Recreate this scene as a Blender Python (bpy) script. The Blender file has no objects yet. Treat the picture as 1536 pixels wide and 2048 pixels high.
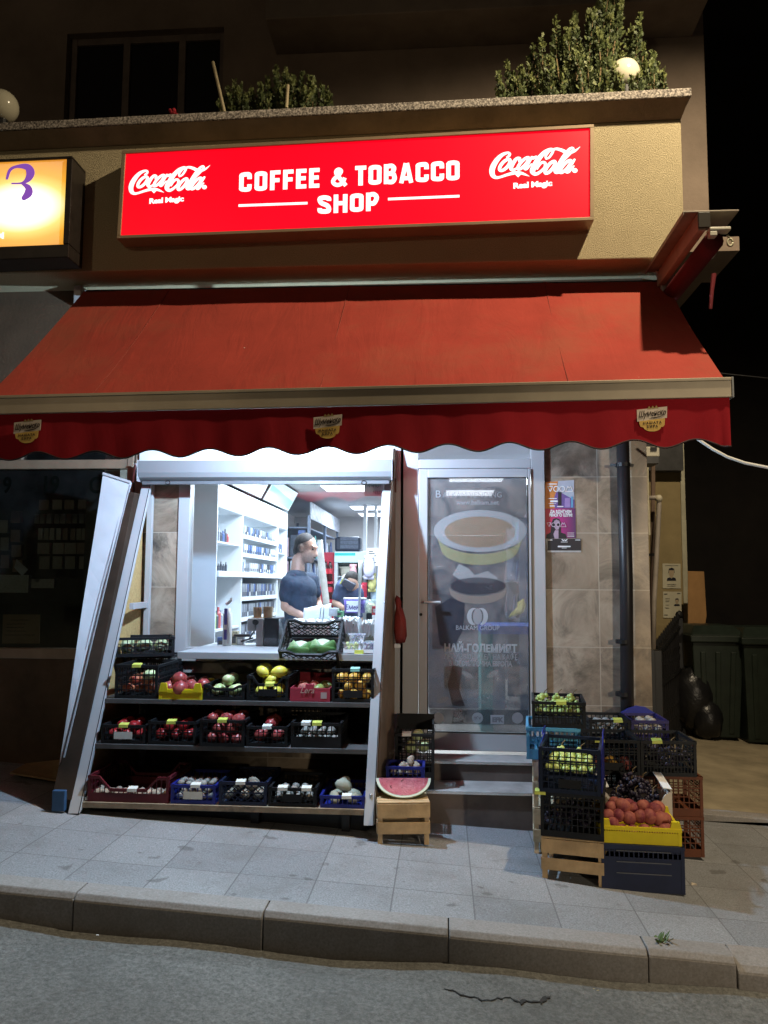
import bpy, math, random
from mathutils import Vector, Matrix
random.seed(7)
sc = bpy.context.scene
V = Vector
R = math.radians
# ------------------------------------------------------------------ camera
CAM = V((0, -6, 1.56)); FPX = 1600.0
_p, _y, _r = R(5.1), R(4.3), R(.35)
FW = V((-math.sin(_y)*math.cos(_p), math.cos(_y)*math.cos(_p), math.sin(_p)))
_r0 = V((math.cos(_y), math.sin(_y), 0)); _u0 = _r0.cross(FW)
RT = _r0*math.cos(_r) + _u0*math.sin(_r); UP = RT.cross(FW)
cd = bpy.data.cameras.new('camera'); cam = bpy.data.objects.new('camera', cd); sc.collection.objects.link(cam)
cd.sensor_fit = 'HORIZONTAL'; cd.sensor_width = 36; cd.lens = 36*FPX/1536; cd.clip_end = 400; cd.clip_start = .05
cam.matrix_world = Matrix(((RT.x, UP.x, -FW.x, CAM.x), (RT.y, UP.y, -FW.y, CAM.y), (RT.z, UP.z, -FW.z, CAM.z), (0, 0, 0, 1)))
sc.camera = cam
# ------------------------------------------------------------------ world, view
w = bpy.data.worlds.new("World"); sc.world = w; w.use_nodes = True
bg = w.node_tree.nodes['Background']; bg.inputs[0].default_value = (.9, .75, .62, 1); bg.inputs[1].default_value = .009
sc.view_settings.view_transform = 'Standard'; sc.view_settings.look = 'None'; sc.view_settings.exposure = 0; sc.view_settings.gamma = 1
sc.render.engine = 'CYCLES'; sc.cycles.use_denoising = True
sc.cycles.max_bounces = 7; sc.cycles.transparent_max_bounces = 12; sc.cycles.caustics_reflective = False; sc.cycles.caustics_refractive = False
sc.cycles.sample_clamp_indirect = 4
# ------------------------------------------------------------------ lamps of the place and added fill
def lamp(name, loc, power, col, r):
    l = bpy.data.lights.new(name, 'POINT'); l.energy = power; l.color = col; l.shadow_soft_size = r
    o = bpy.data.objects.new(name, l); o.location = loc; sc.collection.objects.link(o); return o
def spot(name, loc, power, col, r, size, blend):
    l = bpy.data.lights.new(name, 'SPOT'); l.energy = power; l.color = col; l.shadow_soft_size = r; l.spot_size = R(size); l.spot_blend = blend
    o = bpy.data.objects.new(name, l); o.location = loc; sc.collection.objects.link(o); return o
spot('street_lamp_light', (2.3, -2.1, 7.05), 1160, (1, .82, .56), .07, 166, .4)   # the shaded street lamp above the right corner
far = spot('far_lamp_light', (5.6, -12, 2.6), 1500, (1, .84, .62), .12, 24, .7)      # a lamp across the street, shining in under the awning
far.rotation_euler = (V((1.3, 0, .9))-far.location).to_track_quat('-Z', 'Y').to_euler()
lamp('awning_lamp_light', (-1.05, -1.05, 2.66), 300, (.50, .75, 1), .035)        # cold LED lamp hung under the awning
lamp('left_fill_light', (-6.5, -12, 6), 270, (1, .78, .52), .2)            # unseen fill light added to lift the dark left front and upper wall
def area(name, loc, sx, sy, power, col, rot=(0, 0, 0)):
    l = bpy.data.lights.new(name, 'AREA'); l.shape = 'RECTANGLE'; l.size = sx; l.size_y = sy; l.energy = power; l.color = col
    o = bpy.data.objects.new(name, l); o.location = loc; o.rotation_euler = rot; sc.collection.objects.link(o); return o
COOL = (.80, .92, 1)
for k, (x, y) in enumerate([(-1.15, 3.5), (.35, 2.6), (-1.1, 6.0), (-.9, 1.0)]):
    area('ceiling_panel_light', (x, y, 2.66), .6, .6, 84, COOL)  # the last one is an unseen panel added to brighten the man
# ------------------------------------------------------------------ pixel (of the 1536 x 2048 photo) to point
def ray(x, y): return FW + RT*((x-768)/FPX) + UP*((1024-y)/FPX)
def P(x, y, Y):
    d = ray(x, y); return CAM + d*((Y-CAM.y)/d.y)
def G(x, y, c=0):
    d = ray(x, y); return CAM + d*((c-CAM.z-.057*CAM.x)/(d.z+.057*d.x))
def gz(x): return -.057*x
def fr(cx, cy, Y):      # frame of the plane Y round a pixel: point = o + ux*x + uy*(-y)
    c = P(cx, cy, Y); ux = P(cx+.5, cy, Y)-P(cx-.5, cy, Y); uy = P(cx, cy-.5, Y)-P(cx, cy+.5, Y)
    return c-ux*cx+uy*cy, ux, uy
def D(Y): return (Y+6)/FPX      # metres per photo pixel, roughly, at depth Y
# ------------------------------------------------------------------ materials
MATS = {}
def nt(name):
    m = bpy.data.materials.new(name); m.use_nodes = True; t = m.node_tree; b = t.nodes['Principled BSDF']; MATS[name] = m
    return m, t, b
def N(t, typ, **kw):
    n = t.nodes.new(typ)
    for k, v in kw.items():
        if k.startswith('_'): n.inputs[int(k[1:])].default_value = v
        else: setattr(n, k, v)
    return n
def mixc(t, fac, a, b, mode='MIX'):
    n = t.nodes.new('ShaderNodeMix'); n.data_type = 'RGBA'; n.blend_type = mode
    for i, s in ((0, fac), (6, a), (7, b)):
        if hasattr(s, 'links'): t.links.new(s, n.inputs[i])
        else: n.inputs[i].default_value = s if i == 0 else (tuple(s)+(1,))[:4]
    return n.outputs[2]
def ramp(t, src, stops):
    n = t.nodes.new('ShaderNodeValToRGB'); e = n.color_ramp.elements
    while len(e) < len(stops): e.new(.5)
    for q, (p, c) in zip(e, stops): q.position = p; q.color = (tuple(c)+(1,))[:4] if not isinstance(c, (int, float)) else (c, c, c, 1)
    t.links.new(src, n.inputs[0]); return n.outputs[0]
def noise(t, scale, detail=4, rough=.55, vec=None, dist=0):
    n = N(t, 'ShaderNodeTexNoise'); n.inputs['Scale'].default_value = scale; n.inputs['Detail'].default_value = detail
    n.inputs['Roughness'].default_value = rough; n.inputs['Distortion'].default_value = dist
    t.links.new(vec if vec else coord(t), n.inputs['Vector']); return n.outputs[0]
def coord(t):
    for n in t.nodes:
        if n.type == 'TEX_COORD': return n.outputs['Object']
    return t.nodes.new('ShaderNodeTexCoord').outputs['Object']
def bump(t, b, h, s=.3, d=.01):
    n = N(t, 'ShaderNodeBump'); n.inputs['Strength'].default_value = s; n.inputs['Distance'].default_value = d
    t.links.new(h, n.inputs['Height']); t.links.new(n.outputs[0], b.inputs['Normal'])
def M(name, col=(.5, .5, .5), rough=.6, var=.25, scale=6, bmp=0, bs=60, metal=0, spec=.35, es=0, ec=None, dirt=None):
    if name in MATS: return MATS[name]
    m, t, b = nt(name)
    b.inputs['Roughness'].default_value = rough; b.inputs['Metallic'].default_value = metal; b.inputs['Specular IOR Level'].default_value = spec
    if var:
        f = noise(t, scale, 5, .6)
        lo = tuple(c*(1-var) for c in col); hi = tuple(min(1, c*(1+var)) for c in col)
        c = ramp(t, f, [(.3, lo), (.7, hi)])
        if dirt: c = mixc(t, ramp(t, noise(t, scale*.35, 6, .7), [(.52, 0), (.7, 1)]), c, dirt)
        t.links.new(c, b.inputs['Base Color'])
    else: b.inputs['Base Color'].default_value = (*col, 1)
    if bmp: bump(t, b, noise(t, bs, 3), bmp)
    if es: b.inputs['Emission Color'].default_value = (*(ec or col), 1); b.inputs['Emission Strength'].default_value = es
    return m
def glow(name, col, s):
    if name in MATS: return MATS[name]
    m, t, b = nt(name); b.inputs['Base Color'].default_value = (*[c*.5 for c in col], 1)
    b.inputs['Emission Color'].default_value = (*col, 1); b.inputs['Emission Strength'].default_value = s; b.inputs['Roughness'].default_value = .3
    return m
def film(name, col, alpha, rough=.3, gloss=True):
    m = bpy.data.materials.new(name); m.use_nodes = True; t = m.node_tree; t.nodes.clear()
    o = N(t, 'ShaderNodeOutputMaterial'); tr = N(t, 'ShaderNodeBsdfTransparent'); d = N(t, 'ShaderNodeBsdfPrincipled')
    d.inputs['Base Color'].default_value = (*col, 1); d.inputs['Roughness'].default_value = rough
    mx = N(t, 'ShaderNodeMixShader'); mx.inputs[0].default_value = alpha
    t.links.new(tr.outputs[0], mx.inputs[1]); t.links.new(d.outputs[0], mx.inputs[2]); t.links.new(mx.outputs[0], o.inputs[0])
    MATS[name] = m; return m
def glass(name, tint=(.95, .97, 1), gl=.08, dust=.03):
    m = bpy.data.materials.new(name); m.use_nodes = True; t = m.node_tree; t.nodes.clear()
    o = N(t, 'ShaderNodeOutputMaterial'); tr = N(t, 'ShaderNodeBsdfTransparent'); tr.inputs[0].default_value = (*tint, 1)
    g = N(t, 'ShaderNodeBsdfGlossy'); g.inputs['Roughness'].default_value = .02
    fr = N(t, 'ShaderNodeFresnel'); fr.inputs[0].default_value = 1.45
    mx = N(t, 'ShaderNodeMixShader'); t.links.new(fr.outputs[0], mx.inputs[0]); t.links.new(tr.outputs[0], mx.inputs[1]); t.links.new(g.outputs[0], mx.inputs[2])
    df = N(t, 'ShaderNodeBsdfDiffuse'); df.inputs[0].default_value = (.6, .62, .65, 1)
    m2 = N(t, 'ShaderNodeMixShader')
    nz = noise(t, 3, 6, .7); rr = ramp(t, nz, [(.35, dust*.4), (.75, dust*2)]); t.links.new(rr, m2.inputs[0])
    t.links.new(mx.outputs[0], m2.inputs[1]); t.links.new(df.outputs[0], m2.inputs[2]); t.links.new(m2.outputs[0], o.inputs[0])
    MATS[name] = m; return m
# ------------------------------------------------------------------ mesh builder
class MB:
    def __init__(s): s.v = []; s.f = []; s.m = []
    def add(s, vs, fs, mi=0):
        o = len(s.v); s.v += [tuple(x) for x in vs]; s.f += [tuple(i+o for i in f) for f in fs]; s.m += [mi]*len(fs); return s
    def hexa(s, p, mi=0):  # 0-3 front loop, 4-7 back loop
        return s.add(p, [(0, 1, 2, 3), (7, 6, 5, 4), (4, 5, 1, 0), (5, 6, 2, 1), (6, 7, 3, 2), (7, 4, 0, 3)], mi)
    def box(s, x0, x1, y0, y1, z0, z1, mi=0):
        return s.hexa([(x0, y0, z0), (x1, y0, z0), (x1, y0, z1), (x0, y0, z1), (x0, y1, z0), (x1, y1, z0), (x1, y1, z1), (x0, y1, z1)], mi)
    def quad(s, a, b, c, d, off, mi=0):   # a solid slab: quad a b c d pushed by off
        off = V(off); q = [V(k) for k in (a, b, c, d)]; return s.hexa(q+[k+off for k in q], mi)
    def bar(s, a, b, wx, wy, up=(0, 0, 1), mi=0):  # rectangular bar from a to b
        a, b = V(a), V(b); t = (b-a).normalized(); u = V(up)
        if abs(t.dot(u)) > .95: u = V((0, 1, 0))
        n = t.cross(u).normalized(); u = n.cross(t).normalized(); n *= wx/2; u *= wy/2
        return s.hexa([a-n-u, a+n-u, a+n+u, a-n+u, b-n-u, b+n-u, b+n+u, b-n+u], mi)
    def tube(s, pts, r, n=8, mi=0):
        pts = [V(p) for p in pts]; o = len(s.v); k = len(pts)
        rs = r if isinstance(r, (list, tuple)) else [r]*k
        nrm = None
        for i, p in enumerate(pts):
            t = (pts[min(i+1, k-1)]-pts[max(i-1, 0)]).normalized()
            if nrm is None:
                u = V((0, 0, 1)) if abs(t.z) < .9 else V((1, 0, 0)); nrm = t.cross(u).normalized()
            nrm = (nrm - t*nrm.dot(t)).normalized(); bn = t.cross(nrm)
            for j in range(n):
                a = 2*math.pi*j/n; s.v.append(tuple(p+(nrm*math.cos(a)+bn*math.sin(a))*rs[i]))
        for i in range(k-1):
            for j in range(n):
                a = o+i*n+j; b = o+i*n+(j+1) % n; s.f.append((a, b, b+n, a+n)); s.m.append(mi)
        s.f.append(tuple(o+j for j in range(n))[::-1]); s.m.append(mi)
        s.f.append(tuple(o+(k-1)*n+j for j in range(n))); s.m.append(mi)
        return s
    def poly(s, pts, off, mi=0):
        off = V(off); n = len(pts); p = [V(q) for q in pts]
        fs = [tuple(range(n)), tuple(range(2*n-1, n-1, -1))]+[(i, i+n, (i+1) % n+n, (i+1) % n) for i in range(n)]
        return s.add(p+[q+off for q in p], fs, mi)
    def sphere(s, c, r, nu=12, nv=8, jit=0, rot=None, mi=0):
        r = V(r) if isinstance(r, (tuple, list, Vector)) else V((r, r, r)); c = V(c); vs = []; fs = []
        for i in range(nv+1):
            th = math.pi*i/nv
            for j in range(nu):
                ph = 2*math.pi*j/nu; k = 1+random.uniform(-jit, jit)
                p = V((math.sin(th)*math.cos(ph)*r.x, math.sin(th)*math.sin(ph)*r.y, math.cos(th)*r.z))*k
                if rot: p = rot @ p
                vs.append(c+p)
        for i in range(nv):
            for j in range(nu): fs.append((i*nu+j, (i+1)*nu+j, (i+1)*nu+(j+1) % nu, i*nu+(j+1) % nu))
        return s.add(vs, fs, mi)
    def lathe(s, prof, c, n=20, mi=0):
        c = V(c); vs = []; fs = []; k = len(prof)
        for r, z in prof:
            for j in range(n): a = 2*math.pi*j/n; vs.append(c+V((r*math.cos(a), r*math.sin(a), z)))
        for i in range(k-1):
            for j in range(n): fs.append((i*n+j, i*n+(j+1) % n, (i+1)*n+(j+1) % n, (i+1)*n+j))
        fs.append(tuple(range(n))[::-1]); fs.append(tuple((k-1)*n+j for j in range(n)))
        return s.add(vs, fs, mi)
    def stroke(s, pts, origin, ux, uy, off, closed=False, caps=True, thick=.002, step=None, mi=0):
        """ribbon with a width at each point; pts are (x, y, w) in the plane origin + ux*x + uy*y"""
        pts = [V((a, b, c)) for a, b, c in pts]
        sm = []; n = len(pts)
        rng = range(n if closed else n-1)
        for i in rng:   # Catmull-Rom
            p0, p1, p2, p3 = [(pts[(i+k) % n] if closed else pts[max(0, min(n-1, i+k))]) for k in (-1, 0, 1, 2)]
            for q in range(5):
                t = q/5; sm.append(.5*((2*p1)+(p2-p0)*t+(2*p0-5*p1+4*p2-p3)*t*t+(3*p1-3*p2+p3-p0)*t**3))
        if not closed: sm.append(pts[-1])
        k = len(sm); L = []; Rr = []
        for i, p in enumerate(sm):
            a = sm[(i-1) % k] if closed else sm[max(0, i-1)]; b = sm[(i+1) % k] if closed else sm[min(k-1, i+1)]
            t = V((b.x-a.x, b.y-a.y)); t = t.normalized() if t.length else V((1, 0)); nn = V((-t.y, t.x))*(p.z/2)
            L.append((p.x+nn.x, p.y+nn.y)); Rr.append((p.x-nn.x, p.y-nn.y))
        W = lambda q: V(origin)+V(ux)*q[0]+V(uy)*q[1]
        o = V(off).normalized()*thick if V(off).length else V((0, -thick, 0))
        for i in range(k if closed else k-1):
            j = (i+1) % k; s.hexa([W(L[i])+o, W(Rr[i])+o, W(Rr[j])+o, W(L[j])+o, W(L[i]), W(Rr[i]), W(Rr[j]), W(L[j])], mi)
        if caps and not closed:
            for p in (sm[0], sm[-1]):
                s.poly([W((p.x+math.cos(a)*p.z/2, p.y+math.sin(a)*p.z/2))+o*1.08 for a in [2*math.pi*q/12 for q in range(12)]], -o, mi)
        return s
ORG = {}
def link(o, parent=None):
    sc.collection.objects.link(o)
    if parent is not None: o.parent = parent
    return o
def tag(o, label=None, cat=None, group=None, kind=None):
    for k, v in (('label', label), ('category', cat), ('group', group), ('kind', kind)):
        if v: o[k] = v
    return o
def thing(name, label, cat, loc=(0, 0, 0), rz=0, group=None, local=False):
    o = bpy.data.objects.new(name, None); link(o); o.location = loc; o.rotation_euler = (0, 0, rz); o.empty_display_size = .1
    ORG[o.name] = V((0, 0, 0)) if local else V(loc)
    return tag(o, label, cat, group)
def build(mb, name, mat, parent=None, smooth=False, bevel=0, label=None, mods=None):
    """one mesh object; under a parent its vertices move to the thing's own origin"""
    org = ORG.get(parent.name, V((0, 0, 0))) if parent is not None else V((0, 0, 0))
    me = bpy.data.meshes.new(name)
    me.from_pydata([tuple(V(v)-org) for v in mb.v], [], mb.f)
    mats = mat if isinstance(mat, (list, tuple)) else [mat]
    for m in mats: me.materials.append(m)
    if len(mats) > 1: me.polygons.foreach_set('material_index', mb.m)
    if smooth: me.polygons.foreach_set('use_smooth', [True]*len(me.polygons))
    me.update()
    o = bpy.data.objects.new(name, me); link(o, parent); ORG[o.name] = org
    if bevel:
        b = o.modifiers.new('bevel', 'BEVEL'); b.width = bevel; b.segments = 2; b.limit_method = 'ANGLE'; b.angle_limit = R(40)
    if label: o['label'] = label
    return o
def solo(mb, name, mat, label, cat, loc=None, group=None, smooth=False, bevel=0, kind=None):
    """a thing that is one mesh: geometry in world place, origin moved to loc"""
    loc = V(loc) if loc is not None else V(mb.v[0])
    mb.v = [tuple(V(v)-loc) for v in mb.v]
    o = build(mb, name, mat, None, smooth, bevel); o.location = loc; tag(o, label, cat, group, kind); return o
def inst(o, loc, rot=(0, 0, 0), scale=None, label=None, group=None):
    c = o.copy(); sc.collection.objects.link(c); c.location = loc; c.rotation_euler = rot
    if scale: c.scale = scale if not isinstance(scale, (int, float)) else (scale,)*3
    if label: c['label'] = label
    if group: c['group'] = group
    return c
def textmb(s, origin, ux, uy, sx=1, off=0, align='CENTER', shear=0, thick=.001, space=1, mb=None, mi=0):
    """lettering as a solid mesh: one text unit is ux (wide) and uy (high)"""
    c = bpy.data.curves.new('lettering', 'FONT'); c.body = s; c.align_x = align; c.offset = off; c.shear = shear; c.space_character = space; c.resolution_u = 4
    o = bpy.data.objects.new('lettering', c); sc.collection.objects.link(o)
    me = bpy.data.meshes.new_from_object(o)
    ux, uy = V(ux), V(uy); n = ux.cross(uy).normalized()*thick; og = V(origin)
    mb = mb or MB(); base = [og+ux*(v.co.x*sx)+uy*v.co.y for v in me.vertices]; k = len(base)
    fs = [tuple(p.vertices) for p in me.polygons]
    ec = {}
    for f in fs:
        for i in range(len(f)): a, b = f[i], f[(i+1) % len(f)]; ec.setdefault((min(a, b), max(a, b)), []).append((a, b))
    side = [(e[0][1], e[0][0], e[0][0]+k, e[0][1]+k) for e in ec.values() if len(e) == 1]
    mb.add([p+n for p in base]+base, fs+[(a+k if 0 else a, b, c2, d) for a, b, c2, d in side], mi)
    bpy.data.objects.remove(o); bpy.data.curves.remove(c); bpy.data.meshes.remove(me)
    return mb
# ================================================================== special materials
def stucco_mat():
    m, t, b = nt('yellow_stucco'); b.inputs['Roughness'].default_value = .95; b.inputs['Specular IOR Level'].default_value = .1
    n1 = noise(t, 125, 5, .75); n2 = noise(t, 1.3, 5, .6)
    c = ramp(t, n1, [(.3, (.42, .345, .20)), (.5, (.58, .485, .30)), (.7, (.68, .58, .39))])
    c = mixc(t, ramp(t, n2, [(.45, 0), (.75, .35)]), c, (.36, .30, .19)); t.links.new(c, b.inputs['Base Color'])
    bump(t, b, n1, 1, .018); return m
def tile_mat():
    m, t, b = nt('marbled_tile'); b.inputs['Roughness'].default_value = .32
    co = coord(t); mp = N(t, 'ShaderNodeMapping'); mp.inputs['Rotation'].default_value = (R(90), 0, 0); mp.inputs['Location'].default_value = (.085, -.15, 0)
    t.links.new(co, mp.inputs[0])
    br = N(t, 'ShaderNodeTexBrick', offset=0); br.inputs['Scale'].default_value = 1; br.inputs['Brick Width'].default_value = .61; br.inputs['Row Height'].default_value = .418
    br.inputs['Mortar Size'].default_value = .0028; br.inputs['Mortar Smooth'].default_value = .1; br.inputs['Color1'].default_value = (0, 0, 0, 1); br.inputs['Color2'].default_value = (1, 1, 1, 1); br.inputs['Mortar'].default_value = (.5, .5, .5, 1)
    t.links.new(mp.outputs[0], br.inputs['Vector'])
    off = N(t, 'ShaderNodeVectorMath', operation='MULTIPLY_ADD'); t.links.new(br.outputs['Color'], off.inputs[0]); off.inputs[1].default_value = (7, 5, 3); t.links.new(co, off.inputs[2])
    f1 = noise(t, 2.6, 9, .70, off.outputs[0], .9); f2 = noise(t, 1.5, 4, .5, off.outputs[0], .6)
    c = ramp(t, f1, [(.30, (.055, .047, .040)), (.42, (.17, .142, .112)), (.54, (.37, .305, .235)), (.72, (.54, .455, .36))])
    c = mixc(t, ramp(t, f2, [(.42, 0), (.62, .6)]), c, (.17, .12, .08))
    c = mixc(t, br.outputs['Fac'], c, (.45, .40, .33)); t.links.new(c, b.inputs['Base Color'])
    bump(t, b, f1, .08); return m
def paving_mat():
    m, t, b = nt('grey_paving'); b.inputs['Roughness'].default_value = .75; b.inputs['Specular IOR Level'].default_value = .3
    co = coord(t); mp = N(t, 'ShaderNodeMapping'); mp.inputs['Location'].default_value = (.255, .08, 0); t.links.new(co, mp.inputs[0])
    br = N(t, 'ShaderNodeTexBrick', offset=0); br.inputs['Scale'].default_value = 1; br.inputs['Brick Width'].default_value = .4; br.inputs['Row Height'].default_value = .425
    br.inputs['Mortar Size'].default_value = .004; br.inputs['Mortar Smooth'].default_value = .3; br.inputs['Color1'].default_value = (0, 0, 0, 1); br.inputs['Color2'].default_value = (1, 1, 1, 1)
    t.links.new(mp.outputs[0], br.inputs['Vector'])
    sp = noise(t, 130, 3, .6); bl = noise(t, 2.2, 6, .65); tone = ramp(t, br.outputs['Color'], [(0, (.225, .232, .242)), (1, (.28, .286, .294))])
    c = mixc(t, 1, tone, ramp(t, sp, [(.3, (.62, .62, .62)), (.7, (1.3, 1.3, 1.3))]), 'MULTIPLY')
    c = mixc(t, ramp(t, bl, [(.48, 0), (.72, .55)]), c, (.14, .135, .125))
    st = noise(t, 7, 3, .5); c = mixc(t, ramp(t, st, [(.66, 0), (.70, .6)]), c, (.09, .085, .08))
    c = mixc(t, ramp(t, br.outputs['Fac'], [(.2, 0), (.8, .6)]), c, (.10, .098, .095)); t.links.new(c, b.inputs['Base Color'])
    bump(t, b, sp, .35, .004); return m
def asphalt_mat():
    m, t, b = nt('worn_asphalt'); b.inputs['Roughness'].default_value = .85; b.inputs['Specular IOR Level'].default_value = .3
    sp = noise(t, 46, 7, .78); bl = noise(t, 1.6, 7, .7); vo = N(t, 'ShaderNodeTexVoronoi'); vo.inputs['Scale'].default_value = 85; t.links.new(coord(t), vo.inputs['Vector'])
    c = ramp(t, sp, [(.28, (.065, .066, .062)), (.5, (.17, .17, .158)), (.72, (.30, .30, .285))])
    c = mixc(t, ramp(t, vo.outputs['Distance'], [(.1, .45), (.35, 0)]), c, (.30, .29, .27))
    c = mixc(t, ramp(t, bl, [(.42, 0), (.7, .6)]), c, (.09, .088, .08)); t.links.new(c, b.inputs['Base Color'])
    bump(t, b, sp, .8, .012); return m
def kerb_mat():
    m, t, b = nt('kerb_concrete'); b.inputs['Roughness'].default_value = .85
    c = ramp(t, noise(t, 90, 3, .7), [(.3, (.21, .195, .18)), (.7, (.32, .30, .285))]); c = mixc(t, ramp(t, noise(t, 3, 6, .7), [(.5, 0), (.75, .6)]), c, (.17, .145, .12))
    t.links.new(c, b.inputs['Base Color']); bump(t, b, noise(t, 60, 4), .3, .006); return m
def osb_mat(name='strand_board', k=1.0):
    m, t, b = nt(name); b.inputs['Roughness'].default_value = .7
    mp = N(t, 'ShaderNodeMapping'); mp.inputs['Scale'].default_value = (1, 3.5, 1); mp.inputs['Rotation'].default_value = (.6, .3, .4); t.links.new(coord(t), mp.inputs[0])
    f = noise(t, 24, 4, .7, mp.outputs[0], 2.5)
    c = ramp(t, f, [(.3, (.28*k, .17*k, .065*k)), (.5, (.50*k, .34*k, .14*k)), (.7, (.62*k, .46*k, .22*k))]); t.links.new(c, b.inputs['Base Color']); bump(t, b, f, .3, .004); return m
def awning_mat(name, col, dirt, wrinkle=.45):
    m, t, b = nt(name); b.inputs['Roughness'].default_value = .85; b.inputs['Specular IOR Level'].default_value = .15; b.inputs['Sheen Weight'].default_value = .05
    c = ramp(t, noise(t, 2.2, 6, .6), [(.3, tuple(k*.85 for k in col)), (.7, tuple(k*1.1 for k in col))])
    wv = noise(t, 260, 2, .5); c = mixc(t, ramp(t, wv, [(.35, .25), (.6, 0)]), c, tuple(k*.6 for k in col))
    c = mixc(t, ramp(t, noise(t, 1.2, 7, .7), [(.5, 0), (.78, .6)]), c, dirt)
    vo = N(t, 'ShaderNodeTexVoronoi'); vo.inputs['Scale'].default_value = 3.1; vo.inputs['Randomness'].default_value = 1; t.links.new(coord(t), vo.inputs['Vector'])
    sz = ramp(t, noise(t, 2.5, 2), [(.5, .0), (.75, .045)])
    lt = N(t, 'ShaderNodeMath', operation='LESS_THAN'); t.links.new(vo.outputs['Distance'], lt.inputs[0]); t.links.new(sz, lt.inputs[1])
    mm = N(t, 'ShaderNodeMath', operation='MULTIPLY'); t.links.new(lt.outputs[0], mm.inputs[0]); mm.inputs[1].default_value = .5
    c = mixc(t, mm.outputs[0], c, (.6, .42, .36)); t.links.new(c, b.inputs['Base Color'])
    mp = N(t, 'ShaderNodeMapping'); mp.inputs['Scale'].default_value = (1.3, .35, .35); t.links.new(coord(t), mp.inputs[0]); wr = noise(t, 3.5, 5, .55, mp.outputs[0], 1.2); bump(t, b, wr, wrinkle, .03); return m
def coping_mat():
    m, t, b = nt('terrazzo_coping'); b.inputs['Roughness'].default_value = .8
    c = ramp(t, noise(t, 60, 3, .8), [(.38, (.06, .05, .045)), (.5, (.22, .19, .16)), (.62, (.5, .44, .38))]); t.links.new(c, b.inputs['Base Color']); bump(t, b, noise(t, 60, 3, .8), .8, .01); return m
STUCCO, TILE, PAVE, ASPH, KERB, OSB = stucco_mat(), tile_mat(), paving_mat(), asphalt_mat(), kerb_mat(), osb_mat()
OSBD = M('plywood_outer_face', (.30, .205, .14), .75, .25, 5)
AWN, VAL, COPE = awning_mat('red_awning_cloth', (.37, .050, .034), (.25, .095, .052)), awning_mat('red_valance_cloth', (.33, .010, .018), (.22, .012, .016), .12), coping_mat()
ALU = M('white_aluminium', (.42, .43, .445), .32, .05, 3, spec=.6)
ALUG = M('grey_aluminium', (.42, .44, .46), .35, .08, 4, metal=.3)
WHITE = M('white_paint', (.74, .75, .76), .45, .05, 4)
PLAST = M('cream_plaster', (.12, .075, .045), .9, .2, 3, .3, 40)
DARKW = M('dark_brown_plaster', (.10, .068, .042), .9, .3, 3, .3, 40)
UPW = M('dim_upper_plaster', (.17, .13, .10), .95, .25, 1.2, .3, 30)
BLACK = M('black_metal', (.010, .010, .011), .45, .3, 8)
DKGREY = M('dark_grey_paint', (.05, .05, .053), .5, .3, 8)
BRONZE = M('bronze_frame', (.33, .26, .19), .4, .15, 6, metal=.4)
SILL = M('stained_sill_stone', (.34, .33, .31), .6, .35, 7, dirt=(.12, .11, .10))
PANE = glass('window_glass', dust=.009)
DARKPANE = glass('dark_window_glass', (.8, .84, .82), dust=.012)
RUBBER = M('black_plastic', (.010, .011, .013), .55, .3, 10, spec=.25)
WCAB = M('white_cabinet', (.62, .66, .69), .35, .03, 3)
# ================================================================== setting
g = MB(); xs = [-16, -8, -5, -4]+[-3.6+.2*i for i in range(37)]+[4, 5, 8, 16]
ys = [-2.08, -1.6, -1.2, -.8, -.4, 0, 1, 3, 6, 12, 24]
for x in xs:
    for y in ys: g.v.append((x, y, gz(x)+(0.004*math.sin(3*x+2*y) if -4 < x < 4 and y > -2 else 0)))
for i in range(len(xs)-1):
    for j in range(len(ys)-1): a = i*len(ys)+j; g.f.append((a, a+len(ys), a+len(ys)+1, a+1)); g.m.append(0)
tag(build(g, 'pavement', PAVE), kind='structure')
r = MB(); ry = [-2.215, -2.26, -2.4, -2.8, -4, -8, -30]
rx = [-16, -8]+[-4+.25*i for i in range(33)]+[8, 16]
for x in rx:
    for j, y in enumerate(ry): r.v.append((x, y, gz(x)-.145+(.018*math.sin(x*1.7)+.012*math.sin(x*5.1+1) if j < 2 and -4 <= x <= 4 else 0)-.008*j))
for i in range(len(rx)-1):
    for j in range(len(ry)-1): a = i*len(ry)+j; r.f.append((a, a+1, a+len(ry)+1, a+len(ry))); r.m.append(0)
tag(build(r, 'road', ASPH, smooth=True), kind='structure')
kx = [-14, -9, -5.4, -4.45, -3.5, -2.62, -1.73, -.83, .02, .90, 1.28, 2.2, 3.1, 4, 8, 14]
k = MB()
for a, b in zip(kx[:-1], kx[1:]):
    d = random.uniform(-.006, .006); low = .03 if .9 < a < 6 else 0; e = .0025
    f = -2.225+d
    if b-a < .15: d -= .02; f += .03
    za, zb = gz(a)-low+d*.5, gz(b)-low+d*.5
    k.hexa([(a+e, f, za-.3), (b-e, f, zb-.3), (b-e, f, zb-.022), (a+e, f, za-.022), (a+e, -2.075, za-.3), (b-e, -2.075, zb-.3), (b-e, -2.075, gz(b)+.004), (a+e, -2.075, gz(a)+.004)])
    k.hexa([(a+e, f, za-.022), (b-e, f, zb-.022), (b-e, f+.025, zb+.004), (a+e, f+.025, za+.004), (a+e, -2.076, za-.022), (b-e, -2.076, zb-.022), (b-e, -2.076, gz(b)+.0035), (a+e, -2.076, gz(a)+.0035)])
tag(build(k, 'kerb', KERB, bevel=.006), kind='structure')
ck = MB()   # crack in the asphalt by the kerb: a thin dark strip laid on the road
cp = [(890, 1974), (930, 1985), (975, 1996), (1010, 1990), (1040, 1997), (1068, 2000), (1095, 1990), (1110, 1977), (1150, 1980), (1195, 1972), (1215, 1966)]
pts = [G(x, y, -.15) for x, y in cp]
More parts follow.
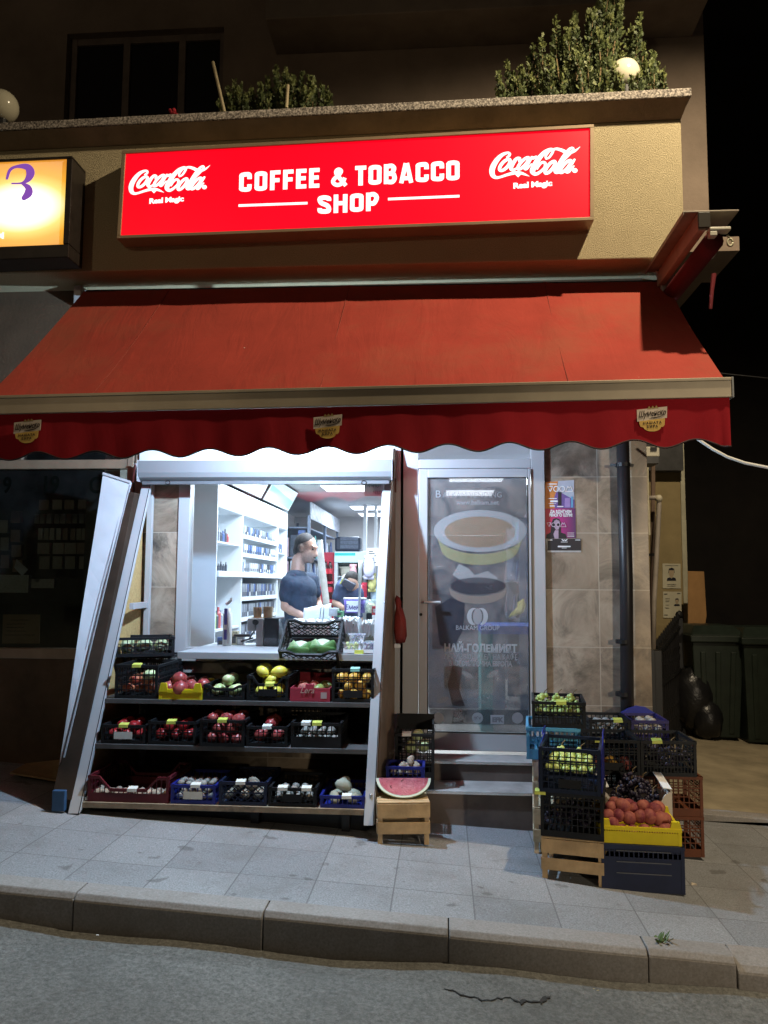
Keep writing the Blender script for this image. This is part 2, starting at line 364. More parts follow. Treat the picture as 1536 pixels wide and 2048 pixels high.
fine = []
for i in range(len(pts)-1):
    for k_ in range(5): fine.append(pts[i].lerp(pts[i+1], k_/5)+V((random.uniform(-.006, .006), random.uniform(-.012, .012), 0)))
pts = fine
for i in range(len(pts)-1):
    a, b = pts[i].copy(), pts[i+1].copy(); wd = (.003+.026*math.sin(math.pi*(i+.5)/len(pts))*random.random()**1.5)
    a.z = gz(a.x)-.145-.008*2.2+.003; b.z = gz(b.x)-.145-.008*2.2+.003
    ck.quad(a+V((0, -wd, 0)), b+V((0, -wd, 0)), b+V((0, wd*.5, 0)), a+V((0, wd*.5, 0)), (0, 0, .002))
tag(build(ck, 'road_crack', M('crack_dark', (.035, .033, .03), .95, .3)), kind='structure')
ak = MB(); ak.box(1.72, 9, .0, .16, gz(1.7)-.3, gz(1.7)+.0); ak.hexa([(1.72, .0, -.5), (9, .0, -.9), (9, .0, gz(9)+.05), (1.72, .0, gz(1.72)+.05), (1.72, .14, -.5), (9, .14, -.9), (9, .14, gz(9)+.055), (1.72, .14, gz(1.72)+.055)])
tag(build(ak, 'alley_kerb', KERB, bevel=.008), kind='structure')
# ================================================================== the shop building
B = thing('shop_building', 'cream shop building with stuccoed band and marbled tiles around a lit shop front', 'building')
zs = P(775, 1297, .05).z; XL, XR = P(371, 1100, 0).x, -.39           # window opening
DL, DR = P(838, 1200, 0).x, P(1090, 1100, 0).x                        # door leaf and frame
wt = MB()
wt.box(DR+.004, 1.5, 0, .25, -.6, 3.35)                               # tiled pier right of the door
wt.box(-2.39, XL-.06, 0, .25, -.4, 3.35)                              # pier left of the window
wt.box(XL-.06, -.39, 0, .25, -.4, zs-.10)                             # below the window
build(wt, 'tile_wall', TILE, B, bevel=.002)
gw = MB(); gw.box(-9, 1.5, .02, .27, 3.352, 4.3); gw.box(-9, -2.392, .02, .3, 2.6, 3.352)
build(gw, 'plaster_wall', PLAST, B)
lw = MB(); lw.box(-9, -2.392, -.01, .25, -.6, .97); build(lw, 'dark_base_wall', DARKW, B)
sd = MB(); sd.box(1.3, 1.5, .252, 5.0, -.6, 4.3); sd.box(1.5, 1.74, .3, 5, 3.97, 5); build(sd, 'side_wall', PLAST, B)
def lin(pa, pb, X):   # height of the line through two points at X
    return pa.z+(pb.z-pa.z)*(X-pa.x)/(pb.x-pa.x)
YF = -.36
fa, fb = P(0, 547, YF), P(1310, 516, YF); ta, tb = P(45, 300, YF), P(1362, 238, YF); XF = tb.x
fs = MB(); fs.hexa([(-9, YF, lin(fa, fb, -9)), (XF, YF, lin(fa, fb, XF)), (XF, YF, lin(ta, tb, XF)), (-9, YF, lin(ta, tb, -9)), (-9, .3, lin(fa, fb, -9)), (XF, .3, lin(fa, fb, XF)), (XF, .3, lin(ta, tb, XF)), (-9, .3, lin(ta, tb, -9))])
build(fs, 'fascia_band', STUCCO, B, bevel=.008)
YC = -.47
ca, cb = P(45, 243, YC), P(1383, 175, YC)
cz = lambda X: lin(ca, cb, X)
cs = MB(); XC = cb.x
cs.hexa([(-9, YC, cz(-9)-.062), (XC, YC, cz(XC)-.062), (XC, YC, cz(XC)), (-9, YC, cz(-9)), (-9, .55, cz(-9)-.062), (XC, .55, cz(XC)-.062), (XC, .55, cz(XC)), (-9, .55, cz(-9))])
build(cs, 'parapet_coping', COPE, B, bevel=.006)
un = MB()
un.hexa([(-9, YF-.001, lin(ta, tb, -9)+.001), (XF, YF-.001, lin(ta, tb, XF)+.001), (XC-.01, YC+.012, cz(XC)-.064), (-9, YC+.012, cz(-9)-.064), (-9, .5, lin(ta, tb, -9)+.001), (XF, .5, lin(ta, tb, XF)+.001), (XC-.01, .5, cz(XC)-.064), (-9, .5, cz(-9)-.064)])
build(un, 'coping_cove', M('cove_plaster', (.26, .19, .12), .95, .25, 4, .3, 50), B)
uw = MB(); UY = 1.25
ux0, ux1 = P(135, 60, UY).x, P(447, 100, UY).x; uz0, uz1 = 5.3, P(300, 60, UY).z
XU = P(1408, 100, UY).x
uw.box(-9, ux0, UY, UY+.3, 4.4, 9.5); uw.box(ux1, XU, UY, UY+.3, 4.4, 9.5); uw.box(ux0, ux1, UY, UY+.3, uz1, 9.5); uw.box(ux0, ux1, UY, UY+.3, 4.4, uz0)
uw.box(-9, XU, .55, UY, 4.3, 4.42); uw.box(XU-.3, XU-.001, UY+.3, 6, 4.4, 9.5)
build(uw, 'upper_wall', UPW, B)
sl = MB(); q = P(530, 38, .75); sl.box(q.x, P(1420, 40, .75).x, .75, UY, q.z, q.z+.22); build(sl, 'balcony_slab', M('balcony_concrete', (.16, .13, .105), .95, .2, 3), B, bevel=.01)
uf = MB(); 
for x in (ux0, P(240, 100, UY).x, P(352, 100, UY).x, ux1-.06): uf.box(x, x+.07, UY+.08, UY+.16, uz0, uz1)
uf.box(ux0+.07, ux1-.06, UY+.082, UY+.158, uz1-.07, uz1-.001)
fo = build(uf, 'window_frame', M('dim_window_frame', (.11, .085, .07), .6), B, bevel=.004)
pn = MB(); pn.box(ux0+.02, ux1-.02, UY+.11, UY+.118, uz0, uz1-.02); build(pn, 'pane', M('night_pane', (.010, .009, .009), .25, 0), fo)
# ---- inside of the shop
FL, CE = .30, 2.72
iw = MB(); iw.box(-2.75, -2.62, .26, 8.1, FL, CE); iw.box(1.17, 1.298, .26, 8.1, FL, CE); iw.box(-2.62, 1.17, 7.9, 8.1, FL, CE)
build(iw, 'interior_wall', M('interior_paint', (.62, .60, .60), .8, .08, 2), B)
fl = MB(); fl.box(-2.75, 1.298, .1, 8.1, FL-.12, FL); build(fl, 'interior_floor', M('interior_floor_tile', (.40, .36, .33), .5, .2, 4), B)
ce = MB(); ce.box(-2.75, 1.298, .1, 8.1, CE, CE+.12); build(ce, 'ceiling', M('ceiling_board', (.60, .60, .61), .9, .05, 2), B)
pc = MB(); pc.box(1.0, 1.17, .26, 3, FL, CE); build(pc, 'pillar', WHITE, B)
# ---- shop window
wf = MB(); WB = zs; WT = 2.40
wf.box(XL-.06, XL+.03, -.015, .09, WB-.07, WT); wf.box(XL+.03, -.45, -.015, .09, WB-.07, WB-.005); wf.box(-.45, -.39, -.015, .09, WB-.07, WT); wf.box(XL+.03, -.45, -.012, .09, WT-.06, WT)
wfo = build(wf, 'shop_window', ALU, B, bevel=.004)
wp = MB(); wp.box(XL+.03, -.45, .045, .053, WB-.005, WT-.06); build(wp, 'pane', PANE, wfo)
# white panel over the window, and sill
ov = MB(); ov.box(XL-.38, -.37, -.02, .24, WT+.005, 3.345); build(ov, 'white_transom_panel', WHITE, B, bevel=.003)
si = MB(); si.box(XL-.06, -.40, -.10, -.016, WB-.10, WB-.055); si.box(XL-.06, -.40, -.06, -.001, WB-.19, WB-.105); build(si, 'window_sill', SILL, B, bevel=.005)
# ---- door
DZ0, DZ1 = .345, P(960, 938, -.03).z
df = MB()
Xm = P(806, 1000, 0).x; TT = 2.95
df.box(-.372, -.30, -.03, .06, -.1+.4, TT)            # post beside the narrow pane
df.box(Xm-.02, DL-.004, -.03, .06, .3, TT)
df.box(-.30, Xm-.02, -.028, .06, DZ1+.02, DZ1+.09); df.box(-.30, Xm-.02, -.028, .06, .3, .95)
df.box(DL-.004, DR-.10, -.03, .06, DZ1+.006, DZ1+.075)   # transom bar
df.box(DR-.10, DR, -.03, .06, .3, TT); df.box(-.372, DR, -.031, .06, TT, TT+.08)
build(df, 'door_frame', ALU, B, bevel=.004)
tp = MB(); tp.box(DL, DR-.10, .01, .018, DZ1+.075, TT); tp.box(-.30, Xm-.02, .01, .018, .95, DZ1+.02); tp.box(-.30, Xm-.02, .01, .018, DZ1+.09, TT)
build(tp, 'transom_pane', PANE, B)
gl0, gl1 = P(855, 1200, -.04).x, P(1058, 1200, -.04).x; gz0, gz1 = P(957, 1466, -.04).z, P(957, 955, -.04).z
DRL = DR-.104
dm = MB(); y0, y1 = -.045, .02
dm.box(DL, gl0, y0, y1, DZ0+.01, DZ1); dm.box(gl1, DRL, y0, y1, DZ0+.01, DZ1); dm.box(gl0, gl1, y0+.001, y1, DZ0+.01, gz0); dm.box(gl0, gl1, y0+.001, y1, gz1, DZ1)
do = build(dm, 'door', ALU, B, bevel=.004)
gs = MB(); 
for a in ((gl0, gl0+.006, gz0, gz1), (gl1-.006, gl1, gz0, gz1), (gl0+.006, gl1-.006, gz0, gz0+.006), (gl0+.006, gl1-.006, gz1-.006, gz1)): gs.box(a[0], a[1], -.047, -.03, a[2], a[3])
build(gs, 'gasket', BLACK, do)
dg = MB(); dg.box(gl0+.006, gl1-.006, -.026, -.018, gz0+.006, gz1-.006); build(dg, 'door_pane', PANE, do)
hd = MB(); h = P(858, 1204, -.06); hd.tube([h+V((-.03, .015, 0)), h+V((-.03, -.035, 0)), h+V((.085, -.035, 0))], .009, 8); hd.box(h.x-.05, h.x-.012, -.052, -.044, h.z-.16, h.z+.04)
build(hd, 'handle', ALU, do, smooth=False)
kh = MB(); kk = P(842, 1229, -.05); kh.tube([kk+V((0, -.006, 0)), kk+V((0, .01, 0))], .011, 10); build(kh, 'lock', BLACK, do)
# printed film on the door glass
def fx(x, y): return P(x, y, -.027)
m = film('door_film', (.42, .43, .50), .5); t = m.node_tree; pr = [n for n in t.nodes if n.type == 'BSDF_PRINCIPLED'][0]
nf = noise(t, 3.6, 8, .66, None, 1.8); t.links.new(ramp(t, nf, [(.30, (.055, .058, .068)), (.45, (.15, .15, .16)), (.58, (.26, .235, .225)), (.72, (.37, .36, .36))]), pr.inputs['Base Color'])
fm = MB(); fm.box(gl0+.007, gl1-.007, -.0285, -.0265, gz0+.007, gz1-.007); FO = build(fm, 'printed_film', m, do)
def fl_poly(px, name, mat, dy): 
    q = MB(); q.poly([P(x, y, -.0285-dy) for x, y in px][::-1], (0, .0006, 0)); return build(q, name, mat, FO)
def ell(cx, cy, rx, ry, a0=0, a1=360, n=40): return [(cx+rx*math.cos(R(a0+(a1-a0)*i/n)), cy+ry*math.sin(R(a0+(a1-a0)*i/n))) for i in range(n+1)]
CUPY = film('cup_print_yellow', (.48, .47, .26), .30); CUPO = film('cup_print_orange', (.46, .33, .22), .28); CUPW = film('cup_print_white', (.50, .52, .54), .34)
CUPD = film('cup_print_dark', (.06, .06, .08), .45); CUPT = film('cup_print_tan', (.40, .33, .29), .34); INK = film('white_ink', (.50, .52, .56), .6); INKF = film('faint_white_ink', (.44, .44, .47), .46); BEAN = film('faint_bean_print', (.42, .40, .40), .24)
rim_o = ell(960.5, 1062, 93, 42)[:-1]; rim_i = ell(960, 1064, 71, 31)[:-1]
fl_poly(ell(960, 1064, 71, 31)[:-1], 'printed_coffee', CUPO, .0010)
rm = MB(); n = len(rim_o)
for i in range(n):
    j = (i+1) % n; A = [P(*rim_o[i], -.0296), P(*rim_o[j], -.0296), P(*rim_i[j], -.0296), P(*rim_i[i], -.0296)]
    rm.hexa([A[3], A[2], A[1], A[0]]+[p+V((0, .0004, 0)) for p in (A[3], A[2], A[1], A[0])])
build(rm, 'printed_cup_rim', CUPW, FO)
def strip(c1, c2, name, mat, dy):
    q = MB(); y_ = -.0285-dy; o = V((0, .0005, 0))
    for i in range(len(c1)-1): A = [P(*c1[i], y_), P(*c2[i], y_), P(*c2[i+1], y_), P(*c1[i+1], y_)]; q.hexa(A+[p+o for p in A])
    return build(q, name, mat, FO)
strip(ell(960.5, 1066, 88, 42, 172, 8, 30), ell(959.5, 1098, 77, 32, 172, 8, 30), 'printed_cup_band', CUPY, .0018)
strip(ell(956, 1172, 58, 20, 178, 2, 24), ell(956, 1184, 56, 24, 178, 2, 24), 'printed_saucer', CUPT, .0010)
fl_poly(ell(956, 1172, 55, 17)[:-1], 'printed_coffee', CUPD, .0013)
fl_poly([(905, 1150), (918, 1128), (936, 1136), (950, 1150), (975, 1142), (996, 1156), (985, 1166), (930, 1166)], 'printed_cream', CUPW, .0007)
fl_poly([(870, 1215), (900, 1196), (930, 1206), (926, 1260), (905, 1300), (880, 1290)], 'printed_shape', film('film_dark_print', (.03, .035, .06), .5), .0005)
fl_poly([(905, 1330), (925, 1335), (918, 1380), (930, 1412), (905, 1412), (895, 1370)], 'printed_shape', film('film_brown_print', (.10, .06, .055), .45), .0005)
for cx_, cy_, a_ in ((935, 1350, .5), (985, 1348, -.5), (1020, 1408, .6), (885, 1400, -.4), (960, 1402, .3)):
    fl_poly([(cx_+13*math.cos(a)*math.cos(a_)-5*math.sin(a)*math.sin(a_), cy_+13*math.cos(a)*math.sin(a_)+5*math.sin(a)*math.cos(a_)) for a in [2*math.pi*i/16 for i in range(16)]], 'printed_bean', BEAN, .0009)
for s in (-1, 1):
    fl_poly([(955+s*3, 1217)]+[(955+s*(8+13*math.sin(R(a))), 1233-17*math.cos(R(a))) for a in range(0, 181, 15)]+[(955+s*(4+8*math.sin(R(a))), 1233-15*math.cos(R(a))) for a in range(180, -1, -20)], 'printed_bean', INK, .0010)
fl_poly(ell(955, 1233, 9, 16)[:-1], 'printed_bean', INKF, .0014)
px = lambda n, Y=-.03: n*D(Y)
def flt(s, x, y, hpx, sx, off, mat, align='CENTER', space=1):
    q = textmb(s, P(x, y, -.0295), (px(hpx)/.72, 0, 0), (0, 0, px(hpx)/.72), sx, off, align, 0, .0006, space); return build(q, 'film_lettering', mat, FO)
flt('B', 876, 995, 15, 1, .0, INK); flt('ALKAM VENDING', 885, 995, 11, .98, .0, INKF, 'LEFT')
flt('www.balkam.net', 955, 1009, 9, 1.0, .03, INKF)
flt('BALKAM GROUP', 955, 1260, 9, .92, .0, INK)
flt('НАЙ-ГОЛEМИЯТ', 961, 1304, 15, .86, .04, INK); flt('ПPOИЗBOДИТEЛ HA KAФE', 961, 1319, 11.5, .70, .0, INKF); flt('B ЮГOИЗТOЧHA EBPOПA', 961, 1332, 10, .72, .035, INKF)
fl_poly([(860, 1418), (1057, 1420), (1057, 1450), (860, 1448)], 'printed_badge_strip', film('badge_strip_print', (.07, .075, .09), .55), .0006)
for cx in (877, 955, 1035): fl_poly(ell(cx, 1436, 11, 11)[:-1], 'printed_badge', INKF, .0012)
flt('ISO', 917, 1426, 6, 1.2, .05, INK); flt('9001', 917, 1435, 7, .9, .06, INK); flt('QUALITY', 917, 1443, 4, .9, .03, INKF); flt('TÜV', 955, 1439, 5, 1, .05, CUPD)
fl_poly([(981, 1430), (1008, 1430), (1008, 1448), (981, 1448)], 'printed_badge', INK, .0010); flt('EFK', 995, 1444, 9, 1, .06, CUPD)
# ---- left neighbour's dark display window, in the same building
lf = MB(); XLw = -2.40
lf.box(-6, XLw, -.01, .08, P(100, 938, 0).z, P(100, 920, 0).z); lf.box(-6, XLw, -.02, .08, .97, P(100, 1297, 0).z)
xx = P(30, 910, 0).x; lf.box(xx, xx+.06, -.008, .08, P(100, 920, 0).z+.002, 2.61); lf.box(XLw-.05, XLw, -.015, .08, P(100, 1297, 0).z, 2.61)
lfo = build(lf, 'display_window', BRONZE, B, bevel=.004)
lp = MB(); lp.box(-6, XLw-.05, .03, .038, 1.05, 2.6); build(lp, 'pane', DARKPANE, lfo)
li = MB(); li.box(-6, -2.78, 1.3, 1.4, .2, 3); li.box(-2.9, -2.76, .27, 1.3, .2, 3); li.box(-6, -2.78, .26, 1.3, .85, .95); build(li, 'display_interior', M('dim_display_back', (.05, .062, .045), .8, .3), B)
for s, x, y, hh in (('9', 14, 985, 34), ('19', 100, 985, 36), ('C', 190, 985, 34)):
    build(textmb(s, P(x, y, .028), (px(hh, 0)/.72, 0, 0), (0, 0, px(hh, 0)/.72), .8, .02), 'window_lettering', M('faded_black_lettering', (.004, .005, .004), .9, 0, spec=0), lfo)
# ---- steps
stp = thing('doorstep', 'two brown tiled steps with pale treads up to the glass door', 'steps', (.3, -.3, 0))
x0, x1 = -.36, DR-.02; zt, zl = .335, .207
s = MB(); s.box(x0, x1, -.30, -.06, -.3, zt-.012); s.box(x0, x1+.01, -.60, -.302, -.3, zl-.012)
build(s, 'riser', M('brown_step_tile', (.13, .10, .085), .5, .3, 5), stp)
s = MB(); s.box(x0, x1, -.31, -.05, zt-.010, zt); s.box(x0, x1+.01, -.61, -.302, zl-.010, zl); build(s, 'tread', M('pale_step_tile', (.42, .40, .38), .45, .25, 6, dirt=(.2, .18, .16)), stp, bevel=.003)
s = MB(); s.box(x0, x1, -.318, -.3105, zt-.014, zt+.002); s.box(x0, x1+.01, -.618, -.6105, zl-.014, zl+.002); build(s, 'nosing', M('bright_nosing', (.7, .72, .74), .25, .05, metal=.8), stp)
# ================================================================== recess, alley
rw = thing('side_wall_with_notices', 'ochre plastered wall in the side alley with a pale corner trim', 'wall', (2.3, 4.6, 0))
q = MB(); XA, XB = P(1371, 1200, 4.6).x, P(1358, 1000, 4.6).x
q.box(1.5, XB+.02, 4.6, 4.9, -.5, 4.3); q.box(XB+.02, XA-.03, 4.602, 4.9, -.5, P(1370, 1040, 4.6).z); build(q, 'wall', M('ochre_plaster', (.30, .235, .12), .95, .15, 4), rw)
q = MB(); q.box(XB+.021, XB+.075, 4.58, 4.9, P(1370, 1040, 4.6).z+.002, 4.3); q.box(XA-.029, XA+.03, 4.58, 4.9, -.5, P(1370, 1040, 4.6).z); build(q, 'corner_trim', M('pale_trim', (.46, .44, .33), .8, .15), rw)
q = MB(); q.box(1.5, XB+.01, 4.4, 4.598, P(1340, 945, 4.6).z, 4.2); build(q, 'dark_overhead_panel', DKGREY, rw)
ap = MB()
for xi in range(12):
    x0_, x1_ = 1.74+xi*1.0, 2.74+xi*1.0
    ap.hexa([(x0_, .18, gz(x0_)+.002), (x1_, .18, gz(x1_)+.002), (x1_, .18, gz(x1_)+.014), (x0_, .18, gz(x0_)+.014), (x0_, 7.5, gz(x0_)+.002), (x1_, 7.5, gz(x1_)+.002), (x1_, 7.5, gz(x1_)+.014), (x0_, 7.5, gz(x0_)+.014)])
tag(build(ap, 'alley_paving', M('ochre_concrete', (.30, .25, .165), .9, .3, 3, .3, 60)), kind='structure')
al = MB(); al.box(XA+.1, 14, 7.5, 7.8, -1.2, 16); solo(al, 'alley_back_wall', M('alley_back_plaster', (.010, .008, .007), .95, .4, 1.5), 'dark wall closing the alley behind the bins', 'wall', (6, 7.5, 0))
# ================================================================== awning
aw = thing('shop_awning', 'wide red cloth awning with scalloped valance over the shop front', 'awning', (-.5, -.6, 2.9))
aT0, aT1 = P(168, 582, -.11), P(1332, 562, -.11); aF0, aF1 = P(-32, 797, -1.27), P(1450, 760, -1.27)
nU, nV = 66, 16; q = MB()
for layer in (0, 1):
    for j in range(nV+1):
        v = j/nV
        for i in range(nU+1):
            u = i/nU; p = aT0.lerp(aT1, u).lerp(aF0.lerp(aF1, u), v)
            seam = min(abs(u-s) for s in (.155, .47, .80)); sag = -.035*math.sin(math.pi*v)+.010*math.exp(-(seam*nU)**2*1.5)+.008*math.sin(u*23+v*4)*math.sin(math.pi*v)
            q.v.append((p.x, p.y, p.z+sag-(.003 if layer else 0)))
K = (nU+1)*(nV+1)
for j in range(nV):
    for i in range(nU):
        a = j*(nU+1)+i; q.f.append((a, a+nU+1, a+nU+2, a+1)); q.f.append((K+a, K+a+1, K+a+nU+2, K+a+nU+1)); q.m += [0, 0]
build(q, 'cloth', AWN, aw, smooth=True)
q = MB()
for s in (.155, .47, .80):   # stitched seams
    pts = []
    for j in range(nV+1):
        v = j/nV; p = aT0.lerp(aT1, s).lerp(aF0.lerp(aF1, s), v); pts.append(p+V((0, -.001, .009-.035*math.sin(math.pi*v))))
    q = MB(); q.tube(pts, .0035, 4); build(q, 'seam', M('seam_thread', (.26, .05, .035), .9, .1), aw)
q = MB(); A, Bv = aF0+V((-.02, -.01, 0)), aF1+V((.015, -.01, 0))
q.hexa([A+V((0, -.05, -.115)), Bv+V((0, -.05, -.115)), Bv+V((0, -.05, -.005)), A+V((0, -.05, -.005)), A+V((0, .01, -.115)), Bv+V((0, .01, -.115)), Bv+V((0, .01, -.005)), A+V((0, .01, -.005))])
q.hexa([A+V((0, -.058, -.019)), Bv+V((0, -.058, -.019)), Bv+V((0, -.058, .001)), A+V((0, -.058, .001)), A+V((0, -.0505, -.019)), Bv+V((0, -.0505, -.019)), Bv+V((0, -.0505, .001)), A+V((0, -.0505, .001))])
build(q, 'front_bar', M('bronze_bar', (.40, .34, .25), .4, .12, 3, metal=.25), aw, bevel=.004)
q = MB(); q.box(Bv.x+.0005, Bv.x+.012, -1.335, -1.255, Bv.z-.118, Bv.z+.003); build(q, 'end_cap', M('grey_end_cap', (.3, .31, .32), .5), aw, bevel=.003)
q = MB(); nS = 240; per = .358; H0 = 4
vz = lambda X: -.115
for layer in (0, 1):
    for i in range(nS+1):
        u = i/nS; X = A.x+.02+(Bv.x-A.x-.03)*u; ztop = A.z+(Bv.z-A.z)*u-.116
        zb = ztop-.262-.024*math.cos(2*math.pi*(X-A.x)/per+2.2)
        for j in range(H0+1):
            v = j/H0; yy = -1.318+.006*math.sin(X*9+1)*v+.003*math.sin(X*31)*v
            if u > .985: yy += .012*v*math.sin((u-.985)*400)
            q.v.append((X, yy+(.003 if layer else 0), ztop*(1-v)+zb*v))
K = (nS+1)*(H0+1)
for i in range(nS):
    for j in range(H0):
        a = i*(H0+1)+j; q.f += [(a, a+1, a+H0+2, a+H0+1), (K+a, K+a+H0+1, K+a+H0+2, K+a+1)]; q.m += [0, 0]
build(q, 'valance', VAL, aw, smooth=True)
q = MB(); pts = []
for i in range(nS+1):
    u = i/nS; X = A.x+.02+(Bv.x-A.x-.03)*u; ztop = A.z+(Bv.z-A.z)*u-.116
    yy = -1.318+.006*math.sin(X*9+1)+.003*math.sin(X*31)+(.012*math.sin((u-.985)*400) if u > .985 else 0)
    pts.append((X, yy, ztop-.262-.024*math.cos(2*math.pi*(X-A.x)/per+2.2)))
q.tube(pts, .005, 5); build(q, 'piping', M('dark_piping', (.03, .012, .014), .8), aw)
def badge(cx, cy, lab):
    o = P(cx, cy, -1.332); u = D(-1.33); bd = MB()
    W = lambda x, y, d=0: o+V((x*u, -d, -y*u))
    bd.poly([W(*p) for p in ((-29, -16), (30, -22), (29, 1), (27, 1), (-27, 8), (-29, 8))][::-1], (0, .002, 0))
    b0 = build(bd, 'badge', M('badge_cream', (.62, .52, .42), .7, .15, 12), aw, label=lab)
    g2 = MB(); g2.poly([W(*p, .0008) for p in [(-25, 7.5), (25, 1.5), (24, 15), (21, 19), (17, 19)]+[(17*math.cos(R(a)), 19+9*math.sin(R(a))) for a in range(15, 166, 15)]+[(-17, 20), (-23, 18), (-25, 12)]][::-1], (0, .0026, 0))
    build(g2, 'badge_shield', M('badge_gold', (.66, .42, .10), .6, .2, 14), b0)
    g3 = MB()
    for dx in (-9, -2, 5): g3.poly([W(dx, -18-.1*dx, .0006), W(dx+4, -24-.1*dx, .0006), W(dx+8, -18-.1*dx, .0006)][::-1], (0, .002, 0))
    build(g3, 'badge_crown', M('badge_dull_gold', (.30, .20, .07), .7), b0)
    INKB = M('badge_brown_ink', (.035, .02, .012), .7, 0)
    up = (0, 0, 17*u)
    mb = textmb('Шyмeнcкo', W(0, -3, .0012), (11.3*u, 0, 11.3*u*.115), up, 1, .02, 'CENTER', .3, .0006)
    mb.stroke([(-6, 1, .6), (4, 2.2, 2.2), (16, 5, 1.6), (25, 9.5, .5)], W(0, 3, .0012), (u, 0, 0), (0, 0, u), (0, -1, 0), thick=.0006)
    textmb('HAШATA', W(0, 13, .002), (7*u, 0, .4*u), (0, 0, 7*u), 1, .03, 'CENTER', 0, .0006, 1.35, mb); textmb('БИPA', W(0, 20.5, .002), (7*u, 0, .4*u), (0, 0, 7*u), 1, .03, 'CENTER', 0, .0006, 1.35, mb)
    build(mb, 'badge_lettering', INKB, b0)
badge(54, 860, 'faded beer badge near the left end of the valance'); badge(655, 850, 'beer badge in the middle of the valance'); badge(1304, 835, 'brightest beer badge near the right end of the valance')
q = MB(); q.tube([aT0+V((.02, .004, .0)), aT1+V((.0, .004, .0))], .010, 8); build(q, 'roller', DKGREY, aw)
q = MB()
for X in (aT0.x-.03, aT1.x+.01): q = MB(); q.box(X-.03, X+.03, -.16, -.001, aT1.z-.11, aT1.z+.05); build(q, 'bracket', M('grey_bracket', (.45, .43, .42), .5, .15), aw, bevel=.006)
for X in (-1.7, .9):
    q = MB(); e = V((X, -.12, 3.6)); k = V((X+.35, -.75, 3.12)); f = V((X, -1.24, 2.70)); q.bar(e, k, .04, .06); q.bar(k, f, .03, .05); q.sphere(k, .04); build(q, 'folding_arm', WHITE, aw)
q = MB(); h0, h1, h2 = P(287, 551, -.012), P(700, 544, -.012), P(1222, 533, -.012)
for a, b in ((h0, h1+V((-.006, 0, 0))), (h1+V((.006, 0, 0)), h2)):
    q.hexa([a+V((0, 0, -.045)), b+V((0, 0, -.045)), b+V((0, 0, .03)), a+V((0, 0, .03)), a+V((0, .011, -.045)), b+V((0, .011, -.045)), b+V((0, .011, .03)), a+V((0, .011, .03))])
solo(q, 'white_hood_strip', WHITE, 'long white strip in two lengths on the wall above the awning cloth', 'trim', h1, bevel=.004)
# small LED lamp hung under the awning (the light at the top of this script)
lp_ = thing('awning_lamp', 'small LED lamp hung under the awning behind the valance', 'lamp', (-1.05, -1.05, 2.74))
q = MB(); q.tube([(-1.05, -1.05, 2.885), (-1.05, -1.05, 2.75)], .006, 6); build(q, 'cord', BLACK, lp_)
q = MB(); q.lathe([(.0, .035), (.035, .03), (.05, 0), (.045, -.004)], (-1.05, -1.05, 2.725), 16); build(q, 'lamp_shade', WHITE, lp_, smooth=True)
# ================================================================== red lit sign
sg = thing('lit_sign', 'long red lit sign box with white lettering above the awning', 'sign', tuple(P(715, 370, -.3)))
YS = -.525
c0, c1, c2, c3 = [P(x, y, YS) for x, y in ((233, 477), (1188, 440), (1188, 248), (244, 301))]
def qlerp(u, v, dy=0):   # u right, v up on the sign's face
    return (c0.lerp(c1, u)).lerp(c3.lerp(c2, u), v)+V((0, dy, 0))
q = MB(); e1, e2 = .008, .035
def ringbar(u0, v0, u1, v1): q.hexa([qlerp(u0, v0), qlerp(u1, v0), qlerp(u1, v1), qlerp(u0, v1)]+[qlerp(a, b, .164) for a, b in ((u0, v0), (u1, v0), (u1, v1), (u0, v1))])
ringbar(0, 0, 1, e2); ringbar(0, 1-e2, 1, 1); ringbar(0, e2, e1, 1-e2); ringbar(1-e1, e2, 1, 1-e2)
build(q, 'frame', M('sign_frame_bronze', (.34, .25, .16), .4, .12, 3, metal=.3), sg, bevel=.003)
mR, t, b = nt('lit_red_panel'); b.inputs['Base Color'].default_value = (.5, 0, .01, 1); b.inputs['Roughness'].default_value = .35
nn = noise(t, .9, 2, .5); t.links.new(ramp(t, nn, [(.3, (.93, .0, .010)), (.7, (1.0, .001, .016))]), b.inputs['Emission Color']); b.inputs['Emission Strength'].default_value = 1.0
q = MB(); q.hexa([qlerp(e1, e2, .012), qlerp(1-e1, e2, .012), qlerp(1-e1, 1-e2, .012), qlerp(e1, 1-e2, .012)]+[qlerp(a, b_, .14) for a, b_ in ((e1, e2), (1-e1, e2), (1-e1, 1-e2), (e1, 1-e2))]); build(q, 'panel', mR, sg)
LIT = glow('lit_white_lettering', (1, .97, .95), 1.25)
YL = YS+.0115; us = D(YL)
slope = lambda x0, y0, x1, y1: (P(x1, y1, YL)-P(x0, y0, YL)).normalized()
dirT = slope(478, 380, 918, 360)
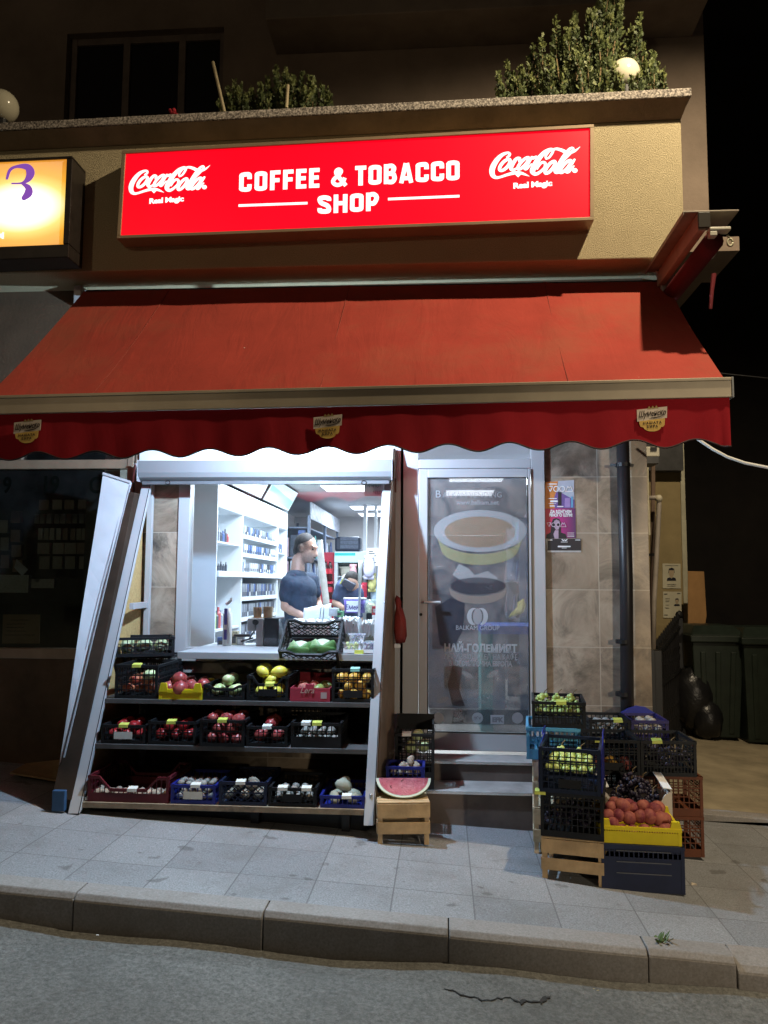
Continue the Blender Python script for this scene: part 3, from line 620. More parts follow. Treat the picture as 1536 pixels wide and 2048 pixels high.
GLY = {   # block capitals as centre lines in a box of width w and height H, stroke s, h = s/2; 'l' straight, 'c' curved, 'o' closed
 'C': lambda w, H, h: [('c', [(w-h, .64*H), (w-h, .76*H), (w*.78, H-1.15*h), (w/2, H-h), (w*.2, H-1.3*h), (h, .76*H), (h, .5*H), (h, .24*H), (w*.2, 1.3*h), (w/2, h), (w*.78, 1.15*h), (w-h, .24*H), (w-h, .37*H)])],
 'O': lambda w, H, h: [('o', [(w/2, H-h), (w*.8, H-1.3*h), (w-h, .76*H), (w-h, .5*H), (w-h, .24*H), (w*.8, 1.3*h), (w/2, h), (w*.2, 1.3*h), (h, .24*H), (h, .5*H), (h, .76*H), (w*.2, H-1.3*h)])],
 'F': lambda w, H, h: [('l', [(h, 0), (h, H)]), ('l', [(2*h, H-h*.9), (w, H-h*.9)]), ('l', [(2*h, .50*H), (w*.92, .50*H)])],
 'E': lambda w, H, h: [('l', [(h, 0), (h, H)]), ('l', [(2*h, H-h*.9), (w, H-h*.9)]), ('l', [(2*h, .52*H), (w*.93, .52*H)]), ('l', [(2*h, h*.9), (w, h*.9)])],
 'T': lambda w, H, h: [('l', [(0, H-h*.9), (w, H-h*.9)]), ('l', [(w/2, 0), (w/2, H-1.8*h)])],
 'B': lambda w, H, h: [('l', [(h, 0), (h, H)]), ('c', [(2*h, H-h*.9), (w*.62, H-h*.9), (w-1.3*h, .76*H), (w*.60, .53*H), (2*h, .53*H)]), ('c', [(w*.5, .53*H), (w*.70, .51*H), (w-h, .28*H), (w*.66, h*.9), (2*h, h*.9)])],
 'A': lambda w, H, h: [('l', [(h*.9, 0), (w/2-h*.25, H)]), ('l', [(w-h*.9, 0), (w/2+h*.25, H)]), ('l', [(w*.26, .24*H), (w*.74, .24*H)])],
 'S': lambda w, H, h: [('c', [(w-h, .69*H), (w-h*1.1, .82*H), (w*.5, H-h), (h*1.1, .84*H), (h, .72*H), (w*.3, .58*H), (w*.7, .44*H), (w-h, .28*H), (w-h*1.2, .14*H), (w*.5, h), (h*1.1, .16*H), (h, .31*H)])],
 'H': lambda w, H, h: [('l', [(h, 0), (h, H)]), ('l', [(w-h, 0), (w-h, H)]), ('l', [(2*h, .52*H), (w-2*h, .52*H)])],
 'P': lambda w, H, h: [('l', [(h, 0), (h, H)]), ('c', [(2*h, H-h*.9), (w*.62, H-h*.9), (w-h, .71*H), (w*.62, .42*H), (2*h, .42*H)])],
 '&': lambda w, H, h: [('c', [(w*.98, .04*H), (w*.62, .38*H), (w*.34, .68*H), (w*.32, .84*H), (w*.48, H-h*.8), (w*.64, .82*H), (w*.50, .64*H), (w*.16, .40*H), (h*.9, .22*H), (w*.38, h*.9), (w*.70, .17*H), (w*.90, .46*H)])]}
def block(s, x0, x1, y0, y1, H, gap, st, wide):
    q = MB(); n = 0; ws = [wide.get(ch, 1) for ch in s]; k = (x1-x0-gap*(len(s)-1))/sum(ws); x = x0
    for ch, wd in zip(s, ws):
        w_ = wd*k; u = (x-x0)/(x1-x0); o = P(x, y0+(y1-y0)*u, YL); ux = dirT*us; uy = V((0, 0, us))
        for typ, pts in GLY[ch](w_, H, st/2):
            n += 1; q.stroke([(a, b_, st if typ != 'l' or abs(pts[0][0]-pts[1][0]) < st*.8 else st*.92) for a, b_ in pts], o+V((0, -.00012*n, 0)), ux, uy, (0, -1, 0), typ == 'o', False, .0008)
        x += w_+gap
    return build(q, 'lettering', LIT, sg)
WD = {'F': .82, 'E': .82, 'T': .86, 'A': 1.08, 'B': 1.0, 'H': 1.02, 'P': .95, '&': 1}
block('COFFEE', 478, 640, 384, 375, 43, 4, 9.6, WD); block('&', 663, 694, 374, 372, 41, 0, 8.5, WD); block('TOBACCO', 710, 920, 371.5, 360, 43, 3.4, 9.6, WD); block('SHOP', 635, 759, 428, 421, 40, 3.6, 9.6, WD)
q = MB()
for a, b_ in (((477, 411), (615, 406)), ((776, 398), (919, 392))):
    a, b_ = P(*a, YL), P(*b_, YL); q = MB(); q.hexa([a+V((0, -.001, -.010)), b_+V((0, -.001, -.010)), b_+V((0, -.001, .008)), a+V((0, -.001, .008)), a+V((0, 0, -.010)), b_+V((0, 0, -.010)), b_+V((0, 0, .008)), a+V((0, 0, .008))]); build(q, 'rule', LIT, sg)
def ringpts(cx, cy, rx, ry, sh, w1, w2, n=14):
    r = []
    for i in range(n):
        a = 2*math.pi*i/n; y = ry*math.sin(a); r.append((cx+rx*math.cos(a)+sh*y, cy+y, w1+(w2-w1)*abs(math.cos(a))))
    return r
def logo(x0, y0, k):   # the flowing script mark, traced in its own units
    mb = MB(); o = P(x0, y0, YL); u = us*k; st = [0]
    def S(pts, closed=False):
        st[0] += 1
        mb.stroke([(x, -y, ww) for x, y, ww in pts], o+V((0, -.0001*st[0], 0)), V((u, 0, 0)), V((0, 0, u)), (0, -1, 0), closed, thick=.0006)
    S([(345, 205, 30), (372, 190, 38), (388, 160, 40), (372, 138, 36), (335, 138, 42), (265, 168, 58), (190, 240, 76), (128, 340, 86), (104, 430, 84), (120, 505, 72), (170, 540, 48), (240, 532, 38), (340, 500, 44), (450, 474, 50), (540, 474, 46), (610, 497, 36), (690, 536, 5)])
    mb.poly([o+V((x*u, -.0005, -y*u)) for x, y in ((470, 500), (515, 546), (560, 500))], (0, .0005, 0))
    S(ringpts(308, 335, 62, 92, -.62, 46, 54), True)
    S([(535, 285, 34), (545, 240, 44), (500, 235, 50), (445, 300, 60), (405, 385, 62), (430, 425, 46), (490, 400, 34), (535, 355, 26)])
    S(ringpts(598, 320, 50, 96, -.75, 44, 50), True); S([(735, 222, 40), (680, 300, 56), (625, 390, 60), (650, 412, 40), (725, 335, 22)])
    S([(752, 240, 46), (800, 222, 46)])
    S([(958, 255, 32), (1005, 235, 34), (1055, 160, 40), (1065, 112, 40), (1020, 100, 42), (930, 150, 62), (835, 260, 80), (765, 385, 88), (742, 460, 80), (785, 502, 56), (850, 478, 46), (930, 400, 40), (940, 330, 46), (900, 312, 40), (850, 350, 44), (815, 420, 26)])
    S([(958, 255, 32), (952, 210, 36), (1000, 140, 34), (1040, 110, 30)])
    S([(1050, 112, 34), (1120, 98, 42), (1200, 122, 52), (1270, 158, 56), (1345, 165, 46), (1420, 135, 32), (1490, 76, 5)])
    S(ringpts(1018, 400, 52, 98, -.62, 46, 54), True)
    S([(1130, 430, 26), (1230, 290, 40), (1335, 175, 46), (1385, 110, 34), (1360, 88, 30), (1310, 120, 40), (1230, 230, 56), (1140, 390, 66), (1100, 470, 62), (1140, 490, 40), (1190, 450, 26)])
    S(ringpts(1258, 395, 50, 98, -.72, 46, 52), True); S([(1398, 288, 36), (1340, 370, 56), (1275, 470, 60), (1310, 482, 40), (1388, 392, 22)])
    mb.poly([o+V(((1403+42*math.cos(a))*u, -.0016, -(465+38*math.sin(a))*u)) for a in [2*math.pi*i/20 for i in range(20)]][::-1], (0, .0010, 0))
    build(mb, 'script_logo', LIT, sg)
    build(textmb('Real Magic', o+V((740*u, -.0004, -715*u)), (150*u, 0, 7*u), (0, 0, 125*u), 1, .045, 'CENTER', 0, .0008, .95), 'lettering', LIT, sg)
logo(970.5, 291, 200/1536); logo(252, 328, 190/1536)
# ================================================================== orange lit sign at the left
og = thing('lit_sign', 'orange and yellow lit sign box with a purple numeral, cut by the left edge', 'sign', tuple(P(60, 400, -.4)))
YO = -.59; d0, d1, d2 = P(122, 488, YO), P(131, 317, YO), P(0, 488, YO)
oz0 = lambda X: d0.z-(d0.x-X)*.012
q = MB(); XL0 = -5.2
def ob(x0, x1, ya, yb, za, zb): q.hexa([(x0, ya, za-(d0.x-x0)*.012), (x1, ya, za-(d0.x-x1)*.012), (x1, ya, zb-(d0.x-x1)*.012), (x0, ya, zb-(d0.x-x0)*.012)]+[(x0, yb, za-(d0.x-x0)*.012), (x1, yb, za-(d0.x-x1)*.012), (x1, yb, zb-(d0.x-x1)*.012), (x0, yb, zb-(d0.x-x0)*.012)])
XR0 = d0.x+.012
ob(XL0, XR0, YO+.012, -.363, d0.z, d1.z)
mO, t, b = nt('lit_orange_panel'); mp = N(t, 'ShaderNodeMapping'); mp.vector_type = 'POINT'; gx = P(40, 412, YO)
gr = N(t, 'ShaderNodeTexGradient', gradient_type='SPHERICAL'); mp.inputs['Scale'].default_value = (1.55, 0, 2.7); 
org = V(P(60, 400, -.4)); dlt = gx-org; mp.inputs['Location'].default_value = (-dlt.x*1.55, 0, -dlt.z*2.7)
t.links.new(coord(t), mp.inputs[0]); t.links.new(mp.outputs[0], gr.inputs[0])
t.links.new(ramp(t, gr.outputs[1], [(0, (.72, .25, .004)), (.30, (.95, .42, .015)), (.46, (1.0, .72, .14)), (.60, (1.3, 1.15, .8)), (.75, (1.5, 1.45, 1.3))]), b.inputs['Emission Color']); b.inputs['Emission Strength'].default_value = 1
build(q, 'panel', mO, og)
q = MB(); 
ob(XL0, XR0+.045, YO, -.362, d0.z-.10, d0.z-.001); ob(XL0, XR0+.045, YO, -.362, d1.z+.001, d1.z+.02); ob(XR0+.001, XR0+.045, YO, -.362, d0.z, d1.z)
build(q, 'frame', M('black_sign_case', (.022, .017, .014), .4, .3, 12), og, bevel=.006)
PUR = glow('purple_print', (.22, .07, .42), .95); k = us
o, kx_, ky_ = fr(40, 365, YO+.011); q = MB()
q.stroke([(14, -357, 5), (20, -340, 6), (34, -333, 6), (54, -334, 13), (61, -345, 17), (56, -358, 12), (44, -366, 4), (24, -367, 3)], o, kx_, ky_, (0, -1, 0), thick=.001)
q.stroke([(44, -367, 4), (56, -375, 12), (57, -386, 16), (48, -396, 10)], o+V((0, -.0003, 0)), kx_, ky_, (0, -1, 0), thick=.001)
build(q, 'numeral', PUR, og)
build(textmb('M', P(1, 477, YO+.011), (19*k, 0, 0), (0, 0, 19*k), 1, .03, 'CENTER', 0, .001), 'lettering', LIT, og)
# ================================================================== folded side awning, its cassette running out over the right end of the big one
YN = -1.15
fa_ = thing('folded_awning', 'folded red awning with grey cover plate and crank eye on the right corner', 'awning', tuple(P(1400, 450, YN)))
f = lambda x, y: P(x, y, YN)
zt_ = f(1400, 421).z; xa, xb, xc, xd = f(1366, 420).x, f(1395, 420).x, f(1420, 420).x, f(1478, 420).x
zc_ = f(1395, 460).z
q = MB(); q.box(xa, xd, YN, YN+.27, zt_-.010, zt_); q.box(xa, xc+.05, YN+.271, -.201, zt_-.010, zt_); q.box(xa, xa+.006, YN, -.202, zt_-.028, zt_-.0105) 
build(q, 'cover_plate', M('dull_zinc', (.32, .28, .23), .55, .25, 6, metal=.3), fa_, bevel=.002)
q = MB(); q.box(xb, xb+.05, YN+.004, -.201, zc_, zt_-.011); build(q, 'cassette', M('pinkish_plate', (.42, .30, .23), .6, .15, 5), fa_, bevel=.006)
q = MB(); q.box(xb+.001, xc, YN-.008, YN+.003, zc_+.012, zt_-.012); build(q, 'end_cap', M('brown_black_cap', (.03, .024, .016), .5), fa_, bevel=.004)
q = MB(); rr = f(1430, 478); q.tube([(rr.x, YN+.03, rr.z), (rr.x, .6, rr.z)], .062, 14); build(q, 'cloth_roll', M('dull_red_roll', (.13, .010, .015), .8, .2, 5), fa_, smooth=True)
q = MB(); c_ = P(1424, 505, -.9); q.tube([c_+V((0, -.005, 0)), c_+V((0, .04, 0))], .030, 14); build(q, 'roller_end', M('pale_end_disc', (.55, .53, .47), .5, .1), fa_)
q = MB(); m1, m2 = f(1418, 471), f(1460, 455); q.box(m1.x, m2.x, YN-.02, YN+.05, m1.z+.024, m2.z); q.box(m1.x, m1.x+.045, YN-.018, YN+.045, m1.z-.01, m1.z+.0235)
build(q, 'gear_box', M('cream_gear_box', (.60, .57, .47), .5, .1), fa_, bevel=.006)
q = MB(); e0 = f(1455, 470); cc = f(1460, 485); q.tube([e0, cc+V((-.004, 0, .025))], .007, 8); q.tube([cc+V((.015*math.cos(a), 0, .023*math.sin(a))) for a in [2*math.pi*i/16 for i in range(17)]], .007, 8)
build(q, 'crank_eye', M('cream_eye', (.55, .52, .36), .5, .1), fa_, smooth=True)
q = MB(); q.quad(P(1312, 540, -.24), P(1346, 545, -.24), P(1350, 556, -.24), P(1326, 583, -.24), (0, .038, 0)); build(q, 'bracket', M('grey_bracket', (.45, .43, .42), .5, .15), fa_, bevel=.006)
q = MB(); q.tube([P(1428, 548, -.3), P(1424, 580, -.3), P(1421, 618, -.3)], [.018, .014, .012], 8); build(q, 'strap', M('dull_red_roll', (.13, .010, .015)), fa_)
# ================================================================== roller shutter box over the window
sh = thing('shutter_box', 'white metal roller shutter box over the shop window', 'shutter box', (-1.4, -.15, 2.45))
bx0, bx1 = P(276, 930, -.24).x, P(783, 930, -.24).x; bt, bb = P(500, 920, -.24).z, P(500, 944, -.24).z
q = MB(); prof = [(-.24, bt), (-.24, bb), (-.225, bb-.035), (-.19, bb-.055), (-.10, bb-.06), (-.023, bb-.06), (-.023, bt)]
pr_ = [(bx0, y, z) for y, z in prof]; q.poly(pr_, (bx1-bx0, 0, 0)); build(q, 'box', M('shutter_box_grey', (.20, .21, .22), .3, .05, 3), sh, bevel=.004)
q = MB(); q.box(bx0-.006, bx0-.0005, -.245, -.021, bb-.065, bt+.005); build(q, 'end_plate', ALUG, sh); q = MB(); q.box(bx1+.0005, bx1+.006, -.245, -.021, bb-.065, bt+.005); build(q, 'end_plate', ALUG, sh)
q = MB(); q.box(bx0+.02, bx1-.02, -.20, -.17, bb-.085, bb-.061); build(q, 'shutter_slat', M('dark_slat', (.10, .11, .12), .4), sh)
for x in (336, 728):
    q = MB(); o = P(x, 963, -.20); q.tube([o+V((.018*math.cos(a), 0, .014*math.sin(a)-.008)) for a in [2*math.pi*i/14 for i in range(15)]], .004, 6); build(q, 'ring', BLACK, sh)
# ================================================================== poster, pipe, cables
def sheet(pl, Y, name, mat, parent, th=.0012, label=None):
    q = MB(); q.poly([P(x, y, Y) for x, y in pl][::-1], (0, th, 0)); return build(q, name, mat, parent, label=label)
def ring(cx, cy, r, w): return [(cx+r*math.cos(2*math.pi*i/18), -(cy+r*math.sin(2*math.pi*i/18)), w) for i in range(18)]
def mark(parent, Y, x, y, s, mat, w=1.5):   # outlined triangle, two rings, outlined mountain
    q = MB(); o, kx_, ky_ = fr(x+2*s, y+.5*s, Y); d = V((0, -1, 0)); ar = (o, kx_, ky_, d)
    def line(pts): 
        for a, b in zip(pts[:-1], pts[1:]): q.stroke([(a[0], -a[1], w), (b[0], -b[1], w)], *ar, thick=.0005)
    X = lambda t: x+t*s
    line([(X(0), y), (X(.95), y), (X(.48), y+.95*s), (X(0), y)])
    q.stroke(ring(X(1.55), y+.47*s, .45*s, w), *ar, closed=True, thick=.0005); q.stroke(ring(X(2.62), y+.47*s, .45*s, w), *ar, closed=True, thick=.0005)
    line([(X(3.2), y+.95*s), (X(3.65), y), (X(3.87), y+.4*s), (X(4.1), y), (X(4.55), y+.95*s), (X(3.2), y+.95*s)])
    build(q, 'printed_mark', mat, parent)
YP = -.004
p1 = thing('poster', 'orange and pale blue poster of smoking devices, top of three on the tiles', 'poster', tuple(P(1120, 988, 0)))
PR = lambda n, c: M(n, c, .4, .08, 20)
sheet([(1091, 964), (1148, 960), (1149, 1016), (1090, 1017)], YP, 'sheet', PR('poster_pale_blue', (.42, .47, .58)), p1)
sheet([(1091, 964), (1116, 962.5), (1112, 985), (1106, 1003), (1110, 1016.6), (1090, 1017)], YP-.0014, 'printed_orange_field', PR('poster_orange', (.60, .23, .06)), p1)
sheet([(1112, 985), (1118, 983), (1149, 1000), (1149, 1016), (1110, 1016.6), (1106, 1003)], YP-.0016, 'printed_violet_field', PR('poster_violet', (.16, .10, .33)), p1)
mark(p1, YP-.0032, 1095, 972.5, 11.2, M('poster_white', (.82, .82, .85), .4, 0), 1.7)
sheet([(1116, 984), (1123, 984), (1123, 1011), (1116, 1011)], YP-.003, 'printed_device', PR('print_black', (.02, .02, .03)), p1)
sheet([(1130, 996), (1140, 996), (1140, 1015), (1129, 1015)], YP-.0032, 'printed_device', PR('print_lilac', (.36, .25, .55)), p1)
sheet([(1142, 993), (1146, 993), (1146, 1015), (1142, 1015)], YP-.0032, 'printed_device', PR('print_blue', (.12, .36, .60)), p1)
q = MB(); o, kx_, ky_ = fr(1110, 1000, YP-.0034)
for y, x0, x1, ww in ((968, 1096, 1113, 2.2), (997, 1096, 1113, 1.6), (1002.5, 1102, 1114, 3.6), (1007, 1097, 1112, 1), (1012, 1100, 1109, 2), (1013, 1115, 1126, 2)):
    q.stroke([(x0, -y, ww), (x1, -y, ww)], o, kx_, ky_, (0, -1, 0), thick=.0004)
build(q, 'small_print', M('poster_white', (.82, .82, .85)), p1)
p2 = thing('poster', 'magenta poster of a woman in round sunglasses, middle of three on the tiles', 'poster', tuple(P(1120, 1045, 0)))
mg, t, b = nt('poster_magenta'); b.inputs['Roughness'].default_value = .4
sx = N(t, 'ShaderNodeSeparateXYZ'); t.links.new(coord(t), sx.inputs[0]); mr = N(t, 'ShaderNodeMapRange'); mr.inputs[1].default_value = -.11; mr.inputs[2].default_value = .11; t.links.new(sx.outputs[0], mr.inputs[0])
t.links.new(ramp(t, mr.outputs[0], [(0, (.55, .03, .05)), (.45, (.48, .02, .22)), (1, (.09, .02, .13))]), b.inputs['Base Color'])
sheet([(1090.5, 1017.2), (1151, 1016.5), (1152, 1076), (1091, 1077)], YP, 'sheet', mg, p2)
BK = PR('print_black', (.02, .02, .03)); SKN = PR('print_skin', (.44, .32, .42))
sheet([(1092, 1077), (1093, 1069), (1101, 1065), (1103, 1046), (1106, 1038), (1112, 1036), (1119, 1038), (1122, 1046), (1122, 1065), (1131, 1068), (1134, 1077)], YP-.0014, 'printed_figure', BK, p2)
sheet([(1108, 1042), (1113, 1039), (1119, 1042), (1120, 1052), (1117, 1059), (1112, 1060), (1108, 1053)], YP-.0022, 'printed_face', SKN, p2)
sheet([(1110, 1060.5), (1117, 1060.5), (1117, 1077), (1109, 1077), (1107, 1068)], YP-.0022, 'printed_face', SKN, p2)
for cx in (1108.5, 1117): sheet([(cx+3*math.cos(a), 1049.5+3*math.sin(a)) for a in [2*math.pi*i/12 for i in range(12)]], YP-.003, 'printed_sunglasses', BK, p2)
mark(p2, YP-.0046, 1094, 1045.5, 8.4, M('poster_pink_white', (.75, .6, .75), .4, 0), .9)
q = textmb('ДA BДИГHEM', P(1121.5, 1026, YP-.0015), (6.5*D(0), 0, 0), (0, 0, 8.2*D(0)), 1, .05, 'CENTER', 0, .0006); textmb('MHOГO ШУM!', P(1121.5, 1033, YP-.0015), (6.9*D(0), 0, 0), (0, 0, 8.2*D(0)), 1, .05, 'CENTER', 0, .0006, 1, q)
build(q, 'lettering', M('poster_white', (.82, .82, .85)), p2)
q = MB(); o, kx_, ky_ = fr(1140, 1070, YP-.0016)
for y in (1066, 1070, 1073): q.stroke([(1135, -y, 1), (1148, -y, 1)], o, kx_, ky_, (0, -1, 0), thick=.0004)
build(q, 'small_print', M('poster_white', (.82, .82, .85)), p2)
p3 = thing('poster', 'small black sticker with white print, lowest of three on the tiles', 'poster', tuple(P(1128, 1090, 0)))
sheet([(1092, 1077.6), (1162, 1077.2), (1162.5, 1104.5), (1095, 1104.5)], YP, 'sheet', PR('sticker_grey', (.5, .5, .5)), p3)
sheet([(1095, 1077.8), (1162, 1077.4), (1162.3, 1101), (1095, 1101)], YP-.0014, 'printed_black_field', BK, p3)
WI = M('poster_white', (.82, .82, .85))
q = MB(); A_ = fr(1128, 1090, YP-.003)+(V((0, -1, 0)),)
for pts in ([(1124, -1079, 2), (1127, -1081, 2.4), (1129, -1079.5, 1), (1131, -1081, 2.4), (1134, -1079, 2)], [(1117, -1093, 3.2), (1140, -1093, 2.6)], [(1122, -1084, 1), (1135, -1084, 1)], [(1124, -1096, .9), (1133, -1096, .9)], [(1096, -1080, 1.6), (1104, -1080, 1.6)], [(1151, -1080, 1.6), (1160, -1080, 1.6)]): q.stroke(pts, *A_, thick=.0004)
build(q, 'small_print', WI, p3)
dp = thing('downpipe', 'black round drainpipe with ring clamps on the tiled wall', 'pipe', (1.3, -.08, 0))
pxt, pxb = P(1244, 880, -.085), P(1251, 1418, -.085)
q = MB(); q.tube([(pxt.x, -.085, 3.3), (pxt.x+.01, -.085, 1.6), (pxb.x, -.085, -.2)], .047, 16); build(q, 'pipe', M('black_pipe_paint', (.022, .02, .022), .38, .2, 6), dp, smooth=True)
for y in (930, 1283, 1388):
    c_ = P(1246, y, -.085); q = MB(); q.tube([c_+V((0, 0, -.014)), c_+V((0, 0, .014))], .053, 16); q.box(c_.x-.012, c_.x+.012, -.05, -.001, c_.z-.012, c_.z+.012)
    if y == 930: q.bar(c_+V((-.05, 0, .0)), c_+V((-.085, .02, .004)), .02, .02); q.bar(c_+V((.05, 0, 0)), c_+V((.075, .0, -.005)), .02, .02)
    build(q, 'clamp', BLACK, dp, smooth=False)
mt = thing('meter_box', 'small cream meter box with dark window high on the side wall', 'meter box', tuple(P(1306, 905, 1.2)))
a, b_ = P(1294, 913, 1.2), P(1319, 893, 1.2); q = MB(); q.box(1.5, b_.x, 1.2, 1.5, a.z, b_.z); build(q, 'case', M('cream_box', (.5, .47, .38), .5, .1), mt, bevel=.008)
q = MB(); q.box(a.x+.03, a.x+.085, 1.19, 1.199, a.z+.05, b_.z-.005); build(q, 'window', BLACK, mt)
q = MB(); q.box(1.5, b_.x-.01, 1.202, 1.45, a.z-.06, a.z-.001); build(q, 'base', DKGREY, mt)
gp = thing('gas_pipe', 'pale gas pipe with an elbow running down the side wall', 'pipe', tuple(P(1310, 1100, 1.8)))
q = MB(); q.tube([P(1296, 996, 1.8), P(1312, 995, 1.8), P(1318, 1000, 1.8), P(1318, 1012, 1.8), P(1312, 1130, 1.8), P(1308, 1200, 1.8), P(1306, 1302, 1.8)], [.022]*3+[.024]*4, 10); build(q, 'pipe', M('pale_pipe_paint', (.27, .235, .2), .5, .2, 5), gp, smooth=True)
q = MB(); e_ = P(1313, 997, 1.79); q.sphere(e_+V((.02, 0, 0)), .036); build(q, 'elbow', M('cream_elbow', (.42, .38, .28), .5), gp, smooth=True)
q = MB(); q.bar(P(1296, 1110, 1.85), P(1310, 1109, 1.8), .03, .025); build(q, 'clamp', BLACK, gp)
q = MB(); q.tube([P(1295, 935, 1.75), P(1296, 1000, 1.75), P(1299, 1070, 1.75)], .010, 6); solo(q, 'conduit', M('cream_conduit', (.5, .46, .34), .5), 'thin cream conduit beside the gas pipe', 'conduit', P(1297, 1000, 1.75))
q = MB(); q.tube([P(1306, 930, 1.95), P(1306, 990, 1.95), P(1303, 1300, 1.95)], .022, 8); solo(q, 'brown_pipe', M('brown_pipe_paint', (.16, .11, .08), .5), 'brown pipe behind the gas pipe on the side wall', 'pipe', P(1306, 990, 1.95))
cb_ = MB(); pts = [P(*p, -.6) for p in ((1380, 866), (1398, 880), (1425, 898), (1455, 914), (1490, 926), (1545, 937), (1600, 943))]
cb_.tube(pts, .010, 8); solo(cb_, 'cable', M('white_cable', (.75, .73, .68), .5, .05), 'white cable sagging from behind the awning to the right', 'cable', pts[0], smooth=True)
cb_ = MB(); pts = [P(1400, 742, -.3), P(1460, 749, 1), P(1540, 757, 2)]; cb_.tube(pts, .006, 6); solo(cb_, 'overhead_wire', DKGREY, 'thin dark wire crossing the night sky right of the awning', 'wire', pts[0])
# notices
def notice(x0, y0, x1, y1, lab, two):
    t_ = thing('notice', lab, 'notice', tuple(P((x0+x1)/2, (y0+y1)/2, 4.59)))
    sheet([(x0, y0), (x1, y0+.5), (x1+.5, y1), (x0+.5, y1-.5)], 4.59, 'sheet', M('notice_paper', (.52, .49, .37), .8, .08), t_, .002)
    s = (y1-y0)/48; cx, cy = ((x0+x1)/2, y0+22*s) if not two else (x1-9, y0+22)
    k = s if not two else .62
    hd_ = MB(); 
    sheet([(cx-6*k, cy-4*k), (cx-5*k, cy-12*k), (cx, cy-14*k), (cx+5*k, cy-12*k), (cx+6*k, cy-4*k)], 4.587, 'printed_hair', BK, t_, .001)
    sheet([(cx-4.5*k, cy-9*k), (cx+4.5*k, cy-9*k), (cx+5*k, cy-2*k), (cx+2*k, cy+5*k), (cx-2*k, cy+5*k), (cx-5*k, cy-2*k)], 4.585, 'printed_face', M('print_tan', (.42, .33, .22), .6), t_, .001)
    sheet([(cx-9*k, cy+11*k), (cx-8*k, cy+6*k), (cx-3*k, cy+4.5*k), (cx, cy+7*k), (cx+3*k, cy+4.5*k), (cx+8*k, cy+6*k), (cx+9*k, cy+11*k)], 4.586, 'printed_shoulders', BK, t_, .001)
    q = MB(); o, kx_, ky_ = fr((x0+x1)/2, (y0+y1)/2, 4.586)
    rows = [(x0+5, y0+4, x1-5, .6), (x0+9, y1-8, x1-9, .6), (x0+10, y1-5, x1-10, .6)] if not two else [(x0+3, y0+5, x0+8, 1.6), (x1-8, y0+4, x1-3, 1.6), (x0+5, y0+14, x0+13, .7), (x0+5, y0+17, x0+13, .7), (x0+5, y0+20, x0+12, .7), (x0+5, y0+27, x0+12, .7), (x0+3, y1-6, x0+9, 1.6), (x0+4, y0+33, x0+12, .7)]
    for a, y, b, ww in rows: q.stroke([(a, -y, ww), (b, -y, ww)], o, kx_, ky_, (0, -1, 0), thick=.001)
    build(q, 'small_print', DKGREY, t_)
notice(1325, 1127, 1361, 1177, 'paper notice with a large portrait on the ochre side wall', 0); notice(1326, 1183, 1363, 1236, 'paper notice with a small portrait low on the ochre side wall', 1)
# ================================================================== bins, gate, cardboard in the alley
def bin_(x0, x1, yt, yb, Y, lab, sticker=False):
    b0 = P((x0+x1)/2, yb, Y); gzv = gz(b0.x)-.02; h = P((x0+x1)/2, yt, Y).z-gzv; w_ = (x1-x0)*D(Y)
    t_ = thing('wheelie_bin', lab, 'bin', (b0.x, Y+.35, gzv), 0, 'bins in the alley', local=True)
    q = MB(); w0, w1, d0_, d1_ = w_*.40, w_*.48, .27, .34
    q.hexa([(-w0, -d0_, .06), (w0, -d0_, .06), (w1, -d1_, h*.86), (-w1, -d1_, h*.86), (-w0, d0_, .06), (w0, d0_, .06), (w1, d1_, h*.86), (-w1, d1_, h*.86)])
    for k in (-.6, 0, .6): q.hexa([(w0*k-.03, -d0_-.012, .1), (w0*k+.03, -d0_-.012, .1), (w1*k+.03, -d1_-.012, h*.78), (w1*k-.03, -d1_-.012, h*.78), (w0*k-.03, -d0_+.01, .1), (w0*k+.03, -d0_+.01, .1), (w1*k+.03, -d1_+.01, h*.78), (w1*k-.03, -d1_+.01, h*.78)])
    GRN = M('dark_green_plastic', (.016, .024, .018), .45, .25, 7)
    build(q, 'body', GRN, t_, bevel=.015)
    q = MB(); q.box(-w1-.03, w1+.03, -d1_-.04, d1_+.03, h*.86+.001, h*.92); q.hexa([(-w1-.02, -d1_-.03, h*.92), (w1+.02, -d1_-.03, h*.92), (w1-.06, -d1_+.12, h), (-w1+.06, -d1_+.12, h), (-w1-.02, d1_+.02, h*.92), (w1+.02, d1_+.02, h*.92), (w1-.06, d1_-.06, h), (-w1+.06, d1_-.06, h)])
    build(q, 'lid', GRN, t_, bevel=.012)
    for s in (-1, 1):
        q = MB(); q.tube([(s*w0*.75-.03, d0_-.05, .1), (s*w0*.75+.03, d0_-.05, .1)], .1, 14); build(q, 'wheel', BLACK, t_)
    q = MB(); q.tube([(-w1*.7, d1_+.07, h*.84), (w1*.7, d1_+.07, h*.84)], .018, 8); build(q, 'handle', GRN, t_)
    if sticker:
        q = MB(); q.box(.02, w1*.9, -d1_-.022, -d1_-.013, h*.70, h*.77); so = build(q, 'sticker', M('red_sticker', (.45, .02, .03), .4), t_)
        build(textmb('SOS', (.05, -d1_-.0225, h*.712), (.075, 0, 0), (0, 0, .065), 1, .04, 'LEFT', 0, .001), 'sticker_lettering', WI, so)
bin_(1392, 1492, 1252, 1462, 3.3, 'dark green wheelie bin nearest the ochre wall'); bin_(1496, 1600, 1256, 1474, 3.2, 'dark green wheelie bin with a red sticker by the right edge', True)
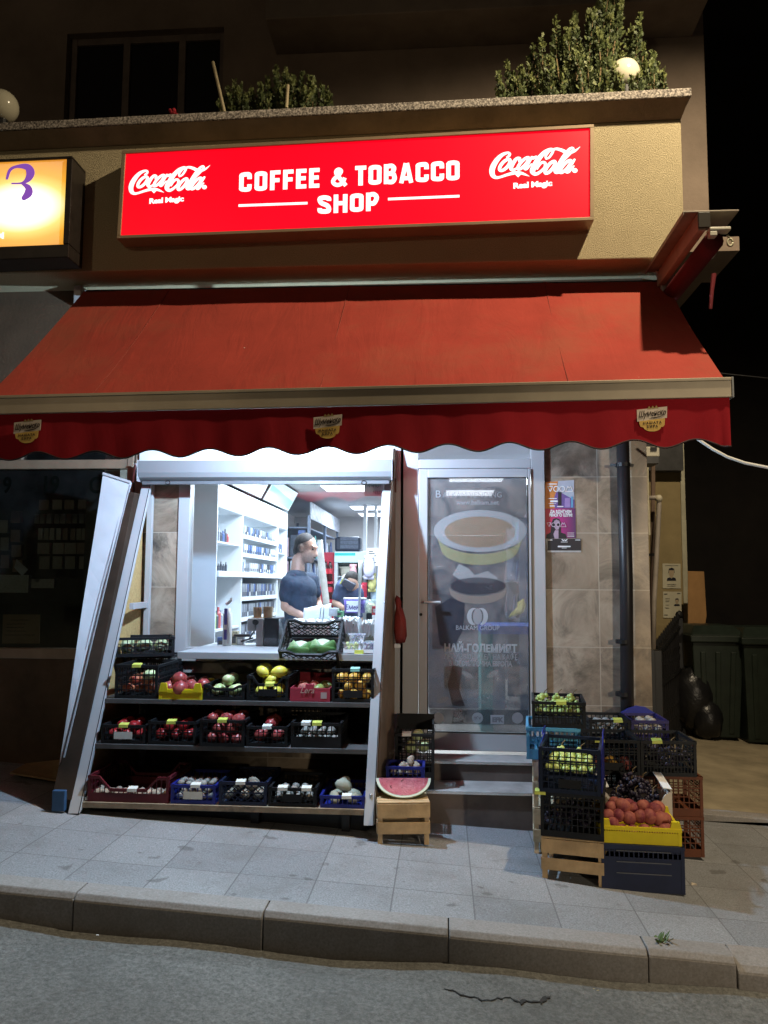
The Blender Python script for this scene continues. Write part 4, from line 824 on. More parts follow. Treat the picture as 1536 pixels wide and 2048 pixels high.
q = MB(); q.quad(P(1375, 1420, 3.9), P(1402, 1350, 3.9), P(1415, 1230, 3.9), P(1375, 1140, 3.9), (0, .012, 0)) if 0 else q.poly([P(*p, 4.1) for p in ((1376, 1142), (1408, 1143), (1413, 1230), (1409, 1262), (1392, 1262), (1386, 1290), (1384, 1420), (1376, 1420))][::-1], (0, .012, 0))
solo(q, 'cardboard_sheet', M('orange_cardboard', (.36, .20, .08), .8, .15, 5), 'tall brown cardboard sheet leaning behind the bins', 'cardboard', P(1390, 1300, 4.1))
q = MB(); random.seed(3); c_ = P(1392, 1380, 3.35); q.sphere((c_.x, 3.45, gz(c_.x)+.45), (.22, .18, .34), 16, 10, .07); q.sphere((c_.x+.03, 3.44, gz(c_.x)+.76), (.06, .06, .10), 10, 6, .12); q.sphere((c_.x+.12, 3.36, gz(c_.x)+.22), (.17, .14, .22), 12, 8, .08)
solo(q, 'rubbish_bag', M('black_bin_bag', (.010, .010, .011), .3, .2, 9, .5, 25), 'full black rubbish bag standing left of the bins', 'bag', (c_.x, 3.45, gz(c_.x)), smooth=True)
gt = thing('iron_gate', 'open black wrought iron gate with spear tops in the side alley', 'gate', (2.1, 2.4, gz(2.1)))
# leaf seen almost edge on, running away from its post
g0, g1 = P(1318, 1450, 2.0), P(1364, 1440, 3.6); g0.z, g1.z = gz(g0.x), gz(g1.x)
zl0, zl1 = P(1318, 1300, 2.0).z, P(1362, 1240, 3.6).z
q = MB()
for f_, (za, zb) in ((0, (.08, .08)), (1, (.70, .75)), (2, (0, 0))):
    if f_ == 2: a, b_ = V((g0.x, g0.y, zl0-.05)), V((g1.x, g1.y, zl1-.08))
    else: a, b_ = g0+V((0, 0, za)), g1+V((0, 0, zb))
    q.bar(a, b_, .025, .035)
for i in range(13):
    u = i/12; p = g0.lerp(g1, u); zt = zl0+(zl1-zl0)*u
    q.tube([p, V((p.x, p.y, zt))], .011, 6); q.tube([V((p.x, p.y, zt)), V((p.x, p.y, zt+.04)), V((p.x, p.y, zt+.12))], [.008, .024, .002], 6)
    if i < 12:
        m_ = g0.lerp(g1, u+.042); 
        for zz in (.35, .95): q.tube([V((m_.x, m_.y, m_.z+zz+.07*math.cos(a))) + (g1-g0).normalized()*.05*math.sin(a) for a in [2*math.pi*k/10 for k in range(11)]], .007, 5)
build(q, 'leaf', BLACK, gt)
q = MB(); q.bar(V((g1.x, g1.y, g1.z)), V((g1.x, g1.y, zl1+.02)), .06, .06); q.sphere((g1.x, g1.y, zl1+.06), .045); q.bar(V((g1.x+.03, g1.y, .62)), V((g1.x+.16, g1.y, .60)), .03, .03); build(q, 'hinge_post', BLACK, gt)
q = MB(); pb = P(1305, 1440, 1.3); q.box(pb.x-.075, pb.x+.075, 1.22, 1.37, gz(pb.x)-.05, P(1305, 1300, 1.3).z); solo(q, 'gate_post', BLACK, 'square dark post at the mouth of the alley', 'post', (pb.x, 1.3, gz(pb.x)), bevel=.006)
q = MB(); pb = P(1285, 1440, .45); q.box(1.52, P(1311, 1400, .45).x-.02, .35, .55, gz(1.5)-.05, P(1290, 1298, .45).z); q.tube([P(1270, 1408, .3), P(1300, 1385, .3)], .014, 8); solo(q, 'dark_board', BLACK, 'black board propped against the building corner behind the crates', 'board', (1.6, .45, gz(1.6)), bevel=.004)
# ================================================================== the slanted display stand
Y0, ST = -.12, None
pT = P(294, 962, Y0); pB = P(147, 1626, -1.08); KS = (-1.08-Y0)/(pT.z-pB.z)      # front plane: Y = Y0 + KS * (ztop - z)
ZT = pT.z
def PF(x, y):
    d = ray(x, y); t = (Y0+KS*(ZT-CAM.z)-CAM.y)/(d.y+KS*d.z); return CAM+d*t
st = thing('display_stand', 'slanted fruit display stand with white aluminium posts and strand board sides', 'stand', (-1.35, -.5, .08))
def post(x0a, x1a, ya, x0b, x1b, yb):
    a0, a1, b0, b1 = PF(x0a, ya), PF(x1a, ya), PF(x0b, yb), PF(x1b, yb); q = MB(); o = V((0, .045, .02))
    q.quad(b0, b1, a1, a0, o); 
    e = V((0, -.0015, 0)); i0, i1 = b1.lerp(b0, .10), a1.lerp(a0, .10)
    po = build(q, 'post', ALU, st, bevel=.004)
    g2 = MB(); g2.quad(b1.lerp(b0, .12)+e, b1.lerp(b0, .05)+e, a1.lerp(a0, .05)+e, a1.lerp(a0, .12)+e, (0, .001, 0)); build(g2, 'groove', BLACK, po)
    return a0, a1, b0, b1
L = post(285, 303, 963, 135, 159, 1628); Rr = post(764, 783, 985, 727, 748, 1652)
q = MB()
for y in (1205, 1590):
    c_ = PF(770 if y == 1205 else 742, y)+V((0, -.004, 0)); q.sphere(c_, .010, 8, 6)
build(q, 'bolt', M('bolt_steel', (.5, .52, .55), .3, .1, metal=.8), st, smooth=True)
# side panels: boards standing between the slanted post and the wall
def side(Xf, Xb, top, bot, mat, nm, th, zb):
    q = MB(); a, b_ = V((Xf[0], top.y+.05, top.z)), V((Xf[1], bot.y+.05, bot.z)); c_, d_ = V((Xb[1], -.02, zb)), V((Xb[0], -.02, top.z))
    q.quad(b_, c_, d_, a, (th, 0, 0)); return build(q, nm, mat, st)
side((L[0].x+.008, L[2].x+.008), (L[0].x-.03, L[2].x+.03), L[0], L[2], OSB, 'side_panel', -.016, .14)
pr2 = P(803, 900, -.02)
q = MB(); a, b_ = Rr[1]+V((-.010, .046, 0)), Rr[3]+V((-.012, .046, 0)); tpz = P(793, 900, -.03).z
q.quad(b_, V((-.378, -.035, .05)), V((-.378, -.035, tpz)), V((-.378, -.11, tpz)), (.016, 0, 0))
q.quad(b_, V((-.378, -.11, tpz)), V((-.378, -.112, tpz-.01)), a+V((0, 0, .0)), (.016, 0, 0)) if 0 else q.add([b_, V((-.378, -.11, tpz)), a, b_+V((.016, 0, 0)), V((-.362, -.11, tpz)), a+V((.016, 0, 0))], [(0, 1, 2), (5, 4, 3), (0, 3, 4, 1), (1, 4, 5, 2), (2, 5, 3, 0)])
build(q, 'side_panel', OSBD, st, label='brown outer board on the door side')
q = MB(); wl = P(295, 1100, -.05).x; q.box(wl-.012, wl+.03, -.062, -.022, .2, P(295, 965, -.05).z); build(q, 'wall_post', ALU, st, bevel=.003)
q = MB(); a = PF(245, 1213)+V((.04, .06, 0)); q.bar(a, V((wl, -.045, a.z)), .03, .045); build(q, 'crossbar', ALU, st, bevel=.003)
SHM = M('dark_shelf_board', (.085, .082, .080), .7, .3, 6)
def shelf(y, xm, nm='shelf', th=.03, mat=None, back=-.03, x0=None, x1=None):
    p = PF(xm, y); z = p.z; t_ = (ZT-z)/(ZT-L[2].z); xl = (L[1].x+(L[3].x-L[1].x)*t_-.03) if x0 is None else x0; xr = (Rr[0].x+(Rr[2].x-Rr[0].x)*t_+.03) if x1 is None else x1
    q = MB(); q.box(xl, xr, p.y+.005, back, z-th, z); build(q, nm, mat or SHM, st, bevel=.002); return z, p.y+.005
zA, yA = shelf(1402, 480); zB, yB = shelf(1494, 480); zC, yC = shelf(1612, 450, th=.035, mat=M('worn_rail_board', (.30, .24, .17), .8, .35, 9, dirt=(.08, .07, .06)))
lp0 = PF(600, 1307); q = MB(); ledx0 = P(355, 1300, lp0.y).x; q.box(ledx0, Rr[0].x+.03, lp0.y, lp0.y+.03, lp0.z-.045, lp0.z); q.box(ledx0, Rr[0].x+.03, lp0.y+.031, -.105, lp0.z-.012, lp0.z-.001); build(q, 'top_ledge', ALUG, st, bevel=.002)
zL, yL = lp0.z, lp0.y
q = MB(); q.box(L[3].x, Rr[2].x, -.9, -.86, .02, zC-.036); 
for x in (L[3].x+.25, -1.2, Rr[2].x-.15): q.box(x, x+.05, -.95, -.6, gz(x), zC-.036)
build(q, 'foot', BLACK, st)
q = MB(); q.tube([PF(272, 928)+V((0, -.01, 0)), PF(266, 965)], .012, 8); build(q, 'hinge', M('bolt_steel', (.5, .52, .55)), st)
q = MB(); q.box(-.392, -.352, -.135, -.10, P(776, 985, -.1).z, P(776, 958, -.1).z); build(q, 'corner_block', M('brown_block', (.14, .075, .06), .8), st)
# ================================================================== leaning panels left of the stand
ld = thing('white_banner', 'tall white sheet leaning against the left post of the stand', 'banner', (-2.55, -.7, .15))
w1, w2, w3, w4 = P(206, 947, -.27), P(262, 965, -.235), P(140, 1445, -.92), P(118, 1530, -.985); 
q = MB(); nn_ = 14; 
for i in range(nn_+1):
    u = i/nn_; a = w1.lerp(w4, u); b_ = w2.lerp(P(122, 1520, -.97), u); wv = V((0, .006*math.sin(u*9), 0))
    q.v += [a+wv, b_-wv, a+wv+V((.002, .012, 0)), b_-wv+V((.002, .012, 0))]
for i in range(nn_): k = 4*i; q.f += [(k, k+1, k+5, k+4), (k+3, k+2, k+6, k+7), (k+2, k, k+4, k+6), (k+1, k+3, k+7, k+5)]; q.m += [0]*4
q.f += [(1, 0, 2, 3), (4*nn_, 4*nn_+1, 4*nn_+3, 4*nn_+2)]; q.m += [0, 0]
build(q, 'sheet', M('white_sheet', (.47, .49, .52), .5, .1, 3, dirt=(.28, .29, .30)), ld, smooth=False)
q = MB(); q.bar(w1+V((0, -.008, 0)), w2+V((0, -.008, 0)), .018, .02); build(q, 'top_batten', ALU, ld, bevel=.003)
q = MB(); q.bar(w2+V((-.004, -.01, -.02)), P(128, 1515, -.98), .008, .008); q.bar(w2+V((-.03, -.012, -.02)), P(178, 1290, -.72), .003, .003); build(q, 'edge_cord', M('grey_cord', (.3, .31, .33)), ld)
bb = thing('leaning_board', 'brown board with a blue taped foot between white sheet and stand', 'board', (-2.4, -.9, .14))
q = MB(); q.quad(P(104, 1595, -1.05), P(143, 1600, -1.05), P(269, 985, -.26), P(237, 985, -.26), (0, .12, .0)); build(q, 'board', M('brown_leaning_board', (.040, .027, .019), .9, .25, 5, spec=.08), bb)
q = MB(); f0 = P(105, 1612, -1.01); q.box(f0.x+.03, P(140, 1600, -1.01).x, -1.085, -1.052, gz(-2.4)+.01, P(118, 1575, -1.01).z); build(q, 'foot', M('blue_tape', (.03, .08, .17), .5, .2), bb, bevel=.004)
q = MB(); q.poly([G(*p)+V((0, 0, .006)) for p in ((22, 1545), (60, 1530), (122, 1522), (126, 1563), (60, 1568), (30, 1562))], (0, 0, .02)); 
q = MB(); q.quad(P(20, 1548, -.45), P(122, 1565, -.5), P(124, 1522, -.2), P(52, 1530, -.2), (0, 0, .012)); solo(q, 'flattened_cardboard', M('brown_cardboard', (.30, .20, .10), .85, .2), 'flattened brown cardboard propped at the foot of the left wall', 'cardboard', P(70, 1545, -.4))
# red bag hanging on the door-side board of the stand
q = MB(); pts = [(793, 1190), (800, 1196), (803, 1204), (799, 1208), (806, 1218), (812, 1240), (814, 1272), (810, 1284), (800, 1288), (791, 1286), (788, 1260), (789, 1230), (792, 1210), (789, 1200)]
random.seed(5); cen = P(801, 1240, -.22)
for k, sc_ in ((0, .75), (1, 1), (2, .75)):
    for x, y in pts: p = P(x, y, -.22); q.v.append(cen+(p-cen)*sc_+V((0, (k-1)*.035, random.uniform(-.004, .004))))
n = len(pts)
for k in range(2):
    for i in range(n): q.f.append((k*n+i, k*n+(i+1) % n, (k+1)*n+(i+1) % n, (k+1)*n+i)); q.m.append(0)
q.f += [tuple(range(n))[::-1], tuple(range(2*n, 3*n))]; q.m += [0, 0]
solo(q, 'cloth_bag', M('red_brown_bag', (.26, .035, .03), .6, .25, 9, .4, 25), 'limp red bag hanging on the stand beside the door', 'bag', cen, smooth=True)
q = MB(); c_ = P(795, 1292, -.2); q.box(c_.x-.022, c_.x+.022, -.205, -.2, c_.z-.012, c_.z+.012); solo(q, 'price_ticket', WI, 'small white ticket below the red bag', 'ticket', c_)
# ================================================================== crates
def crate_body(w, d, h, style='grid', dip=0, solid=.0, pitch=.03, sidedip=0):
    q = MB(); c = .018
    for x in (-w/2, w/2-c):
        for y in (0, d-c): q.box(x, x+c, y, y+c, 0, h)
    q.box(-w/2+c, w/2-c, c, d-c, .002, .008)
    def wall(o, ux, L, dp):
        o, ux = V(o), V(ux); n = V((0, 0, 1)).cross(ux); n.normalize(); e = c
        P_ = lambda a, z, t=0: o+ux*a+V((0, 0, z))+n*t
        def bx(a0, a1, z0, z1, t0, t1): q.hexa([P_(a0, z0, t0), P_(a1, z0, t0), P_(a1, z1, t0), P_(a0, z1, t0), P_(a0, z0, t1), P_(a1, z0, t1), P_(a1, z1, t1), P_(a0, z1, t1)])
        top = lambda a: h-.018-(dp*min(1, max(0, (min(a, L-a)-.14*L)/(.14*L))))
        bx(e, L-e, 0, .022+solid*h, .002, .008)
        seg = [0, .14*L, .28*L, .72*L, .86*L, L]
        for a, b in zip(seg[:-1], seg[1:]):
            if a == 0: a = .001
            if b == L: b = L-.001
            za, zb = top(a), top(b)
            q.hexa([P_(a, za, -.003), P_(b, zb, -.003), P_(b, zb+.018, -.003), P_(a, za+.018, -.003), P_(a, za, .012), P_(b, zb, .012), P_(b, zb+.018, .012), P_(a, za+.018, .012)])
        z = .022+solid*h+.032
        if style == 'diamond':
            k = -h
            while k < L:
                for s in (1, -1):
                    a0, a1 = (k, k+h) if s > 0 else (k+h, k)
                    lo, hi = max(e, min(a0, a1)), min(L-e, max(a0, a1))
                    if hi-lo > .02:
                        f = lambda a: (a-a0)/(a1-a0)*h
                        z0_, z1_ = f(lo), f(hi); zc = top((lo+hi)/2)
                        q.bar(P_(lo, min(z0_, top(lo)), .005), P_(hi, min(z1_, top(hi)), .005), .003, .005)
                k += pitch*1.4
            z = h*.5; bx(e, L-e, z, z+.008, .0025, .0075)
        else:
            a = e+pitch
            while a < L-e-.006: bx(a-.003, a+.003, .022, top(a)+.002, .003, .0065); a += pitch
            while z < h-dp-.03: bx(e, L-e, z, z+.005, .0022, .0072); z += .034
            zz = h-dp-.018-.055
            bx(e, L-e, zz, zz+.008, .0018, .0076)
    wall((-w/2, 0, 0), (1, 0, 0), w, dip); wall((w/2, d, 0), (-1, 0, 0), w, dip)
    wall((w/2, 0, 0), (0, 1, 0), d, sidedip); wall((-w/2, d, 0), (0, -1, 0), d, sidedip)
    return q
TAGS = {'y': M('yellow_tag', (.62, .66, .12), .5, .1), 'w': M('white_tag', (.72, .74, .70), .5, .1), 'g': M('mint_tag', (.25, .55, .45), .5, .1)}
random.seed(11)
def crate(loc, w, d, h, mat, label, rz=0, tags=(), name='fruit_crate', group='plastic fruit crates', plate=False, **k):
    t_ = thing(name, label, 'crate', loc, rz, group, local=True); t_['dims'] = (w, d, h)
    bo = build(crate_body(w, d, h, **k), 'body', mat, t_)
    dp = k.get('dip', 0)
    for u, col in tags:
        q = MB(); x = (u-.5)*w; z = h-dp; q.hexa([(x-.03, -.006, z-.017), (x+.03, -.006, z-.015), (x+.028, -.005, z+.003), (x-.03, -.005, z+.002), (x-.03, -.0035, z-.017), (x+.03, -.0035, z-.015), (x+.03, .03, z+.012), (x-.03, .03, z+.011)]); build(q, 'price_tag', TAGS[col], t_)
    if plate:
        q = MB(); q.box(-.06, .06, -.004, -.0005, .03, .075); build(q, 'label_plate', RUBBER if plate is True else TAGS[plate], t_)
    return t_
def fcrate(xl, xr, yt, Y, z0, d, mat, label, rz=0, **k):
    xm = (xl+xr)/2; a, b_ = P(xl, yt, Y).x, P(xr, yt, Y).x; h = P(xm, yt, Y).z-z0
    return crate(((a+b_)/2, Y, z0), b_-a, d, h, mat, label, rz, **k)
NAVY = M('navy_crate_plastic', (.012, .018, .05), .45, .2, 6); BLUEP = M('blue_crate_plastic', (.016, .024, .22), .4, .12, 6); REDP = M('dark_red_crate_plastic', (.10, .010, .016), .45, .2, 6)
YELP = M('yellow_crate_plastic', (.72, .58, .015), .42, .1, 6); LBLUE = M('pale_blue_crate_plastic', (.10, .36, .56), .45, .1, 6); ORAP = M('rust_orange_crate_plastic', (.13, .036, .012), .55, .2, 6)
# ---- fruit
def fruitmesh(kind, mats):
    q = MB(); nu, nv = 14, 10
    s = {'round': (1, 1, .9), 'peach': (1, 1, .95), 'lemon': (1.25, .92, .92), 'potato': (1.25, .9, .85), 'pom': (1, 1, .93), 'pepper': (.85, .85, 1.1), 'mush': (1, 1, .8)}.get(kind, (1, 1, 1))
    for i in range(nv+1):
        th = math.pi*i/nv
        for j in range(nu):
            ph = 2*math.pi*j/nu; r_ = 1.0
            if kind == 'round': r_ = 1-.22*math.exp(-(th/.35)**2)-.12*math.exp(-((math.pi-th)/.3)**2)
            if kind == 'peach': r_ = 1-.10*math.exp(-(min(ph, 2*math.pi-ph)/.28)**2)*math.sin(th)-.15*math.exp(-(th/.3)**2)
            if kind == 'pom': r_ = 1+.03*math.cos(5*ph)*math.sin(th)+(.22 if i == 0 else 0)
            if kind == 'potato': r_ = 1+.08*math.sin(2*ph+1)*math.sin(th)+.05*math.cos(3*th)
            if kind == 'pepper': r_ = 1+.10*math.cos(4*ph)*math.sin(th)-.25*math.exp(-(th/.4)**2)
            x, y, z = math.sin(th)*math.cos(ph), math.sin(th)*math.sin(ph), math.cos(th)
            if kind == 'lemon': r_ = 1+.18*math.exp(-((1-abs(x))/.08)**2)
            q.v.append((x*r_*s[0]*.5, y*r_*s[1]*.5, z*r_*s[2]*.5))
    for i in range(nv):
        for j in range(nu): q.f.append((i*nu+j, (i+1)*nu+j, (i+1)*nu+(j+1) % nu, i*nu+(j+1) % nu)); q.m.append(0)
    return q
def fruitmat(name, c1, c2, rough=.4, scale=2.2, c3=None):
    m, t, b = nt(name); b.inputs['Roughness'].default_value = rough
    oi = N(t, 'ShaderNodeObjectInfo'); ad = N(t, 'ShaderNodeVectorMath', operation='MULTIPLY_ADD'); t.links.new(oi.outputs['Random'], ad.inputs[0]); ad.inputs[1].default_value = (9, 7, 5); t.links.new(coord(t), ad.inputs[2])
    f = noise(t, scale, 4, .6, ad.outputs[0]); c = ramp(t, f, [(.38, c1), (.62, c2)])
    if c3: c = mixc(t, ramp(t, noise(t, scale*9, 3, .6, ad.outputs[0]), [(.58, 0), (.7, .6)]), c, c3)
    t.links.new(c, b.inputs['Base Color']); return m
KIND = {
 'apple_red': ('round', 'apple', .072, fruitmat('red_apple_skin', (.34, .035, .03), (.52, .22, .09))), 'apple_green': ('round', 'apple', .078, fruitmat('green_apple_skin', (.40, .50, .20), (.62, .66, .36), .35)),
 'pomegranate': ('pom', 'pomegranate', .088, fruitmat('pomegranate_skin', (.26, .022, .030), (.40, .10, .08), .35)), 'tomato': ('round', 'tomato', .068, fruitmat('tomato_skin', (.26, .012, .016), (.36, .03, .03), .22)),
 'lemon': ('lemon', 'quince', .082, fruitmat('yellow_fruit_skin', (.66, .56, .05), (.74, .66, .12), .42)), 'orange': ('round', 'nectarine', .066, fruitmat('amber_fruit_skin', (.66, .30, .04), (.72, .48, .10), .4)),
 'peach': ('peach', 'peach', .078, fruitmat('peach_skin', (.16, .018, .035), (.40, .125, .085), .75, 1.3)), 'potato': ('potato', 'potato', .066, fruitmat('potato_skin', (.24, .20, .145), (.34, .295, .23), .8)),
 'onion': ('mush', 'onion', .055, fruitmat('white_onion_skin', (.20, .19, .165), (.30, .285, .25), .5)), 'walnut': ('potato', 'walnut', .040, fruitmat('walnut_shell', (.30, .23, .17), (.44, .36, .28), .8)),
 'mango': ('potato', 'mango', .10, fruitmat('mango_skin', (.16, .24, .06), (.30, .36, .10), .4)), 'plum': ('round', 'plum', .040, fruitmat('green_plum_skin', (.40, .50, .12), (.55, .62, .22), .35)), 'melon': ('potato', 'pale_squash', .105, fruitmat('pale_squash_skin', (.33, .33, .23), (.44, .44, .34), .6)),
 'mushroom': ('mush', 'mushroom', .048, fruitmat('mushroom_cap', (.26, .24, .21), (.36, .335, .30), .7)),
}
PROTO = {}
def put(kind, loc, size=None, label='', group=''):
    sh_, nm, s0, mt_ = KIND[kind]
    s = (size or s0)*random.uniform(.82, 1.1); rot = (random.uniform(-.7, .7), random.uniform(-.7, .7), random.uniform(0, 6.28))
    if kind not in PROTO:
        o = build(fruitmesh(sh_, None), nm, mt_, None, smooth=True); PROTO[kind] = o; o['category'] = nm.replace('_', ' ')
    else: o = PROTO[kind].copy(); sc.collection.objects.link(o)
    o.location = loc; o.rotation_euler = rot; o.scale = (s, s, s); o['label'] = label; o['group'] = group; return o
def fill(cr, kind, label, group, size=None, z0=.02, layers=2, top=.0, inset=.02, rows=99, xr=(0, 1), frontonly=True):
    w, d, h = cr['dims']; s = size or KIND[kind][2]; rz = cr.rotation_euler.z; cs, sn = math.cos(rz), math.sin(rz); L0 = cr.location
    nx = max(1, int((w-2*inset)*(xr[1]-xr[0])/s)); ny = min(rows, max(1, int((d-2*inset)/s)))
    for ly in range(layers):
        for iy in range(ny):
            if frontonly and ly < layers-1 and iy > 1: continue
            if frontonly and iy > 3: continue
            off = .5*(ly % 2)
            for ix in range(nx-(1 if off else 0)):
                x = -w/2+inset+(xr[0]*(w-2*inset))+s*(ix+.5+off)*((w-2*inset)*(xr[1]-xr[0])/(nx*s))+random.uniform(-.08, .08)*s
                y = inset+s*(iy+.5)+random.uniform(-.06, .06)*s+(.3*s if ly else 0); z = z0+s*.47+ly*s*.78+random.uniform(0, .12)*s
                put(kind, (L0.x+x*cs-y*sn, L0.y+x*sn+y*cs, L0.z+z), s, label, group)
def bunch(name, loc, rx, ry, rz_, n, r, mat, label, group, seed, leafy=False, cat='grapes'):
    random.seed(seed); q = MB()
    for i in range(n):
        u, v = random.uniform(-1, 1), random.uniform(-1, 1); k = math.sqrt(u*u+v*v)
        if k > 1: u, v = u/k*.95, v/k*.95
        q.sphere((u*rx, v*ry, r+max(0, (1-u*u-v*v))*rz_*random.uniform(.55, 1)), r*random.uniform(.85, 1.1), 8, 6)
    st_ = MB(); st_.tube([(0, 0, rz_*.6), (.01, .01, rz_+.03), (.03, .015, rz_+.045)], [.004, .003, .003], 6)
    t_ = thing(name, label, cat, loc, random.uniform(-.5, .5), group, local=True)
    build(q, 'berries', mat, t_, smooth=True); build(st_, 'stem', M('brown_stem', (.16, .11, .05), .8), t_); return t_
GRB = M('black_grape_skin', (.022, .018, .035), .42, .4, 30); GRG = M('green_grape_skin', (.46, .54, .16), .32, .25, 30); BLUB = M('blueberry_skin', (.05, .06, .16), .5, .3, 40)
LEAFP = M('pale_green_leaf', (.36, .46, .24), .6, .3, 14)
# ---- row on the top shelf (left to right)
yS = yA+.012; zS = zA+.001
c = fcrate(231, 316, 1330, yS, zS, .42, RUBBER, 'tall black crate of mixed red and green apples, leftmost on the upper shelf', tags=[(.5, 'y')])
fill(c, 'apple_red', 'apple seen through the leftmost black crate of the upper shelf', 'apples in the tall black crate', rows=3)
fill(c, 'apple_green', 'pale green apple at the back of the leftmost upper crate', 'green apples in the tall black crate', z0=.10, layers=1, xr=(.5, 1), rows=2)
ya = fcrate(318, 404, 1380, yS-.01, zS, .34, YELP, 'shallow yellow crate of pomegranates on the upper shelf', dip=.0, pitch=.02, solid=.75, group='shallow yellow crates')
for o_ in ((-.10, .03), (-.015, .02), (.075, .035), (-.06, .11), (.03, .10), (.11, .12), (-.11, .19), (0, .19), (.09, .2)):
    put('pomegranate', (ya.location.x+o_[0], ya.location.y+o_[1]+.02, zS+.065+.10*o_[1]), .10, 'large pomegranate heaped in the shallow yellow crate', 'pomegranates in the yellow crate')
put('pomegranate', (ya.location.x-.03, ya.location.y+.07, zS+.125), .10, 'large pomegranate heaped in the shallow yellow crate', 'pomegranates in the yellow crate')
q = MB()
for sx_ in (-1, 1):
    x = sx_*(ya['dims'][0]/2-.03); 
    for y in (-.004, .30): q = MB(); q.hexa([(x-.03, y, .05), (x+.03, y, .05), (x+.018, y, .105), (x-.018, y, .105), (x-.03, y+.018, .05), (x+.03, y+.018, .05), (x+.018, y+.018, .105), (x-.018, y+.018, .105)]); build(q, 'corner_post', YELP, ya)
c = fcrate(407, 489, 1370, yS, zS, .34, RUBBER, 'low black crate of pale green apples on the upper shelf', dip=.02)
fill(c, 'apple_green', 'pale green apple in the low black crate beside the yellow crate', 'green apples in the low black crate', rows=3, layers=2, z0=.015)
c = fcrate(494, 577, 1352, yS, zS, .38, RUBBER, 'black crate of bright yellow quinces with raised corners', dip=.05, tags=[(.55, 'y')], plate=True)
fill(c, 'lemon', 'bright yellow quince in the black crate with raised corners', 'quinces in the black crate', rows=3, layers=3, z0=.01)
a, b_ = P(580, 1390, yS).x, P(660, 1390, yS).x; hb = P(620, 1372, yS).z-zS
bx = thing('cardboard_box', 'dark red printed fruit box of mangoes on the upper shelf', 'box', ((a+b_)/2, yS, zS), 0, local=True); bx['dims'] = (b_-a, .36, hb)
w_ = b_-a; q = MB(); RB = M('red_box_card', (.36, .030, .055), .7, .2, 6)
q.box(-w_/2, w_/2, 0, .008, 0, hb-.03); q.box(-w_/2, -w_*.12, 0, .008, hb-.0299, hb-.012); q.box(w_*.10, w_/2, 0, .008, hb-.0299, hb-.012); q.box(-w_*.12+.001, w_*.10-.001, -.003, .008, hb-.0299, hb+.012)
q.box(-w_/2, -w_/2+.008, .0085, .352, 0, hb-.012); q.box(w_/2-.008, w_/2, .0085, .352, 0, hb-.012); q.box(-w_/2, w_/2, .3525, .36, 0, hb+.05); q.box(-w_/2+.008, w_/2-.008, .0085, .352, .002, .008)
bo = build(q, 'body', RB, bx, bevel=.002)
build(textmb('Lera', (-.02, -.0035, hb*.55), (.052, 0, 0), (0, 0, .052), 1, .0, 'CENTER', .35, .001), 'box_lettering', M('dull_gold_print', (.50, .33, .28), .6), bo)
q = MB(); q.box(w_*.27, w_*.42, -.0015, -.0002, .02, .06); build(q, 'box_label', M('box_grey_label', (.42, .33, .33), .6), bo)
for o_ in ((.05, .07), (-.05, .06), (.0, .15), (-.07, .17), (.08, .18)): put('mango' if o_[0] > .04 else 'peach', (bx.location.x+o_[0], yS+o_[1], zS+hb-.03), .095, 'mango showing above the red printed box', 'mangoes in the red box')
c = fcrate(664, 748, 1338, yS-.005, zS, .40, RUBBER, 'tall black crate of amber nectarines, rightmost on the upper shelf', dip=0, tags=[(.55, 'g')], plate=True)
fill(c, 'orange', 'amber nectarine in the rightmost black crate of the upper shelf', 'nectarines in the tall black crate', rows=3, layers=3, z0=.01)
# ---- left corner stack beside the board: black crate below, tilted crate of pale greens above
zt2 = P(300, 1398, -.42).z
cs_ = crate((P(300, 1320, -.30).x, -.36, zA+.002), .34, .30, P(300, 1312, -.36).z-zA, RUBBER, 'deep black crate standing at the back of the upper shelf', solid=.3)
hT = P(300, 1312, -.36).z
cg = crate((P(300, 1310, -.40).x-.02, -.44, hT+.002), .40, .30, .135, RUBBER, 'turned black crate of pale courgettes, topmost on the left', rz=R(24), style='grid')
GRC = fruitmat('courgette_skin', (.36, .44, .22), (.56, .62, .40), .5)
KIND['courgette'] = ('potato', 'courgette', .10, GRC)
fill(cg, 'courgette', 'pale green courgette in the turned crate at the left', 'courgettes in the turned crate', size=.095, layers=1, z0=.02, rows=3)
